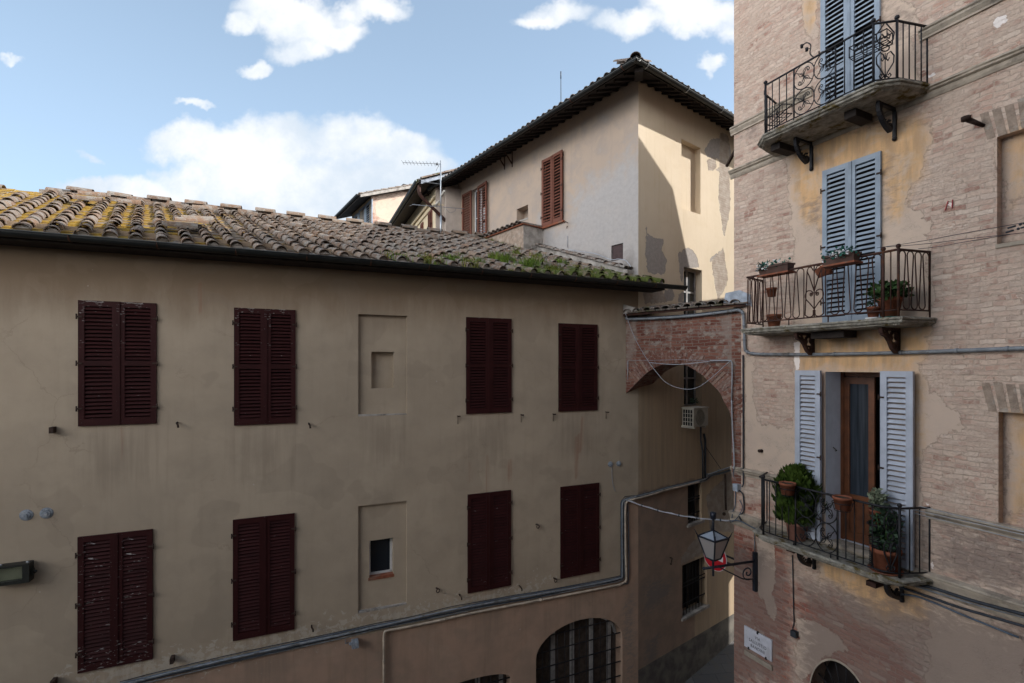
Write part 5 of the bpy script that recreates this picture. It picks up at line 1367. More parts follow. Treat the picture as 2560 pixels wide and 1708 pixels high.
    course('string_course', -.05, h_(1965, 1200)[0], pa(zC1, zC0)); course('string_course', h_(2318, 1290)[0], 9.6, pa(zC1, zC0))
    course('string_course', -.06, 9.6, pb(zD1, zD0))
    # flat brick lintels and sills of the walled-up windows
    rn = random.Random(9)
    for N, sill in ((N1, True), (N2, False)):
        l = MB()
        for k in range(13):
            x = N[0]-.10+k*.105; t = (k-6)*.012; z1 = N[3]+.005; hh = .36+rn.uniform(-.02, .02)
            l.add([(x+.008, -.004, z1), (x+.088, -.004, z1), (x+.088+t, -.004, z1+hh), (x+.008+t, -.004, z1+hh), (x+.008, .03, z1), (x+.088, .03, z1), (x+.088+t, .03, z1+hh), (x+.008+t, .03, z1+hh)],
                  [(0,1,2,3), (0,4,5,1), (1,5,6,2), (2,6,7,3), (3,7,4,0)])
        l.build('brick_lintel', M_['brickplain'], root)
        if sill: MB().box(N[0]-.01, N[1], -.02, .128, N[2]-.045, N[2]+.004).build('window_sill', M_['moldstone'], root)
    # shutters: closed pairs above, open leaves at the lowest door
    for T, lb in ((T1, 'pale blue shutter leaf above the top balcony'), (T2, 'pale blue shutter leaf on the middle balcony')):
        shutter_pair(root, T[0], T[1], T[2], T[3], -.045, M_['blueshut'], rails=(.30,) if T is T2 else (.35,), pitch=.072, label=lb, th=.042)
    wl = h_(2052, 1000)[0]-h_(1989, 1000)[0]; wr = h_(2283, 1000)[0]-h_(2203, 1000)[0]
    for (x, w, side) in ((h_(1988, 1000, .12)[0], wl, 1), (h_(2201, 1000, .12)[0], wr, -1)):
        o = leaf_mesh(w, T3[2]+.03, T3[3]+.02, .05, .085, (.36,), .075).build('shutter', M_['whiteblue'], root, 'blue white shutter leaf folded open beside the balcony door')
        o.location = (x, -.13, 0); o.rotation_euler = (0, 0, -.025 if side > 0 else .02); add_hinges(o, side, w, T3[2], T3[3], M_['galv'])
    # balcony door: wooden frame and glazed leaves, the left one ajar
    fx = MB(); a, b, c, d = T3; y = DD
    fx.box(a+.002, a+.05, y, y+.08, c, d-.002); fx.box(b-.07, b-.002, y, y+.08, c, d-.002); fx.box(a+.07, b-.07, y, y+.08, d-.08, d-.002)
    fr = fx.build('door_frame', M_['doorwood'], root)
    lw = FR.hity(2184, 1100, DD)[0]-a-.05
    for k in range(1):
        m = MB(); m.box(0, .085, 0, .05, c+.01, d-.09); m.box(lw-.085, lw, 0, .05, c+.01, d-.09); m.box(.085, lw-.085, .001, .049, d-.2, d-.09); m.box(.085, lw-.085, .001, .049, c+.01, c+.16); m.box(.085, lw-.085, .001, .049, c+.66, c+.78)
        m.box(.085, lw-.085, .016, .034, c+.16, c+.66)
        for q in (.36, .64): m.box(lw*q-.015, lw*q+.015, .006, .0155, c+.18, c+.64)
        lf = m.build('door_leaf', M_['doorwood'], root); MB().box(.085, lw-.085, .02, .028, c+.78, d-.2).build('pane', M_['curtain' if k == 0 else 'glass'], lf)
        if k == 0: lf.location = (a+.05, y+.012, 0); lf.rotation_euler = (0, 0, .02)
        else: lf.location = (b-.07, y+.08, 0); lf.rotation_euler = (0, 0, math.pi+.0); lf.location = (b-.07, y+.055, 0)
    for yy in (.0,):
        MB().box(a-.02, b+.02, -.02, .34, c-.03, c+.012).build('door_sill', M_['moldstone'], root)
    rl = MB(); rl.box(0, .04, 0, lw-.05, c+.01, d-.09); rt = rl.build('door_leaf', M_['doorwood'], root, 'door leaf swung open into the dark room'); rt.location = (b-.05, y+.09, 0); rt.rotation_euler = (0, 0, -.15)
    k = MB(); hz = c+1.55; k.bar((a+.004, .20, hz), (a+.05, .22, hz-.05), .012, .012); k.bar((a+.05, .22, hz-.05), (a+.004, .26, hz-.07), .012, .012); k.build('hook', M_['iron'], root)
    # arched window near the street
    g = MB(); mx, rx, zc = (ax0+ax1)/2, (ax1-ax0)/2, at_-.74
    for k in range(1, 8):
        an = math.pi*k/8; g.tube([(mx+.12*math.cos(an), .16, zc+.12*math.sin(an)), (mx+rx*math.cos(an), .16, zc+.74*math.sin(an))], .012, 5)
    for rr in (.45,): g.tube([(mx+rx*rr*1.05*math.cos(an), .15, zc+.74*rr*1.05*math.sin(an)) for an in np.linspace(0, math.pi, 17)], .014, 5)
    g.build('fan_grille', M_['iron'], root)
    ring = MB()
    for k in range(20):
        p, q = math.pi*k/20, math.pi*(k+1)/20
        P = [(mx+rx*s*math.cos(t), zc+(.74 if s == 1 else .77)*math.sin(t)) for t, s in ((p, 1), (q, 1), (q, 1.035), (p, 1.035))]
        ring.add([(x, -.012, z) for x, z in P]+[(x, .02, z) for x, z in P], [(0,1,2,3), (0,4,5,1), (1,5,6,2), (2,6,7,3), (3,7,4,0)])
    ring.build('arch_moulding', M_['moldstone'], root)
    # --- balconies
    def bars(rl, to, L, z0, z1, sp=.105, r=.0085, s0=None, s1=None):
        s0 = 0 if s0 is None else s0; s1 = L if s1 is None else s1; n = max(1, round((s1-s0)/sp))
        for k in range(1, n): s = s0+(s1-s0)*k/n; rl.tube([to(s, z0), to(s, z1)], r, 5)
    def fill_top(rl, to, L, z0, z1, i):
        if i in (0, 4): bars(rl, to, L, z0, z1)
        elif i in (1, 3): lyre(rl, to, L/2, z0, z1, L*.42)
        else:
            x0 = pl1[2][0]; p0 = h_(1985, 250, pl1[2][1])[0]-x0; p1 = h_(2089, 250, pl1[2][1])[0]-x0
            bars(rl, to, L, z0, z1, .11, .0085, 0, p0); bars(rl, to, L, z0, z1, .115, .0085, p1, L)
            for s in (p0, p1): rl.tube([to(s, z0), to(s, z1)], .013, 5)
            w = (p1-p0)/2; hh = (z1-z0)/2
            for k, (q, zz) in enumerate(((.5, .5), (1.5, .5), (.5, 1.5), (1.5, 1.5))): rosette(rl, to, p0+w*q, z0+hh*zz, w*.52, hh*.5, .008, k)
    def serp(rl, to, L, z0, z1, p=.150, r=.058, t=.0085):
        n = max(1, round(L/p)); p = L/n; r = min(r, p*.40); q = []
        for k in range(n):
            c = (k+.5)*p
            q += [(c-r*math.cos(a), z1-r-.012+r*math.sin(a)) for a in np.linspace(0, math.pi, 7)]
            c2 = (k+1)*p
            if k < n-1: q += [(c2-r*math.cos(a), z0+r+.012-r*math.sin(a)) for a in np.linspace(0, math.pi, 7)]
        q = [(.5*p-r, z0)]+q+[(L-.5*p+r, z0)]
        rl.tube([to(s, z) for s, z in q], t, 5)
    def fill_mid(rl, to, L, z0, z1, i):
        if i == 3:
            bars(rl, to, L, z0, z1, .11)
        elif i != 2: serp(rl, to, L, z0, z1)
        else:
            x0 = pl2[2][0]; c = h_(2035.5, 740, pl2[2][1])[0]-x0; w = .15
            serp_l = lambda a, b: serp(rl, lambda s, z: to(a+s, z), b-a, z0, z1)
            serp_l(0, c-w); serp_l(c+w, L)
            T = lambda q: [to(c+a*w, z0+b*(z1-z0)) for a, b in q]
            rl.tube(T([(0, 0), (0, 1)]), .009, 5)
            for s in (-1, 1):
                rl.tube(bez(T([(s*a, b) for a, b in [(0, .16), (.4, .26), (.85, .36), (.92, .45), (.7, .52), (.3, .51), (.12, .46)]]), 3), .009, 5)
                rl.tube(T([(s*(.33+p[0]), .45+p[1]*.28) for p in spiral((0, 0), .17, 1.3, 2.6, 1 if s > 0 else 1, 14)]), .009, 5)
                rl.tube(T([(0, .50), (s*.5, .80), (s*.75, .90), (s*.6, .97), (s*.3, .97), (s*.1, .90)]), .009, 5)
                rl.tube(bez(T([(s*.1, .14), (s*.12, .04), (s*.5, .01), (s*.9, .05), (s*.95, .14), (s*.75, .9)]), 3), .009, 5)
    def fill_low(rl, to, L, z0, z1, i):
        if i in (0, 4): bars(rl, to, L, z0, z1, .15)
        elif i in (1, 3): bars(rl, to, L, z0, z1, .1, .007) if i == 1 else lyre(rl, to, L/2, z0, z1, L*.42)
        else:
            x0 = pl3[2][0]; p0 = h_(1989, 1300, pl3[2][1])[0]-x0; p1 = h_(2094, 1330, pl3[2][1])[0]-x0
            bars(rl, to, L, z0, z1, .12, .0085, 0, p0); bars(rl, to, L, z0, z1, .12, .0085, p1, L)
            for s in (p0, p1): rl.tube([to(s, z0-.05), to(s, z1)], .015, 5)
            w = (p1-p0)/2; hh = (z1-z0)/2
            for k, (q, zz) in enumerate(((.5, .5), (1.5, .5), (.5, 1.5), (1.5, 1.5))): rosette(rl, to, p0+w*q, z0+hh*zz, w*.52, hh*.5, .009, k)
    zr1 = h_(2318, 67)[1]; pl1 = plan_from(zr1, (2318, 67), (2242.6, 52), (2184.5, 60.5), (1913, 213))
    zr2 = h_(2324.6, 630.4)[1]; pl2 = plan_from(zr2, (2324.6, 630.4), (2246, 623.5), (2188, 627), (1911, 692))
    zr3 = h_(2324, 1269.5)[1]; pl3 = plan_from(zr3, (2324, 1269.5), (2249, 1271.7), (2193.5, 1269.5), (1919, 1197))
    for pl in (pl1, pl2, pl3): print('plan', [(round(a, 2), round(b, 2)) for a, b in pl])
    bx = lambda u, v: h_(u, v)[0]
    B1 = balcony(root, dict(rail_z=zr1, slab_z=zs_top, plan=pl1, iron=M_['iron'], posts=(2, 3, 4), fill=fill_top, seed=1, label='topmost balcony with rosette railing and scroll brackets',
        brackets=[(bx(2030, 380), .46, .44, 0), (bx(2238, 300), .46, .44, 0)], beams=[(bx(2030, 360)-.28, .16, .12, .55), (bx(2200, 300)-.12, .16, .12, .55)]))
    B2 = balcony(root, dict(rail_z=zr2, slab_z=zs_mid, plan=pl2, iron=M_['rustiron'], posts=(3, 4), fill=fill_mid, seed=2, gap=.10, label='middle balcony with a looped rusty railing and a heart motif',
        brackets=[(bx(2034, 850), .46, .36, 1), (bx(2247, 840), .46, .36, 1)], beams=[(bx(2105, 830), .5, .06, .4)]))
    B3 = balcony(root, dict(rail_z=zr3, slab_z=zs_low, plan=pl3, iron=M_['iron'], posts=(2, 4), fill=fill_low, seed=3, label='lowest balcony crowded with potted plants',
        brackets=[(bx(2037, 1400), .44, .34, 0), (bx(2256, 1480), .44, .34, 0)], beams=[]))
    # curled candle hook on the top rail, clothes-drying rack at its ends
    k = MB(); x0, n0 = h_(2035, 147, pl1[2][1])[0], pl1[2][1]
    q = bez([(x0, -n0, zr1), (x0-.06, -n0, zr1+.10), (x0-.05, -n0, zr1+.22), (x0-.12, -n0, zr1+.30), (x0-.19, -n0, zr1+.29)], 5); k.tube(q, .009, 5)
    for c in (q[-1], q[8]+Vector((-.06, 0, .02))): k.lathe([(.001, -.03), (.022, -.028), (.026, .02), (.001, .028)], c, 6)
    k.tube([q[8], q[8]+Vector((-.06, 0, .02))], .006, 4)
    k.build('rail_hook', M_['iron'], B1)
    # odd irons and stubs in the wall
    def part(name, mb, mat): return mb.build(name, mat, root)
    x, z = h_(2434, 306); s = MB(); s.tube([(x+.10, 0, z-.09), (x, -.17, z+.0)], [.022, .035], 7); s.lathe([(.001, -.03), (.05, -.028), (.055, .02), (.001, .03)], (x-.005, -.19, z+.01), 8); part('rusty_wall_iron', s, M_['rust'])
    x, z = h_(1904.5, 1127); s = MB(); s.tube([(x, 0, z), (x, -.08, z)], .03, 7); part('wall_stub', s, M_['rust'])
    x, z = h_(1818, 348); s = MB(); s.bar((-.02, .1, zA0-.22), (-.42, .30, zA0-.40), .05, .05); part('wall_iron', s, M_['rust'])
    x, z = h_(2374, 513); s = MB(); s.bar((x-.045, -.004, z-.06), (x-.012, -.004, z+.06), .028, .006); s.bar((x+.03, -.004, z-.05), (x+.035, -.004, z+.06), .03, .006); part('painted_mark', s, M_['signred'])
    for u, v in ((1976, 1372), (2178, 1458)):
        x, z = h_(u, v, .3); s = MB(); s.box(x-.06, x+.07, -.32, -.02, z-.05, z+.02); part('wall_stub', s, M_['rustiron'])
    x, z = h_(1989, 1583); s = MB(); s.box(x-.045, x+.055, -.08, 0, z-.05, z+.05); part('junction_box', s, M_['darkcable'])
    x, z = h_(1847, 1217); s = MB(); s.box(x-.06, x+.05, -.10, 0, z-.075, z+.06); part('junction_box', s, M_['flash'])
    # plain top of the palace
    MB().box(.02, 9.5, 1.5, 6, -.2, TOP-.25).build('core', M_['tan'], root)
    return root, (B1, B2, B3), (pl1, pl2, pl3), (zr1, zr2, zr3), (zs_top, zs_mid, zs_low), T3
PAL, BALS, PLANS, ZR, ZS_, T3 = build_palace()
# ------------------------------------------------------------------ cables, pipes, lamps and other things fixed to the walls
def L3(u, v, n=.03):
    x, z = FL.hity(u, v, -n); X, Y = FL.world(x, -n); return (X, Y, z)
def M3(u, v, n=.03):
    x, z = FM.hity(u, v, -n); X, Y = FM.world(x, -n); return (X, Y, z)
def A3(u, v, n=.03):
    x, z = FA.hity(u, v, -n); X, Y = FA.world(x, -n); return (X, Y, z)
def R3(u, v, n=.03):
    x, z = FR.hity(u, v, -n); X, Y = FR.world(x, -n); return (X, Y, z)
def things_mesh(mb, name, mats, label, cat, group=None, fixn=True):
    o = mb.build(name, mats, None, None, fixn); return tag(o, label, cat, group)
z4 = lambda f, q, n=.03: [f(850+x/2.76, 1140+y/2.76, n) for x, y in q]
z7 = lambda f, q, n=.03: [f(1500+x/3.564, 960+y/3.564, n) for x, y in q]
z6 = lambda f, q, n=.03: [f(1540+x/3.564, 560+y/3.564, n) for x, y in q]

def wiggle(p, a, rn):
    return [Vector(q)+Vector((0, 0, rn.uniform(-a, a))) for q in p]
def build_cables():
    rn = random.Random(21)
    # bundle of conduits over the long facade, up at the corner and away along the alley
    base = [(300,1712),(420,1684),(610,1640)]
    for k, (nm, off, r, mat, lab) in enumerate((('conduit', 0, .022, 'greypipe', 'grey conduit along the top of the cable bundle across the long facade'), ('cable', 4.5, .016, 'darkcable', 'dark cable pinned under the grey conduit across the long facade'),
                                      ('cable', -3.5, .010, 'bluegrey', 'thin blue grey cable lying on top of the conduits across the long facade'), ('cable', 9, .009, 'greypipe', 'thin pale cable sagging just under the dark cable across the long facade'), ('cable', -7, .007, 'darkcable', 'thinnest black cable, topmost of the bundle across the long facade'))):
        pts = [L3(u, v+off*1.15, .035) for u, v in base]
        pts += z4(L3, [(0,1236+off*3),(250,1176+off*3),(500,1126+off*3),(750,1070+off*3),(1000,1020+off*3),(1200,985+off*3),(1400,946+off*3),(1650,900+off*2.6),(1850,862+off*2),(1925,845+off*2)], .035)
        vx = 1947+off*1.5
        pts += z4(L3, [(vx,820),(vx,600),(vx,400),(vx+2,318-off*.5),(vx+30,296+off*2)], .035)
        pts = bez(wiggle(pts, .016, rn), 5)
        tail = z7(M3, [(330,1003+off*1.5),(450,975+off*2),(600,930+off*2),(760,893+off*2),(905,856+off*2)], .035)
        if k == 0: tail += z7(M3, [(940,842),(955,810),(985,800),(1080,770),(1175,738)], .06)
        else: tail += z7(M3, [(950,840+off*2),(1000,812+off),(1100,786+off),(1180,760+off)], .05)
        pts += bez(wiggle(tail, .006, rn), 5)
        m = MB(); m.tube(pts, r, 6)
        for q in range(8, len(pts)-4, 9):
            if k == 0: m.box(-.012, .012, -.032, .0, -.035, .035, 0, Matrix.Translation(pts[q]) @ Matrix.Rotation(FL.ang, 4, 'Z') @ Matrix.Translation((0, .03, 0)))
        things_mesh(m, nm, M_[mat], lab, 'cable' if nm == 'cable' else 'conduit')
    # beige pipe under the bundle, dropping to the street and climbing the corner
    m = MB()
    p = z4(L3, [(303,1640),(303,1500),(303,1320),(304,1240)], .05)+z4(L3, [(312,1213),(335,1203),(400,1192),(650,1143),(900,1087),(1200,1028),(1500,972),(1800,914),(1930,888)], .05)
    p = bez(p, 6); p += bez(z4(L3, [(1965,872),(1976,850),(1974,780),(1970,600),(1969,400),(1972,335),(1985,312)], .05), 6)
    p += bez(z7(M3, [(290,1030),(420,998),(600,944),(760,905),(880,872)], .05), 4)
    m.tube(p, .024, 7)
    for q in (3, 9, 15, 30, 44, 58, 72): m.tube([Vector(p[q])*.5+Vector(p[q-1])*.5, p[q]], .030, 7)
    things_mesh(m, 'pipe', M_['palepipe'], 'beige pipe that bends up from the street below the facade cables', 'pipe')
    m = MB(); p = z4(L3, [(1880,905),(1960,885),(1990,850),(1992,600),(1988,420),(1986,330)], .025); m.tube(bez(p, 4), .010, 5)
    things_mesh(m, 'cable', M_['bluegrey'], 'thin cable beside the vertical pipe at the facade corner', 'cable')
    # white wire from the vent cap
    m = MB(); m.tube(bez(z4(L3, [(1876,60),(1877,140),(1884,200),(1900,245)], .015), 5), .006, 5); things_mesh(m, 'cable', M_['whitecable'], 'short white wire hanging from a round vent cap', 'cable')
    # camera-like grey sensor box under the bundle
    x, z = FL.hity(886, 1603); b = MB(); b.box(-.055, .06, -.16, 0, -.055, .045); b.ball((-.07, -.06, .0), .03); b.tube([(-.1, -.02, .01), (-.16, -.02, .0), (-.16, -.02, .08)], .007, 5)
    o = things_mesh(b, 'sensor_box', M_['capgrey'], 'small grey sensor box hanging under the facade cables', 'sensor'); X, Y = FL.world(x, 0); o.location = (X, Y, z); o.rotation_euler = (0, 0, FL.ang)
    # cable with black ties slung from the corner to the palace
    a = Vector(z4(L3, [(1978, 306)], .06)[0]); c = Vector(R3(1826, 1302, .06)); m = MB(); pts = []
    for k in range(25):
        t = k/24; pts.append(a.lerp(c, t)+Vector((0, 0, -.10*math.sin(math.pi*t))))
    m.tube(pts, .011, 6); m.tube([p+Vector((0, 0, .018*math.sin(k*1.3)))+Vector((.01, 0, 0)) for k, p in enumerate(pts)], .007, 5)
    for k in (4, 8, 13, 17, 22): m.tube([pts[k]-Vector((0, 0, .025)), pts[k]+Vector((0, 0, .03))], .016, 6, 1)
    things_mesh(m, 'hanging_cable', [M_['whitecable'], M_['darkcable']], 'pale cable with black ties slung across the alley mouth above the lantern', 'cable')
    # thin white wires looped in front of the arch
    m = MB(); m.tube(bez(z6(A3, [(85,800),(160,1000),(230,1130),(295,1235),(360,1320),(430,1400),(520,1450),(640,1474),(740,1450),(840,1380),(940,1290),(1012,1225)], .10), 4), .0065, 5)
    m.tube(z6(A3, [(108,1215),(330,1216),(560,1209),(840,1221)], .07), .0045, 5); m.tube(bez(z6(A3, [(300,1236),(480,1252),(620,1249),(840,1224)], .09), 4), .009, 5)
    m.tube(z6(A3, [(106,1218),(104,1390)], .03), .009, 5)
    things_mesh(m, 'looped_wire', M_['whitecable'], 'thin white wires looping across the front of the brick arch', 'cable')
    m = MB(); p = z6(A3, [(840,1219),(1000,1217)], .05)+bez(z6(A3, [(1022,1219),(1036,1240)], .05), 3)+z6(A3, [(1036,1300),(1034,1420),(1030,1568)], .05)
    m.tube(p, .014, 6)
    q = [A3(1829, 1000, .05), A3(1831, 1066, .05), A3(1834, 1120, .06), A3(1835.5, 1160, .07), A3(1834, 1172, .07)]; m.tube(bez(q, 5), .014, 6)
    things_mesh(m, 'conduit', M_['whitecable'], 'slim white conduit turning down the right leg of the brick arch', 'conduit')
    # lead pipe under the arch eave, running on across the palace
    m = MB(); p = bez(z6(A3, [(88,838),(135,850),(420,838),(700,817),(960,786),(1085,766)], .06), 5)
    p += bez([R3(1850, 776, .05), R3(1858, 786, .05), R3(1861, 830, .05), R3(1862, 868, .05), R3(1868, 880, .05), R3(1885, 884.5, .05), R3(1930, 886, .05), R3(2050, 886, .05), R3(2250, 882, .05), R3(2420, 876, .05), R3(2580, 870, .05), R3(2800, 862, .05)], 5)
    m.tube(p, .028, 7)
    for q in range(6, len(p)-2, 4): m.tube([p[q], Vector(p[q])+(Vector(p[q+1])-Vector(p[q])).normalized()*.035], .034, 7)
    things_mesh(m, 'conduit', M_['greypipe'], 'long grey conduit from under the arch roof across the brick palace', 'conduit')
    m = MB(); m.tube(bez(z6(A3, [(88,826),(140,838),(420,826),(700,804),(960,774),(1080,756)], .035), 4), .018, 6); things_mesh(m, 'cable', M_['darkcable'], 'dark cable tucked under the eave of the arch roof', 'cable')
    m = MB(); p = [R3(1857.5, 888, .03), R3(1858, 1000, .03), R3(1858, 1150, .035), R3(1858.5, 1210, .05), R3(1855, 1218, .07)]; m.tube(p, .015, 6)
    m.tube(bez([R3(1848, 1226, .06), R3(1857, 1236, .04), R3(1860, 1262, .03), R3(1858, 1280, .04), R3(1849, 1290, .07), R3(1853, 1302, .10)], 5), .013, 6)
    things_mesh(m, 'conduit', M_['darkcable'], 'dark upright conduit near the palace corner ending in a small box', 'conduit')
    m = MB()
    m.tube(bez([R3(1836.5, 1168, .06), R3(1833, 1186, .05), R3(1838, 1205, .03), R3(1838, 1262, .03), R3(1832, 1280, .06), R3(1830, 1296, .08)], 5), .010, 5)
    m.tube(bez([R3(1849, 1250, .03), R3(1856, 1268, .03), R3(1848, 1288, .09), R3(1836, 1302, .09), R3(1826, 1306, .07)], 5), .008, 5)
    m.tube(bez([R3(1826, 1302, .08), R3(1850, 1303, .10), R3(1880, 1318, .10), R3(1912, 1332, .10)], 5), .012, 5)
    things_mesh(m, 'cable', M_['bluegrey'], 'tangled blue grey cables at the palace corner below the white box', 'cable')
    m = MB(); m.tube([R3(1886, 1330, .03), R3(1887, 1388, .03)], .009, 5); things_mesh(m, 'conduit', M_['greypipe'], 'short grey conduit feeding the lantern bracket', 'conduit')
    m = MB(); m.tube(bez([R3(1981, 1388, .02), R3(1982.5, 1450, .02), R3(1984, 1530, .02), R3(1985, 1555, .02), R3(1981, 1572, .02)], 5), .009, 5); things_mesh(m, 'cable', M_['darkcable'], 'dark cable down the brickwork right of the street plate', 'cable')
    # lines leaving the balconies to the right
    p4 = lambda q, n=.1: [R3(2260+x/5.227, 1240+y/5.227, n) for x, y in q]
    ends = [((200,135),(1568,470),'upper white clothes line running right from the lowest balcony'), ((60,165),(1568,510),'middle white clothes line running right from the lowest balcony'), ((130,225),(1568,592),'lower white clothes line running right from the lowest balcony')]
    for a, b, lb in ends:
        p = p4([a, ((a[0]+b[0])/2, (a[1]+b[1])/2-5), b, (b[0]*1.6-a[0]*.6, b[1]*1.6-a[1]*.6)], .16); m = MB(); m.tube(p, .0045, 5); things_mesh(m, 'clothes_line', M_['whitecable'], lb, 'line')
    for q, r, mt, lb in (([(-20,1120),(330,1190),(900,1370),(1568,1550),(2300,1760)], .022, 'darkcable', 'thick dark cable below the string course right of the lowest balcony'), ([(-60,1190),(300,1310),(700,1450),(1100,1568),(1900,1800)], .018, 'darkcable', 'second dark cable below the string course right of the lowest balcony'), ([(-200,1278),(100,1300),(350,1380),(800,1568),(1500,1850)], .014, 'bluegrey', 'blue grey cable lowest of those right of the lowest balcony'), ([(120,1165),(500,1290),(1000,1440),(1568,1590),(2300,1790)], .010, 'greypipe', 'thin grey cable beside the thick dark one under the string course')):
        m = MB(); m.tube(bez(p4(q, .06), 5), r, 6); things_mesh(m, 'cable', M_[mt], lb, 'cable')
    for a, b, lb in (((1080,755),(1684,648),'top dark clothes line running right from the middle balcony'), ((1150,748),(1684,690),'second dark clothes line running right from the middle balcony'), ((1380,762),(1684,712),'lowest dark clothes line running right from the middle balcony')):
        P = [(1820+a[0]/2.903, 360+a[1]/2.903), (1820+b[0]/2.903, 360+b[1]/2.903)]; d = (P[1][0]-P[0][0], P[1][1]-P[0][1])
        p = [R3(P[0][0]+d[0]*t, P[0][1]+d[1]*t+3*math.sin(min(1, t)*2.5), .30*(1-.3*t)) for t in (0, .3, .6, 1, 1.5, 2.2)]
        m = MB(); m.tube(p, .004, 5)
        if a[0] == 1080: pass
        things_mesh(m, 'clothes_line', M_['darkcable'], lb, 'line')
    for u, v, lb in ((2545, 563, 'upper'), (2540, 574, 'lower')):
        m = MB(); c = Vector(R3(u, v, .22)); d = Vector((FR.d[0], FR.d[1], .16)); m.tube([c-d*.09, c-d*.02], .012, 6); m.ball(c+d*.02, .016); m.tube([c+d*.04, c+d*.14], .011, 6)
        things_mesh(m, 'line_tensioner', M_['darkcable'], f'{lb} black tensioner on the clothes lines before the walled-up window', 'tensioner')
build_cables()

def build_fixtures():
    # air conditioner
    c = FM.root('air_conditioner', 'off white air conditioner unit on the alley wall, seen through the arch', 'air conditioner')
    x0 = FM.hity(1733, 1040)[0]; z0, z1 = FM.hity(1733, 1060)[1], FM.hity(1733, 1017)[1]
    dx = .40; w0 = FM.hity(1734, 1030, -dx)[0]; w1 = FM.hity(1770, 1030, -dx)[0]
    c.location = (*FM.world(w0, 0), z0)
    w, h = w1-w0, z1-z0
    m = MB(); m.box(0, w, -dx, -.09, 0, h)
    m.build('casing', M_['acwhite'], c)
    MB().box(-.02, w+.02, -dx-.02, -.07, h+.001, h+.022).build('top_cover', M_['acwhite'], c)
    f = MB(); r = min(w, h)*.44; cx = w*.42
    f.add([(cx+r*math.cos(a), -dx-.004, h/2+r*math.sin(a)) for a in np.linspace(0, 6.283, 25)[:-1]], [tuple(range(24))])
    for rr in (.35, .65, 1.): f.tube([(cx+r*rr*math.cos(a), -dx-.012, h/2+r*rr*math.sin(a)) for a in np.linspace(0, 6.283, 25)[:-1]], .006, 4, closed=True)
    f.build('fan_grille', M_['acfan'], c)
    g = MB(); g.box(-.006, -.002, -dx+.02, -.11, .02, h-.02, 0); 
    g.build('side_opening', M_['black'], c)
    g = MB()
    for k in range(5): y = -dx+.02+(dx-.13)*k/4; g.box(-.016, -.008, y-.006, y+.006, .02, h-.02)
    for k in range(5): z = .02+(h-.04)*k/4; g.box(-.0165, -.0075, -dx+.02, -.11, z-.006, z+.006)
    g.build('side_guard', M_['acwhite'], c)
    b = MB()
    for x in (.08, w-.1): b.box(x, x+.04, -dx+.02, 0, -.05, -.002)
    b.build('mounting_arm', M_['acwhite'], c)
    m = MB(); m.tube([M3(1752, 1066, .05), M3(1752, 1100, .05), M3(1757, 1130, .05), M3(1757, 1196, .05)], .022, 6); m.tube([M3(1760, 1085, .05), M3(1763, 1100, .05), M3(1763, 1198, .05)], .03, 6)
    things_mesh(m, 'drain_pipe', M_['darkcable'], 'pair of dark pipes dropping from the air conditioner to the alley cables', 'pipe')
    m = MB(); m.tube([M3(1766, 1120, .03), M3(1802, 1172, .03)], .008, 5); things_mesh(m, 'cable', M_['darkcable'], 'slanting dark cable on the alley wall under the arch', 'cable')
    m = MB(); m.tube([M3(1813, 1185, .05), M3(1814, 1250, .05), M3(1815, 1275, .05)], .03, 6); m.ball(M3(1810, 1285, .06), .05); things_mesh(m, 'downpipe', M_['rust'], 'dark stub of downpipe at the damp end of the alley wall', 'pipe')
    # potted greenery on the sill above the unit
    x, z = FM.hity(1736, 1010, -.05); p = MB(); rn = random.Random(4)
    for _ in range(60):
        a, e, r = rn.uniform(0, 6.28), rn.uniform(-.2, 1.3), rn.uniform(.03, .12); c_ = Vector((x+r*math.cos(a)*math.cos(e), -.05+r*math.sin(a)*math.cos(e), z+.03+r*math.sin(e)))
        leaf(p, c_, rn, .05)
    o = p.build('sill_plant', M_['darkleaf'], None, fixn=False); o.location = (FM.ox, FM.oy, 0); o.rotation_euler = (0, 0, FM.ang); tag(o, 'small dark plant on the window sill above the air conditioner', 'plant')
    # floodlight at the left edge of the facade
    x1, zc = FL.hity(76, 1430, -.13); 
    f = FL.root('floodlight', 'black rectangular floodlight on the long facade, cut by the left edge', 'floodlight'); f.location = (*FL.world(x1-.22, 0), zc)
    hh = .135; W = .22
    m = MB()
    for a, b, cc, d in ((-W, W, -hh, -hh+.05), (-W, W, hh-.03, hh), (-W, -W+.06, -hh+.05, hh-.03), (W-.075, W, -hh+.05, hh-.03)): m.box(a, b, -.17, -.06, cc, d)
    m.box(-W, W, -.0599, -.03, -hh, hh); m.build('housing', M_['floodbody'], f)
    m = MB(); m.box(-W+.06, W-.075, -.10, -.0605, -hh+.05, hh-.03); m.build('reflector', M_['reflector'], f)
    MB().box(-W+.05, W-.07, -.155, -.150, -hh+.04, hh-.02).build('glass', glass_clear(), f)
    m = MB()
    for sx in (-W+.10, W-.05): m.tube([(sx, -.10, hh+.008), (sx+.03, -.14, hh+.012)], .014, 6)
    m.build('clip', M_['galv'], f)
    m = MB(); m.box(W+.001, W+.03, -.13, -.08, -.05, .04); m.ball((W+.045, -.10, -.01), .022); m.box(-.05, .05, -.0299, 0, -.06, .06); m.build('mounting_bracket', M_['floodbody'], f)
    # no-entry sign at the mouth of the alley
    s = bpy.data.objects.new('no_entry_sign', None); COL.objects.link(s); tag(s, 'round red no-entry sign with a white bar, half hidden behind the lantern', 'sign')
    xs, zs = FR.hity(1787, 1391, .05); X, Y = FR.world(xs, .05); s.location = (X, Y, zs); s.rotation_euler = (0, 0, FR.ang)
    n = 28; r = .295
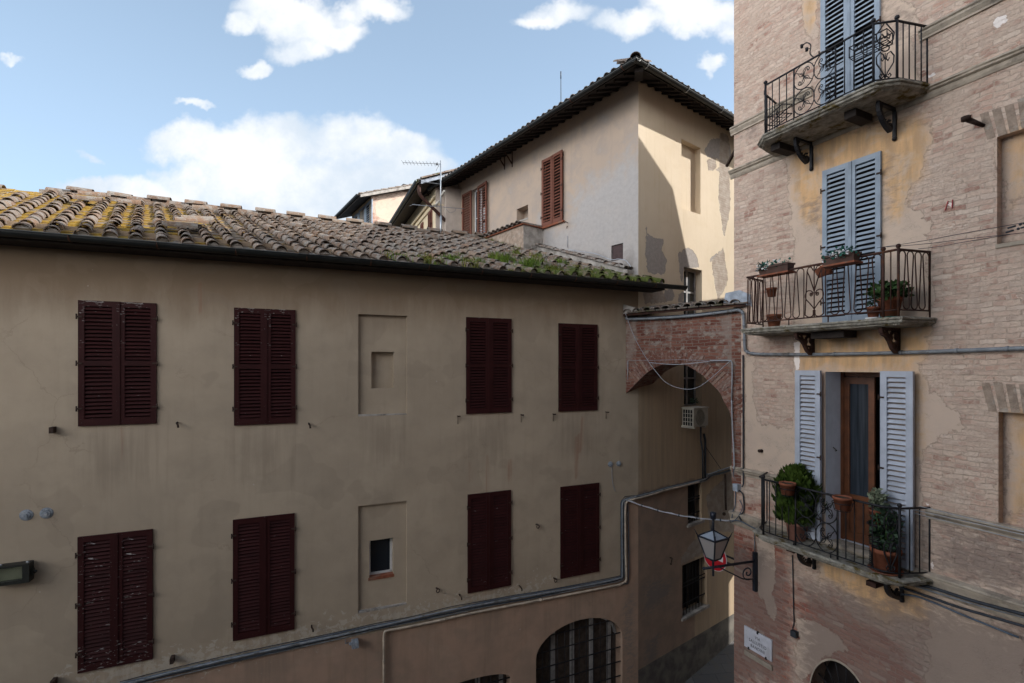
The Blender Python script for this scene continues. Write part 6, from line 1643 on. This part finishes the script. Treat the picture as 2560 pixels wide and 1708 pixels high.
    def disc(mb, rr, y0, y1):
        v = [(rr*math.cos(2*math.pi*k/n), y, rr*math.sin(2*math.pi*k/n)) for y in (y0, y1) for k in range(n)]
        mb.add(v, [tuple(range(n)), tuple(range(2*n-1, n-1, -1))]+[(k, (k+1) % n, n+(k+1) % n, n+k) for k in range(n)])
    m = MB(); disc(m, r, -.004, .012); m.build('sign_rim', M_['signwhite'], s)
    m = MB(); disc(m, r-.012, -.0075, -.0042); m.build('sign_face', M_['signred'], s)
    MB().box(-.21, .21, -.0105, -.0078, -.052, .052).build('white_bar', M_['signwhite'], s)
    m = MB(); m.bar((.15, .02, -.03), (-xs+.03, .02, -.03), .03, .03); m.bar((.15, .02, .1), (-xs+.03, .02, .1), .03, .03); m.build('sign_bracket', M_['iron'], s)
    # street plate
    cs = [FR.hity(1840+x/11.2, 1540+y/11.2, -.03) for x, y in ((230,260),(1010,700),(985,1280),(230,835))]
    x0, x1 = (cs[0][0]+cs[3][0])/2, (cs[1][0]+cs[2][0])/2; zt, zb = (cs[0][1]+cs[1][1])/2, (cs[2][1]+cs[3][1])/2
    p = bpy.data.objects.new('street_plate', None); COL.objects.link(p); tag(p, 'white marble street name plate lettered VIA SALLUSTIO BANDINI', 'sign')
    p.location = (*FR.world(x0, 0), zb); p.rotation_euler = (0, 0, FR.ang); w, h = x1-x0, zt-zb
    MB().box(0, w, -.03, -.002, 0, h).build('slab', M_['marble'], p)
    for txt, cx, cz, sz in (('VIA', .50, .70, .155), ('SALLUSTIO', .50, .455, .155), ('BANDINI', .50, .21, .155)):
        cu = bpy.data.curves.new('lettering', 'FONT'); cu.body = txt; cu.align_x = 'CENTER'; cu.align_y = 'CENTER'; cu.size = sz*h*1.35; cu.extrude = .0012; cu.space_character = 1.12
        tmp = bpy.data.objects.new('tmp', cu); COL.objects.link(tmp); bpy.context.view_layer.update(); me = bpy.data.meshes.new_from_object(tmp.evaluated_get(bpy.context.evaluated_depsgraph_get())); bpy.data.objects.remove(tmp); me.materials.clear(); me.materials.append(M_['ink'])
        o = bpy.data.objects.new('lettering', me); COL.objects.link(o); o.parent = p
        o.location = (w*cx, -.0316, h*cz); o.rotation_euler = (math.pi/2, 0, 0); o.scale = (.82, 1, 1)
    for x, z in ((.5*w, h-.005), (.17*w, .005), (.80*w, .005)): MB().box(x-.014, x+.014, -.042, -.003, z-.022, z+.022).build('iron_clip', M_['iron'], p)
    q = bpy.data.objects.new('x', None); bpy.data.objects.remove(q)
    m = MB(); m.box(0, w, -.03, -.002, -.30*h, -.07*h, 0)
    o = m.build('stone_strip', M_['plinthstone']); o.location = (*FR.world(x0, 0), zb-.05); o.rotation_euler = (0, 0, FR.ang); tag(o, 'pale stone strip set in the brick wall under the street plate', 'stone strip')
    # wall lantern
    wx, wz = FR.hity(1888, 1403, -.03); W = Vector((*FR.world(wx, -.03), wz)); dr = Vector((-.957, -.29, 0))
    # reach: the spot on the arm axis that is seen under the lantern
    t_u = (1783-CX)/FP; k = (t_u*W.y-W.x)/(dr.x-t_u*dr.y)
    lt = bpy.data.objects.new('wall_lantern', None); COL.objects.link(lt); tag(lt, 'dark iron street lantern with frosted panes on a scrolled wall bracket', 'lantern')
    lt.location = W; lt.rotation_euler = (0, 0, math.atan2(dr.y, dr.x))
    reach = k; Yl = W.y+dr.y*k
    zpx = lambda v: CZ+(HY-v)/FP*Yl-W.z
    ar = MB(); ar.tube([(0, 0, 0), (reach+.18, 0, 0)], .024, 7); ar.ball((reach+.2, 0, 0), .03)
    ar.tube([(0, 0, -.34)]+[]+[(.28, 0, -.30), (.62, 0, -.12), (.8, 0, -.02)], .012, 6)
    ar.tube([(.17+p[0], 0, -.20+p[1]) for p in spiral((0, 0), .135, 1.45, -2.0, 1, 24)], .013, 6)
    ar.build('arm', M_['lampiron'], lt)
    pl = MB(); pl.box(-.03, .035, -.032, .032, -.56, .17); pl.build('wall_plate', M_['lampiron'], lt)
    zt_, zr_, zb_ = zpx(1325), zpx(1343), zpx(1395); rt, rb = .235, .115
    R45 = Matrix.Rotation(R(12), 4, 'Z')
    def rot(p): v = R45 @ Vector(p); return (v.x+reach, v.y, v.z)
    fr = MB(); T = [(rt, rt), (-rt, rt), (-rt, -rt), (rt, -rt)]; s2 = .78
    T = [(a*s2, b*s2) for a, b in T]; B = [(a*rb/rt, b*rb/rt) for a, b in T]
    for k in range(4):
        a, b = T[k], T[(k+1) % 4]; c_, d = B[k], B[(k+1) % 4]
        fr.bar(rot((*a, zr_)), rot((*b, zr_)), .026, .026); fr.bar(rot((*c_, zb_)), rot((*d, zb_)), .022, .022)
        fr.bar(rot((*c_, zb_)), rot((a[0]*1.02, a[1]*1.02, zr_)), .024, .024); fr.bar(rot((*a, zr_)), rot((0, 0, zt_)), .022, .022)
        fr.tube([rot((*a, zr_)), rot((a[0]*1.12, a[1]*1.12, zr_+.05)), rot((a[0]*1.24, a[1]*1.24, zr_+.12))], [.014, .010, .004], 5)
    fr.tube([(reach, 0, zt_-.02), (reach, 0, zt_+.22)], .022, 6); fr.lathe([(.001, 0), (.05, .0), (.055, .12), (.001, .13)], (reach, 0, zt_+.2), 8)
    fr.tube([(reach, 0, 0), (reach, 0, zb_)], .022, 6); fr.tube([(reach, 0, -.16), (reach, 0, 0)], .02, 6)
    fr.lathe([(.02, 0), (.07, .02), (.09, .05), (.03, .06)], (reach, 0, zb_-.06), 8)
    fr.build('lantern_frame', M_['lampiron'], lt)
    for k in range(4):
        a, b = T[k], T[(k+1) % 4]; c_, d = B[k], B[(k+1) % 4]
        MB().add([rot((*c_, zb_+.006)), rot((*d, zb_+.006)), rot((*b, zr_-.006)), rot((*a, zr_-.006))], [(0,1,2,3)]).build('pane', M_['frost'], lt)
        MB().add([rot((a[0]*.96, a[1]*.96, zr_+.004)), rot((b[0]*.96, b[1]*.96, zr_+.004)), rot((0, 0, zt_-.006))], [(0,1,2)]).build('roof_pane', M_['roofpane'], lt)
    # television aerial on the ridge
    an = bpy.data.objects.new('tv_aerial', None); COL.objects.link(an); tag(an, 'grey television aerial on a mast rising from the lower roof ridge', 'aerial')
    xa, za = FL.hity(1102.5, 582, RIDGE_Y-.1); X, Y = FL.world(xa, RIDGE_Y-.1); zb0 = roofz(RIDGE_Y-.1)-.05; an.location = (X, Y, zb0)
    px = lambda u, v: ((u-CX)/FP*Y-X, CZ+(HY-v)/FP*Y-zb0)
    zt = px(1102, 402)[1]
    m = MB(); m.tube([(0, 0, 0), (0, 0, px(0, 540)[1])], .032, 7); m.tube([(0, 0, px(0, 540)[1]-.1), (-.01, 0, zt)], .020, 6)
    m.build('mast', M_['galv'], an)
    m = MB(); a = px(1006, 405); b = px(1103, 410)
    m.tube([(a[0], .05, a[1]), (b[0], 0, b[1])], .008, 5)
    for k in range(11): x = a[0]+(b[0]-a[0])*k/11; z = a[1]+(b[1]-a[1])*k/11; m.tube([(x, -.12, z), (x+.01, .2, z)], .006, 4)
    m.box(b[0]-.16, b[0]-.1, -.03, .03, b[1]-.03, b[1]+.02); m.tube([(px(1090, 427)[0], 0, px(1090, 427)[1]), (b[0]-.05, 0, b[1])], .006, 4)
    m.build('yagi_antenna', M_['greypipe'], an)
    m = MB(); a = px(1031, 513); b = px(1161, 521); m.tube([(a[0], -.05, a[1]), (b[0], .05, b[1])], .010, 5)
    for x, z in (a, (px(1080, 516))): m.tube([(x-.05, -.16, z-.08), (x+.05, .12, z+.08)], .007, 4)
    a = px(1053, 456); b = px(1104, 461); m.tube([(a[0], -.05, a[1]), (b[0], 0, b[1])], .010, 5)
    m.tube(bez([(px(1115, 522)[0], 0, px(1115, 522)[1]), (px(1125, 532)[0], 0, px(1125, 532)[1]), (px(1138, 527)[0], 0, px(1138, 527)[1]), (px(1139, 520)[0], 0, px(1139, 520)[1])], 4), .006, 4)
    m.build('dipole_antenna', M_['greypipe'], an)
    m = MB()
    for p, q in (((1104, 490), (1113, 480)), ((1089, 514), (1099, 506))): a, b = px(*p), px(*q); m.tube([(a[0], 0, a[1]), (b[0], -.1, b[1])], .038, 7)
    m.build('signal_booster', M_['acwhite'], an)

def leaf(mb, c, rn, s, flat=.0):
    d = Vector((rn.gauss(0, 1), rn.gauss(0, 1), rn.gauss(.2, .8))).normalized(); e = d.orthogonal().normalized()
    e = (e*math.cos(rn.uniform(0, 6.28))+d.cross(e)*math.sin(rn.uniform(0, 6.28))).normalized()
    w = s*rn.uniform(.3, .5); l = s*rn.uniform(.7, 1.3); c = Vector(c); n = d.cross(e)*s*.12
    mb.add([c, c+d*l*.5+e*w+n, c+d*l, c+d*l*.5-e*w+n], [(0,1,2,3)])
def glass_clear():
    t = NT('clear_lamp_glass'); t.done((.8, .85, .8), .05, None, .5, Transmission_Weight=1.0); return t.m
t_ = NT('blue_grey_roof_pane'); t_.done((.30, .34, .40), .35, None, .5); M_['roofpane'] = t_.m  # blue grey tint for the panes of the lantern roof
build_fixtures()

# ------------------------------------------------------------------ flower pots, window boxes and plants of the balconies
def pot_mesh(r, h, mb=None, taper=.72):
    mb = mb or MB()
    return mb.lathe([(.001, 0), (r*taper, 0), (r*.93, h*.80), (r, h*.80), (r*1.02, h), (r*.9, h), (r*.86, h*.88), (.001, h*.88)], (0, 0, 0), 16)
def pot_thing(name, loc, r, h, label, mat='terra', cat='flower pot', rot=None, group=None, soil=True, saucer=None):
    o = bpy.data.objects.new(name, None); COL.objects.link(o); o.location = loc; o.rotation_euler = rot or (0, 0, FR.ang); tag(o, label, cat, group)
    pot_mesh(r, h).build('pot', M_[mat], o)
    if soil: MB().lathe([(.001, h*.90), (r*.86, h*.885)], (0, 0, 0), 14).build('soil', M_['soil'], o)
    if saucer: MB().lathe([(.001, -.03), (r*.95, -.03), (r*1.15, -.002), (r*1.1, -.002), (r*.9, -.02), (.001, -.02)], (0, 0, 0), 16).build('saucer', M_[saucer], o)
    return o
def foliage(parent, mat, n, size, cz, rx, rz, rn, name='foliage', fn=None, lean=0):
    mb = MB()
    for _ in range(n):
        while True:
            p = Vector((rn.uniform(-1, 1), rn.uniform(-1, 1), rn.uniform(-1, 1)))
            if .45 < p.length < 1.0: break
        q = Vector((p.x*rx, p.y*rx, cz+p.z*rz))
        if fn and not fn(p, rn): continue
        leaf(mb, q, rn, size)
    return mb.build(name, M_[mat], parent, fixn=False)
def RW(x, n, z): return (*FR.world(x, -n), z)

def build_plants():
    rn = random.Random(77)
    (B1, B2, B3), (p1, p2, p3), (z1, z2, z3), (s1, s2, s3) = BALS, PLANS, ZR, ZS_
    n2, n3 = p2[2][1], p3[2][1]
    # --- middle balcony: two window boxes hooked on the rail
    def wbox(u0, v0, u1, v1, n, label, ang=0):
        a = Vector(R3(u0, v0, n)); b = Vector(R3(u1, v1, n)); L = (b-a).length; h = .13
        o = bpy.data.objects.new('window_box', None); COL.objects.link(o); o.location = (a.x, a.y, min(a.z, b.z)); d = b-a; o.rotation_euler = (0, 0, math.atan2(d.y, d.x)); tag(o, label, 'window box')
        m = MB(); m.add([(0, -.07, 0), (L, -.07, 0), (L, .07, 0), (0, .07, 0), (-.015, -.09, h), (L+.015, -.09, h), (L+.015, .09, h), (-.015, .09, h)], [(0,3,2,1), (0,1,5,4), (1,2,6,5), (2,3,7,6), (3,0,4,7)])
        m.box(-.02, L+.02, -.10, -.085, h-.025, h+.006); m.box(-.02, L+.02, .085, .10, h-.025, h+.006); m.build('planter', M_['brownplastic'], o)
        m = MB(); m.box(-.03, L+.03, -.11, .11, -.03, -.004); m.build('drip_tray', M_['terra'], o)
        MB().add([(0, -.075, h-.02), (L, -.075, h-.02), (L, .075, h-.02), (0, .075, h-.02)], [(0,1,2,3)]).build('soil', M_['soil'], o)
        f = MB(); g = MB()
        for _ in range(150):
            x = rn.random()*L; x = x if ang == 0 else L*rn.random()**1.8
            leaf(f, (x, rn.gauss(-.05, .06), h+rn.uniform(-.06, .07)), rn, .05)
        for _ in range(17):
            c = Vector((rn.random()*L if ang == 0 else L*rn.random()**1.8, rn.gauss(-.09, .03), h+rn.uniform(-.06, .06)))
            for q in range(6):
                a_ = q*1.047; leaf(g, c+Vector((.012*math.cos(a_), -.01, .012*math.sin(a_))), rn, .028)
        f.build('foliage', M_['teal'], o, fixn=False); g.build('flowers', M_['petal'], o, fixn=False); return o
    wbox(2066, 660, 2141, 652, n2+.10, 'brown window box of white flowers hooked on the middle balcony rail')
    wbox(1906, 689, 1976, 677, n2-.02, 'brown window box with trailing plants at the left end of the middle balcony', 1)
    # tipped pot behind the heart motif
    x, z = h_(2042, 686, n2-.16); o = pot_thing('flower_pot', RW(x, n2-.16, z), .10, .19, 'empty terracotta pot hanging tilted behind the heart of the middle railing', rot=(R(0), R(62), FR.ang+.6))
    x, z = h_(1929, 742, n2-.12); pot_thing('flower_pot', RW(x, n2-.12, z), .085, .15, 'small terracotta pot hung midway on the left end of the middle railing')
    x, z = h_(1935, 797, n2-.15); pot_thing('flower_pot', RW(x, n2-.15, s2+.002), .12, .22, 'larger terracotta pot on the slab at the left end of the middle balcony')
    x, z = h_(2183, 795, n2-.12); o = pot_thing('flower_pot', RW(x, n2-.12, s2+.032), .085, .15, 'small pot in a white saucer beside the green plant on the middle balcony', 'terra', saucer='signwhite'); foliage(o, 'darkleaf', 40, .05, .2, .07, .06, rn)
    x, z = h_(2224, 785, n2-.26); o = pot_thing('flower_pot', RW(x, n2-.26, s2+.032), .15, .27, 'terracotta pot with a bushy green plant in a green saucer, middle balcony', 'terra', saucer='greenplastic')
    foliage(o, 'leaf', 420, .075, .36, .24, .13, rn)
    # --- lowest balcony
    x, z = h_(1992, 1335, n3-.30); o = pot_thing('flower_pot', RW(x, n3-.30, s3+.002), .175, .32, 'large pale terracotta pot with a tall rounded thuja on the lowest balcony', 'terrapale', 'potted shrub')
    def fans(n, cz, rx, rz):
        mb = MB()
        for _ in range(n):
            a = rn.uniform(0, 6.28); t = rn.random(); zz = cz-rz+2*rz*t; rr = rx*(.55+.45*math.sin(math.pi*min(1, t*.85+.13)))*math.sqrt(rn.uniform(.35, 1))*(1+.16*math.sin(a*3+zz*9)+.12*math.sin(a*5-zz*14)+rn.gauss(0, .05))
            if t > .85: rr *= (1-t)/.15*.7+.3
            c = Vector((rr*math.cos(a), rr*math.sin(a), zz)); d = Vector((math.cos(a)*.45, math.sin(a)*.45, 1)).normalized(); e = Vector((-math.sin(a), math.cos(a), 0)); e = (e+Vector((math.cos(a), math.sin(a), 0))*rn.gauss(0, .6)).normalized()
            l = rn.uniform(.05, .13); w = l*.27
            mb.add([c, c+d*l*.45+e*w, c+d*l, c+d*l*.45-e*w], [(0,1,2,3)])
        return mb
    fans(3600, .72, .31, .46).build('foliage', M_['thuja'], o, fixn=False)
    m = MB(); m.tube([(0, 0, .25), (0, 0, .9)], .02, 6); m.build('stem', M_['darkwood'], o)
    # a ring-held pot each on the rail
    for (u, v, n_, lb) in ((1969, 1236, n3+.12, 'terracotta pot of bare soil in a ring on the rail before the thuja'), (2106, 1274, n3+.13, 'terracotta pot in an iron ring at the middle of the lowest rail')):
        x, z = h_(u, v, n_); o = pot_thing('flower_pot', RW(x, n_, z), .125, .19, lb)
        c = MB(); c.tube([(.13*math.cos(a), .13*math.sin(a), .10) for a in np.linspace(0, 6.283, 19)[:-1]], .006, 5, closed=True); c.tube([(0, .1, .10), (0, .16, .17)], .006, 5)
        for a in (.3, 1.9, 3.5, 5.0): c.tube([(.13*math.cos(a), .13*math.sin(a), .10), (.10*math.cos(a), .10*math.sin(a), -.012)], .005, 4)
        c.tube([(.10*math.cos(a), .10*math.sin(a), -.012) for a in np.linspace(0, 6.283, 15)[:-1]], .005, 4, closed=True); c.build('pot_ring', M_['iron'], o)
    x, z = h_(2214, 1420, n3-.20); o = pot_thing('flower_pot', RW(x, n3-.20, s3+.03), .185, .30, 'terracotta pot of dark leafy stems by the right corner of the lowest balcony', 'terra', 'potted plant', saucer='terra')
    foliage(o, 'darkleaf', 330, .075, .55, .19, .34, rn)
    m = MB()
    for k in range(6): a = k*1.05; m.tube([(0, 0, .24), (.08*math.cos(a), .08*math.sin(a), .5), (.13*math.cos(a), .13*math.sin(a), .8)], .008, 5)
    m.build('stem', M_['leaf'], o)
    # plant stand with a pale variegated plant by the door
    st = bpy.data.objects.new('plant_stand', None); COL.objects.link(st); tag(st, 'narrow ribbed stand by the open door of the lowest balcony', 'stand')
    x, z = h_(2194, 1330, .30); st.location = RW(x, .30, s3); st.rotation_euler = (0, 0, FR.ang)
    hs = .62
    m = MB()
    for k in range(22): m.lathe([(.10, k*hs/22), (.105, k*hs/22+.006), (.10, k*hs/22+.016)], (0, 0, 0), 12)
    m.lathe([(.001, hs), (.13, hs), (.13, hs+.02), (.001, hs+.02)], (0, 0, 0), 12); m.build('column', M_['iron'], st)
    o = pot_thing('flower_pot', RW(x, .30, s3+hs+.022), .11, .20, 'terracotta pot with a pale variegated plant standing on the ribbed stand', 'terra', 'potted plant')
    foliage(o, 'dustyleaf', 200, .06, .34, .10, .16, rn); m = MB(); m.tube([(0, 0, .18), (0, 0, .42)], .012, 5); m.build('stem', M_['dustyleaf'], o)
    # --- topmost balcony: two empty wire planters on the rail
    n1 = p1[2][1]
    def cage(xa, xb, na, nb, zt, label):
        a = Vector((*FR.world(xa, -na), zt)); b = Vector((*FR.world(xb, -nb), zt)); L = (b-a).length; o = bpy.data.objects.new('wire_planter', None); COL.objects.link(o); o.location = a; d = b-a; o.rotation_euler = (0, 0, math.atan2(d.y, d.x)); tag(o, label, 'planter rack')
        m = MB(); w, h = .17, .15
        for zz in (0, -h): m.tube([(0, -w/2, zz), (L, -w/2, zz), (L, w/2, zz), (0, w/2, zz)], .009, 5, closed=True)
        k = 0; N = max(3, int(L/.12))
        for k in range(N+1): x = L*k/N; m.tube([(x, -w/2, 0), (x, -w/2, -h), (x, w/2, -h), (x, w/2, 0)], .0065, 4)
        for y in (-.03, .03): m.tube([(0, y, -h), (L, y, -h)], .006, 4)
        for s in (.3, .7): m.tube([(L*s+p[0]*1, -w/2-.004, -h/2+p[1]) for p in spiral((0, 0), .055, 1.2, 0, 1 if s < .5 else -1, 14)], .007, 4)
        m.build('rack', M_['iron'], o)
    cage(p1[3][0]-.34, p1[3][0]+.12, p1[3][1]-.12, p1[3][1]-.16, z1-.12, 'empty iron planter rack inside the right corner of the topmost railing')
    cage(p1[2][0]-.12, p1[2][0]+.26, p1[1][1]-.12, p1[2][1]-.18, z1-.40, 'empty iron planter rack low inside the left end of the topmost railing')
build_plants()
# ------------------------------------------------------------------ street, facade on the viewer's side
def build_street():
    g = MB(); n = 24; r = 400
    g.add([(-r, -r, -.03), (r, -r, -.03), (r, r, -.03), (-r, r, -.03)], [(0,1,2,3)]); tag(g.build('ground', M_['asphalt']), kind='structure')
    m = MB(); A = []
    for t in (-6, 0, 2, 4, 7, 12):
        z = .012 if t <= 0 else .012+.105*t
        for s in (-.4, 6.0): X, Y = FM.world(t, -s); A.append((X, Y, z))
    m.add(A, [(2*k, 2*k+1, 2*k+3, 2*k+2) for k in range(5)]); tag(m.build('alley_paving', M_['paving']), kind='structure')
    o = bpy.data.objects.new('facade_across', None); COL.objects.link(o); o.location = (-3, -1.6, 0)
    tag(o, 'unseen plain plaster house behind the viewpoint, sized to hold off sky light', 'house')
    MB().box(-.9, 13.5, -6, 0, 0, CZ+8.4).build('wall', M_['tan'], o)  # unseen; height and width set to darken the walls facing it
    MB().box(-1.3, 14, -6.4, .5, CZ+8.42, CZ+8.6).build('roof', M_['darkwood'], o)
build_street()
def build_shading_house():
    o = bpy.data.objects.new('shading_house', None); COL.objects.link(o); o.location = (-1.6, -2.4, 0); o.rotation_euler = (0, 0, AL)
    tag(o, 'unseen lower plain house left of the viewpoint, added to dim the wall bases', 'house')
    MB().box(-24, -.2, -7, 0, 0, CZ+1.6).build('wall', M_['tan'], o)  # unseen block added to cut low sky light on the wall bases
    m = MB(); m.prism([(.4, CZ+1.5), (-3.5, CZ+2.8), (-7.4, CZ+1.5)], lambda p, q, e: (e, p, q), -24.3, .1); m.build('roof', M_['darkwood'], o)
build_shading_house()

# ------------------------------------------------------------------ camera, sun, sky
cd = bpy.data.cameras.new('camera'); cam = bpy.data.objects.new('camera', cd); COL.objects.link(cam)
cam.location = (0, 0, CZ); cam.rotation_euler = (math.pi/2, 0, 0)
cd.sensor_width = 36; cd.lens = 17; cd.shift_y = (HY-854)/2560; cd.clip_start = .05; cd.clip_end = 3000
SC.camera = cam
SUN_EL, SUN_AZ = 34.0, 90.0      # azimuth from +Y towards +X
sl = bpy.data.lights.new('sun', 'SUN'); so = bpy.data.objects.new('sun', sl); COL.objects.link(so)
sl.energy = 5.0; sl.angle = R(.53); sl.color = (1, .97, .92)
sv = Vector((math.sin(R(SUN_AZ))*math.cos(R(SUN_EL)), math.cos(R(SUN_AZ))*math.cos(R(SUN_EL)), math.sin(R(SUN_EL))))
so.rotation_euler = sv.to_track_quat('Z', 'Y').to_euler()

def build_world():
    w = bpy.data.worlds.new('World'); SC.world = w; w.use_nodes = True; nt = w.node_tree; nt.nodes.clear()
    t = NT.__new__(NT); t.t = nt
    out = t.n('ShaderNodeOutputWorld'); bg = t.n('ShaderNodeBackground'); nt.links.new(bg.outputs[0], out.inputs[0])
    sky = t.n('ShaderNodeTexSky', sky_type='NISHITA'); sky.sun_disc = False; sky.sun_elevation = R(SUN_EL); sky.sun_rotation = R(SUN_AZ)
    sky.altitude = 300; sky.air_density = 1.0; sky.dust_density = 1.6; sky.ozone_density = 1.4
    d = t.n('ShaderNodeTexCoord').outputs['Generated']
    sp = t.n('ShaderNodeSeparateXYZ'); t.put(sp.inputs[0], d)
    yy = t.math('MAXIMUM', sp.outputs[1], .03)
    px = t.math('DIVIDE', sp.outputs[0], yy); pz = t.math('DIVIDE', sp.outputs[2], yy)
    cv = t.n('ShaderNodeCombineXYZ'); t.put(cv.inputs[0], px); t.put(cv.inputs[1], pz)
    v = cv.outputs[0]
    n1 = t.noise(v, 2.6, 7, .58, .2); n2 = t.noise(v, 9, 6, .6, .3)
    wx = t.math('ADD', px, t.math('MULTIPLY', t.math('SUBTRACT', t.noise(v, 5.5, 5, .6), .5), .16))
    wz = t.math('ADD', pz, t.math('MULTIPLY', t.math('SUBTRACT', t.noise(t.vadd(v, (3.1, 7.7, 0)), 5.5, 5, .6), .5), .16))
    # cumulus banks, as directions: photo px of the centre and half sizes, softness weight
    B = [(420,330,75,45,1),(480,345,90,55,1),(560,335,90,60,1),(660,320,95,55,1),(760,320,85,55,1),(850,310,75,55,1),(930,350,90,50,1),(985,390,55,45,1),
         (600,420,200,90,1),(780,430,200,110,1),(900,440,150,90,1),(430,420,70,50,.9),(300,440,90,38,1),(200,445,80,25,1),(380,470,120,60,.9),(640,520,330,60,.9),
         (700,55,90,60,1),(620,40,70,55,1),(760,80,95,45,1),(690,120,85,38,1),(650,20,110,45,1),(585,160,42,22,1),(560,60,50,30,.8),(870,15,75,35,.75),(800,30,60,30,.6),
         (1440,50,130,40,.8),(1600,45,120,45,.85),(1300,20,110,35,.6),(1240,35,60,25,.6),(1660,80,50,40,.7),(1610,138,32,20,.95),(1560,10,90,40,.8),(445,250,52,14,.62),(200,372,42,14,.45),(20,130,30,14,.35)]
    acc = None
    for (u, v_, rx, rz, k) in B:
        u, v_, rx, rz = D(u), D(v_), D(rx), D(rz)
        a = t.math('MULTIPLY', t.math('SUBTRACT', wx, (u-CX)/FP), FP/rx); b = t.math('MULTIPLY', t.math('SUBTRACT', wz, (HY-v_)/FP), FP/rz)
        e = t.math('SUBTRACT', k, t.math('ADD', t.math('MULTIPLY', a, a), t.math('MULTIPLY', b, b)))
        acc = e if acc is None else t.math('SMOOTH_MAX', acc, e, .35)
    rough = t.math('ADD', t.math('MULTIPLY', t.math('SUBTRACT', n1, .5), 1.3), t.math('MULTIPLY', t.math('SUBTRACT', n2, .5), 1.1))
    den = t.step(t.math('ADD', acc, rough), -.42, .78)
    den = t.math('MULTIPLY', den, t.step(sp.outputs[1], .1, .3))
    # clouds over the rest of the sky, seen only by the light
    n3 = t.noise(d, 3.2, 6, .6); oth = t.math('MULTIPLY', t.math('MULTIPLY', t.step(n3, .40, .60), t.step(sp.outputs[1], .42, .22)), t.step(sp.outputs[2], .0, .12))
    oth = t.math('MULTIPLY', oth, t.step(sp.outputs[2], .72, .40))
    base = t.vscale(sky.outputs[0], SKY_K)
    hz = t.step(sp.outputs[2], .75, .0, .0, 1.)
    base = t.mix(t.math('ADD', .30, t.math('MULTIPLY', hz, .34)), base, SKY_HAZE)
    shade = t.step(t.math('ADD', t.noise(v, 4.2, 6, .62), t.math('MULTIPLY', pz, .30)), .50, .80)
    cl = t.mix(shade, CLOUD_LO, CLOUD_HI)
    col = t.mix(t.math('MULTIPLY', den, .97), base, cl)
    col = t.mix(oth, col, t.vscale(CLOUD_BRIGHT, 1.0) if 0 else t.mix(t.step(sp.outputs[0], .25, -.55), CLOUD_BRIGHT, tuple(k*1.75 for k in CLOUD_BRIGHT)))
    t.put(bg.inputs[0], col); bg.inputs[1].default_value = SKY_S
    SC.view_settings.view_transform = 'Standard'; SC.view_settings.look = 'None'; SC.view_settings.exposure = EXPO; SC.view_settings.gamma = 1
SKY_S = .1; SKY_K = .9; SKY_HAZE = (6.4, 8.7, 11.3); CLOUD_HI = (8.0, 8.1, 8.2); CLOUD_LO = (5.5, 6.2, 7.0); CLOUD_BRIGHT = (36., 35., 34.); EXPO = 0.45
build_world()
SC.cycles.max_bounces = 8; SC.cycles.diffuse_bounces = 5
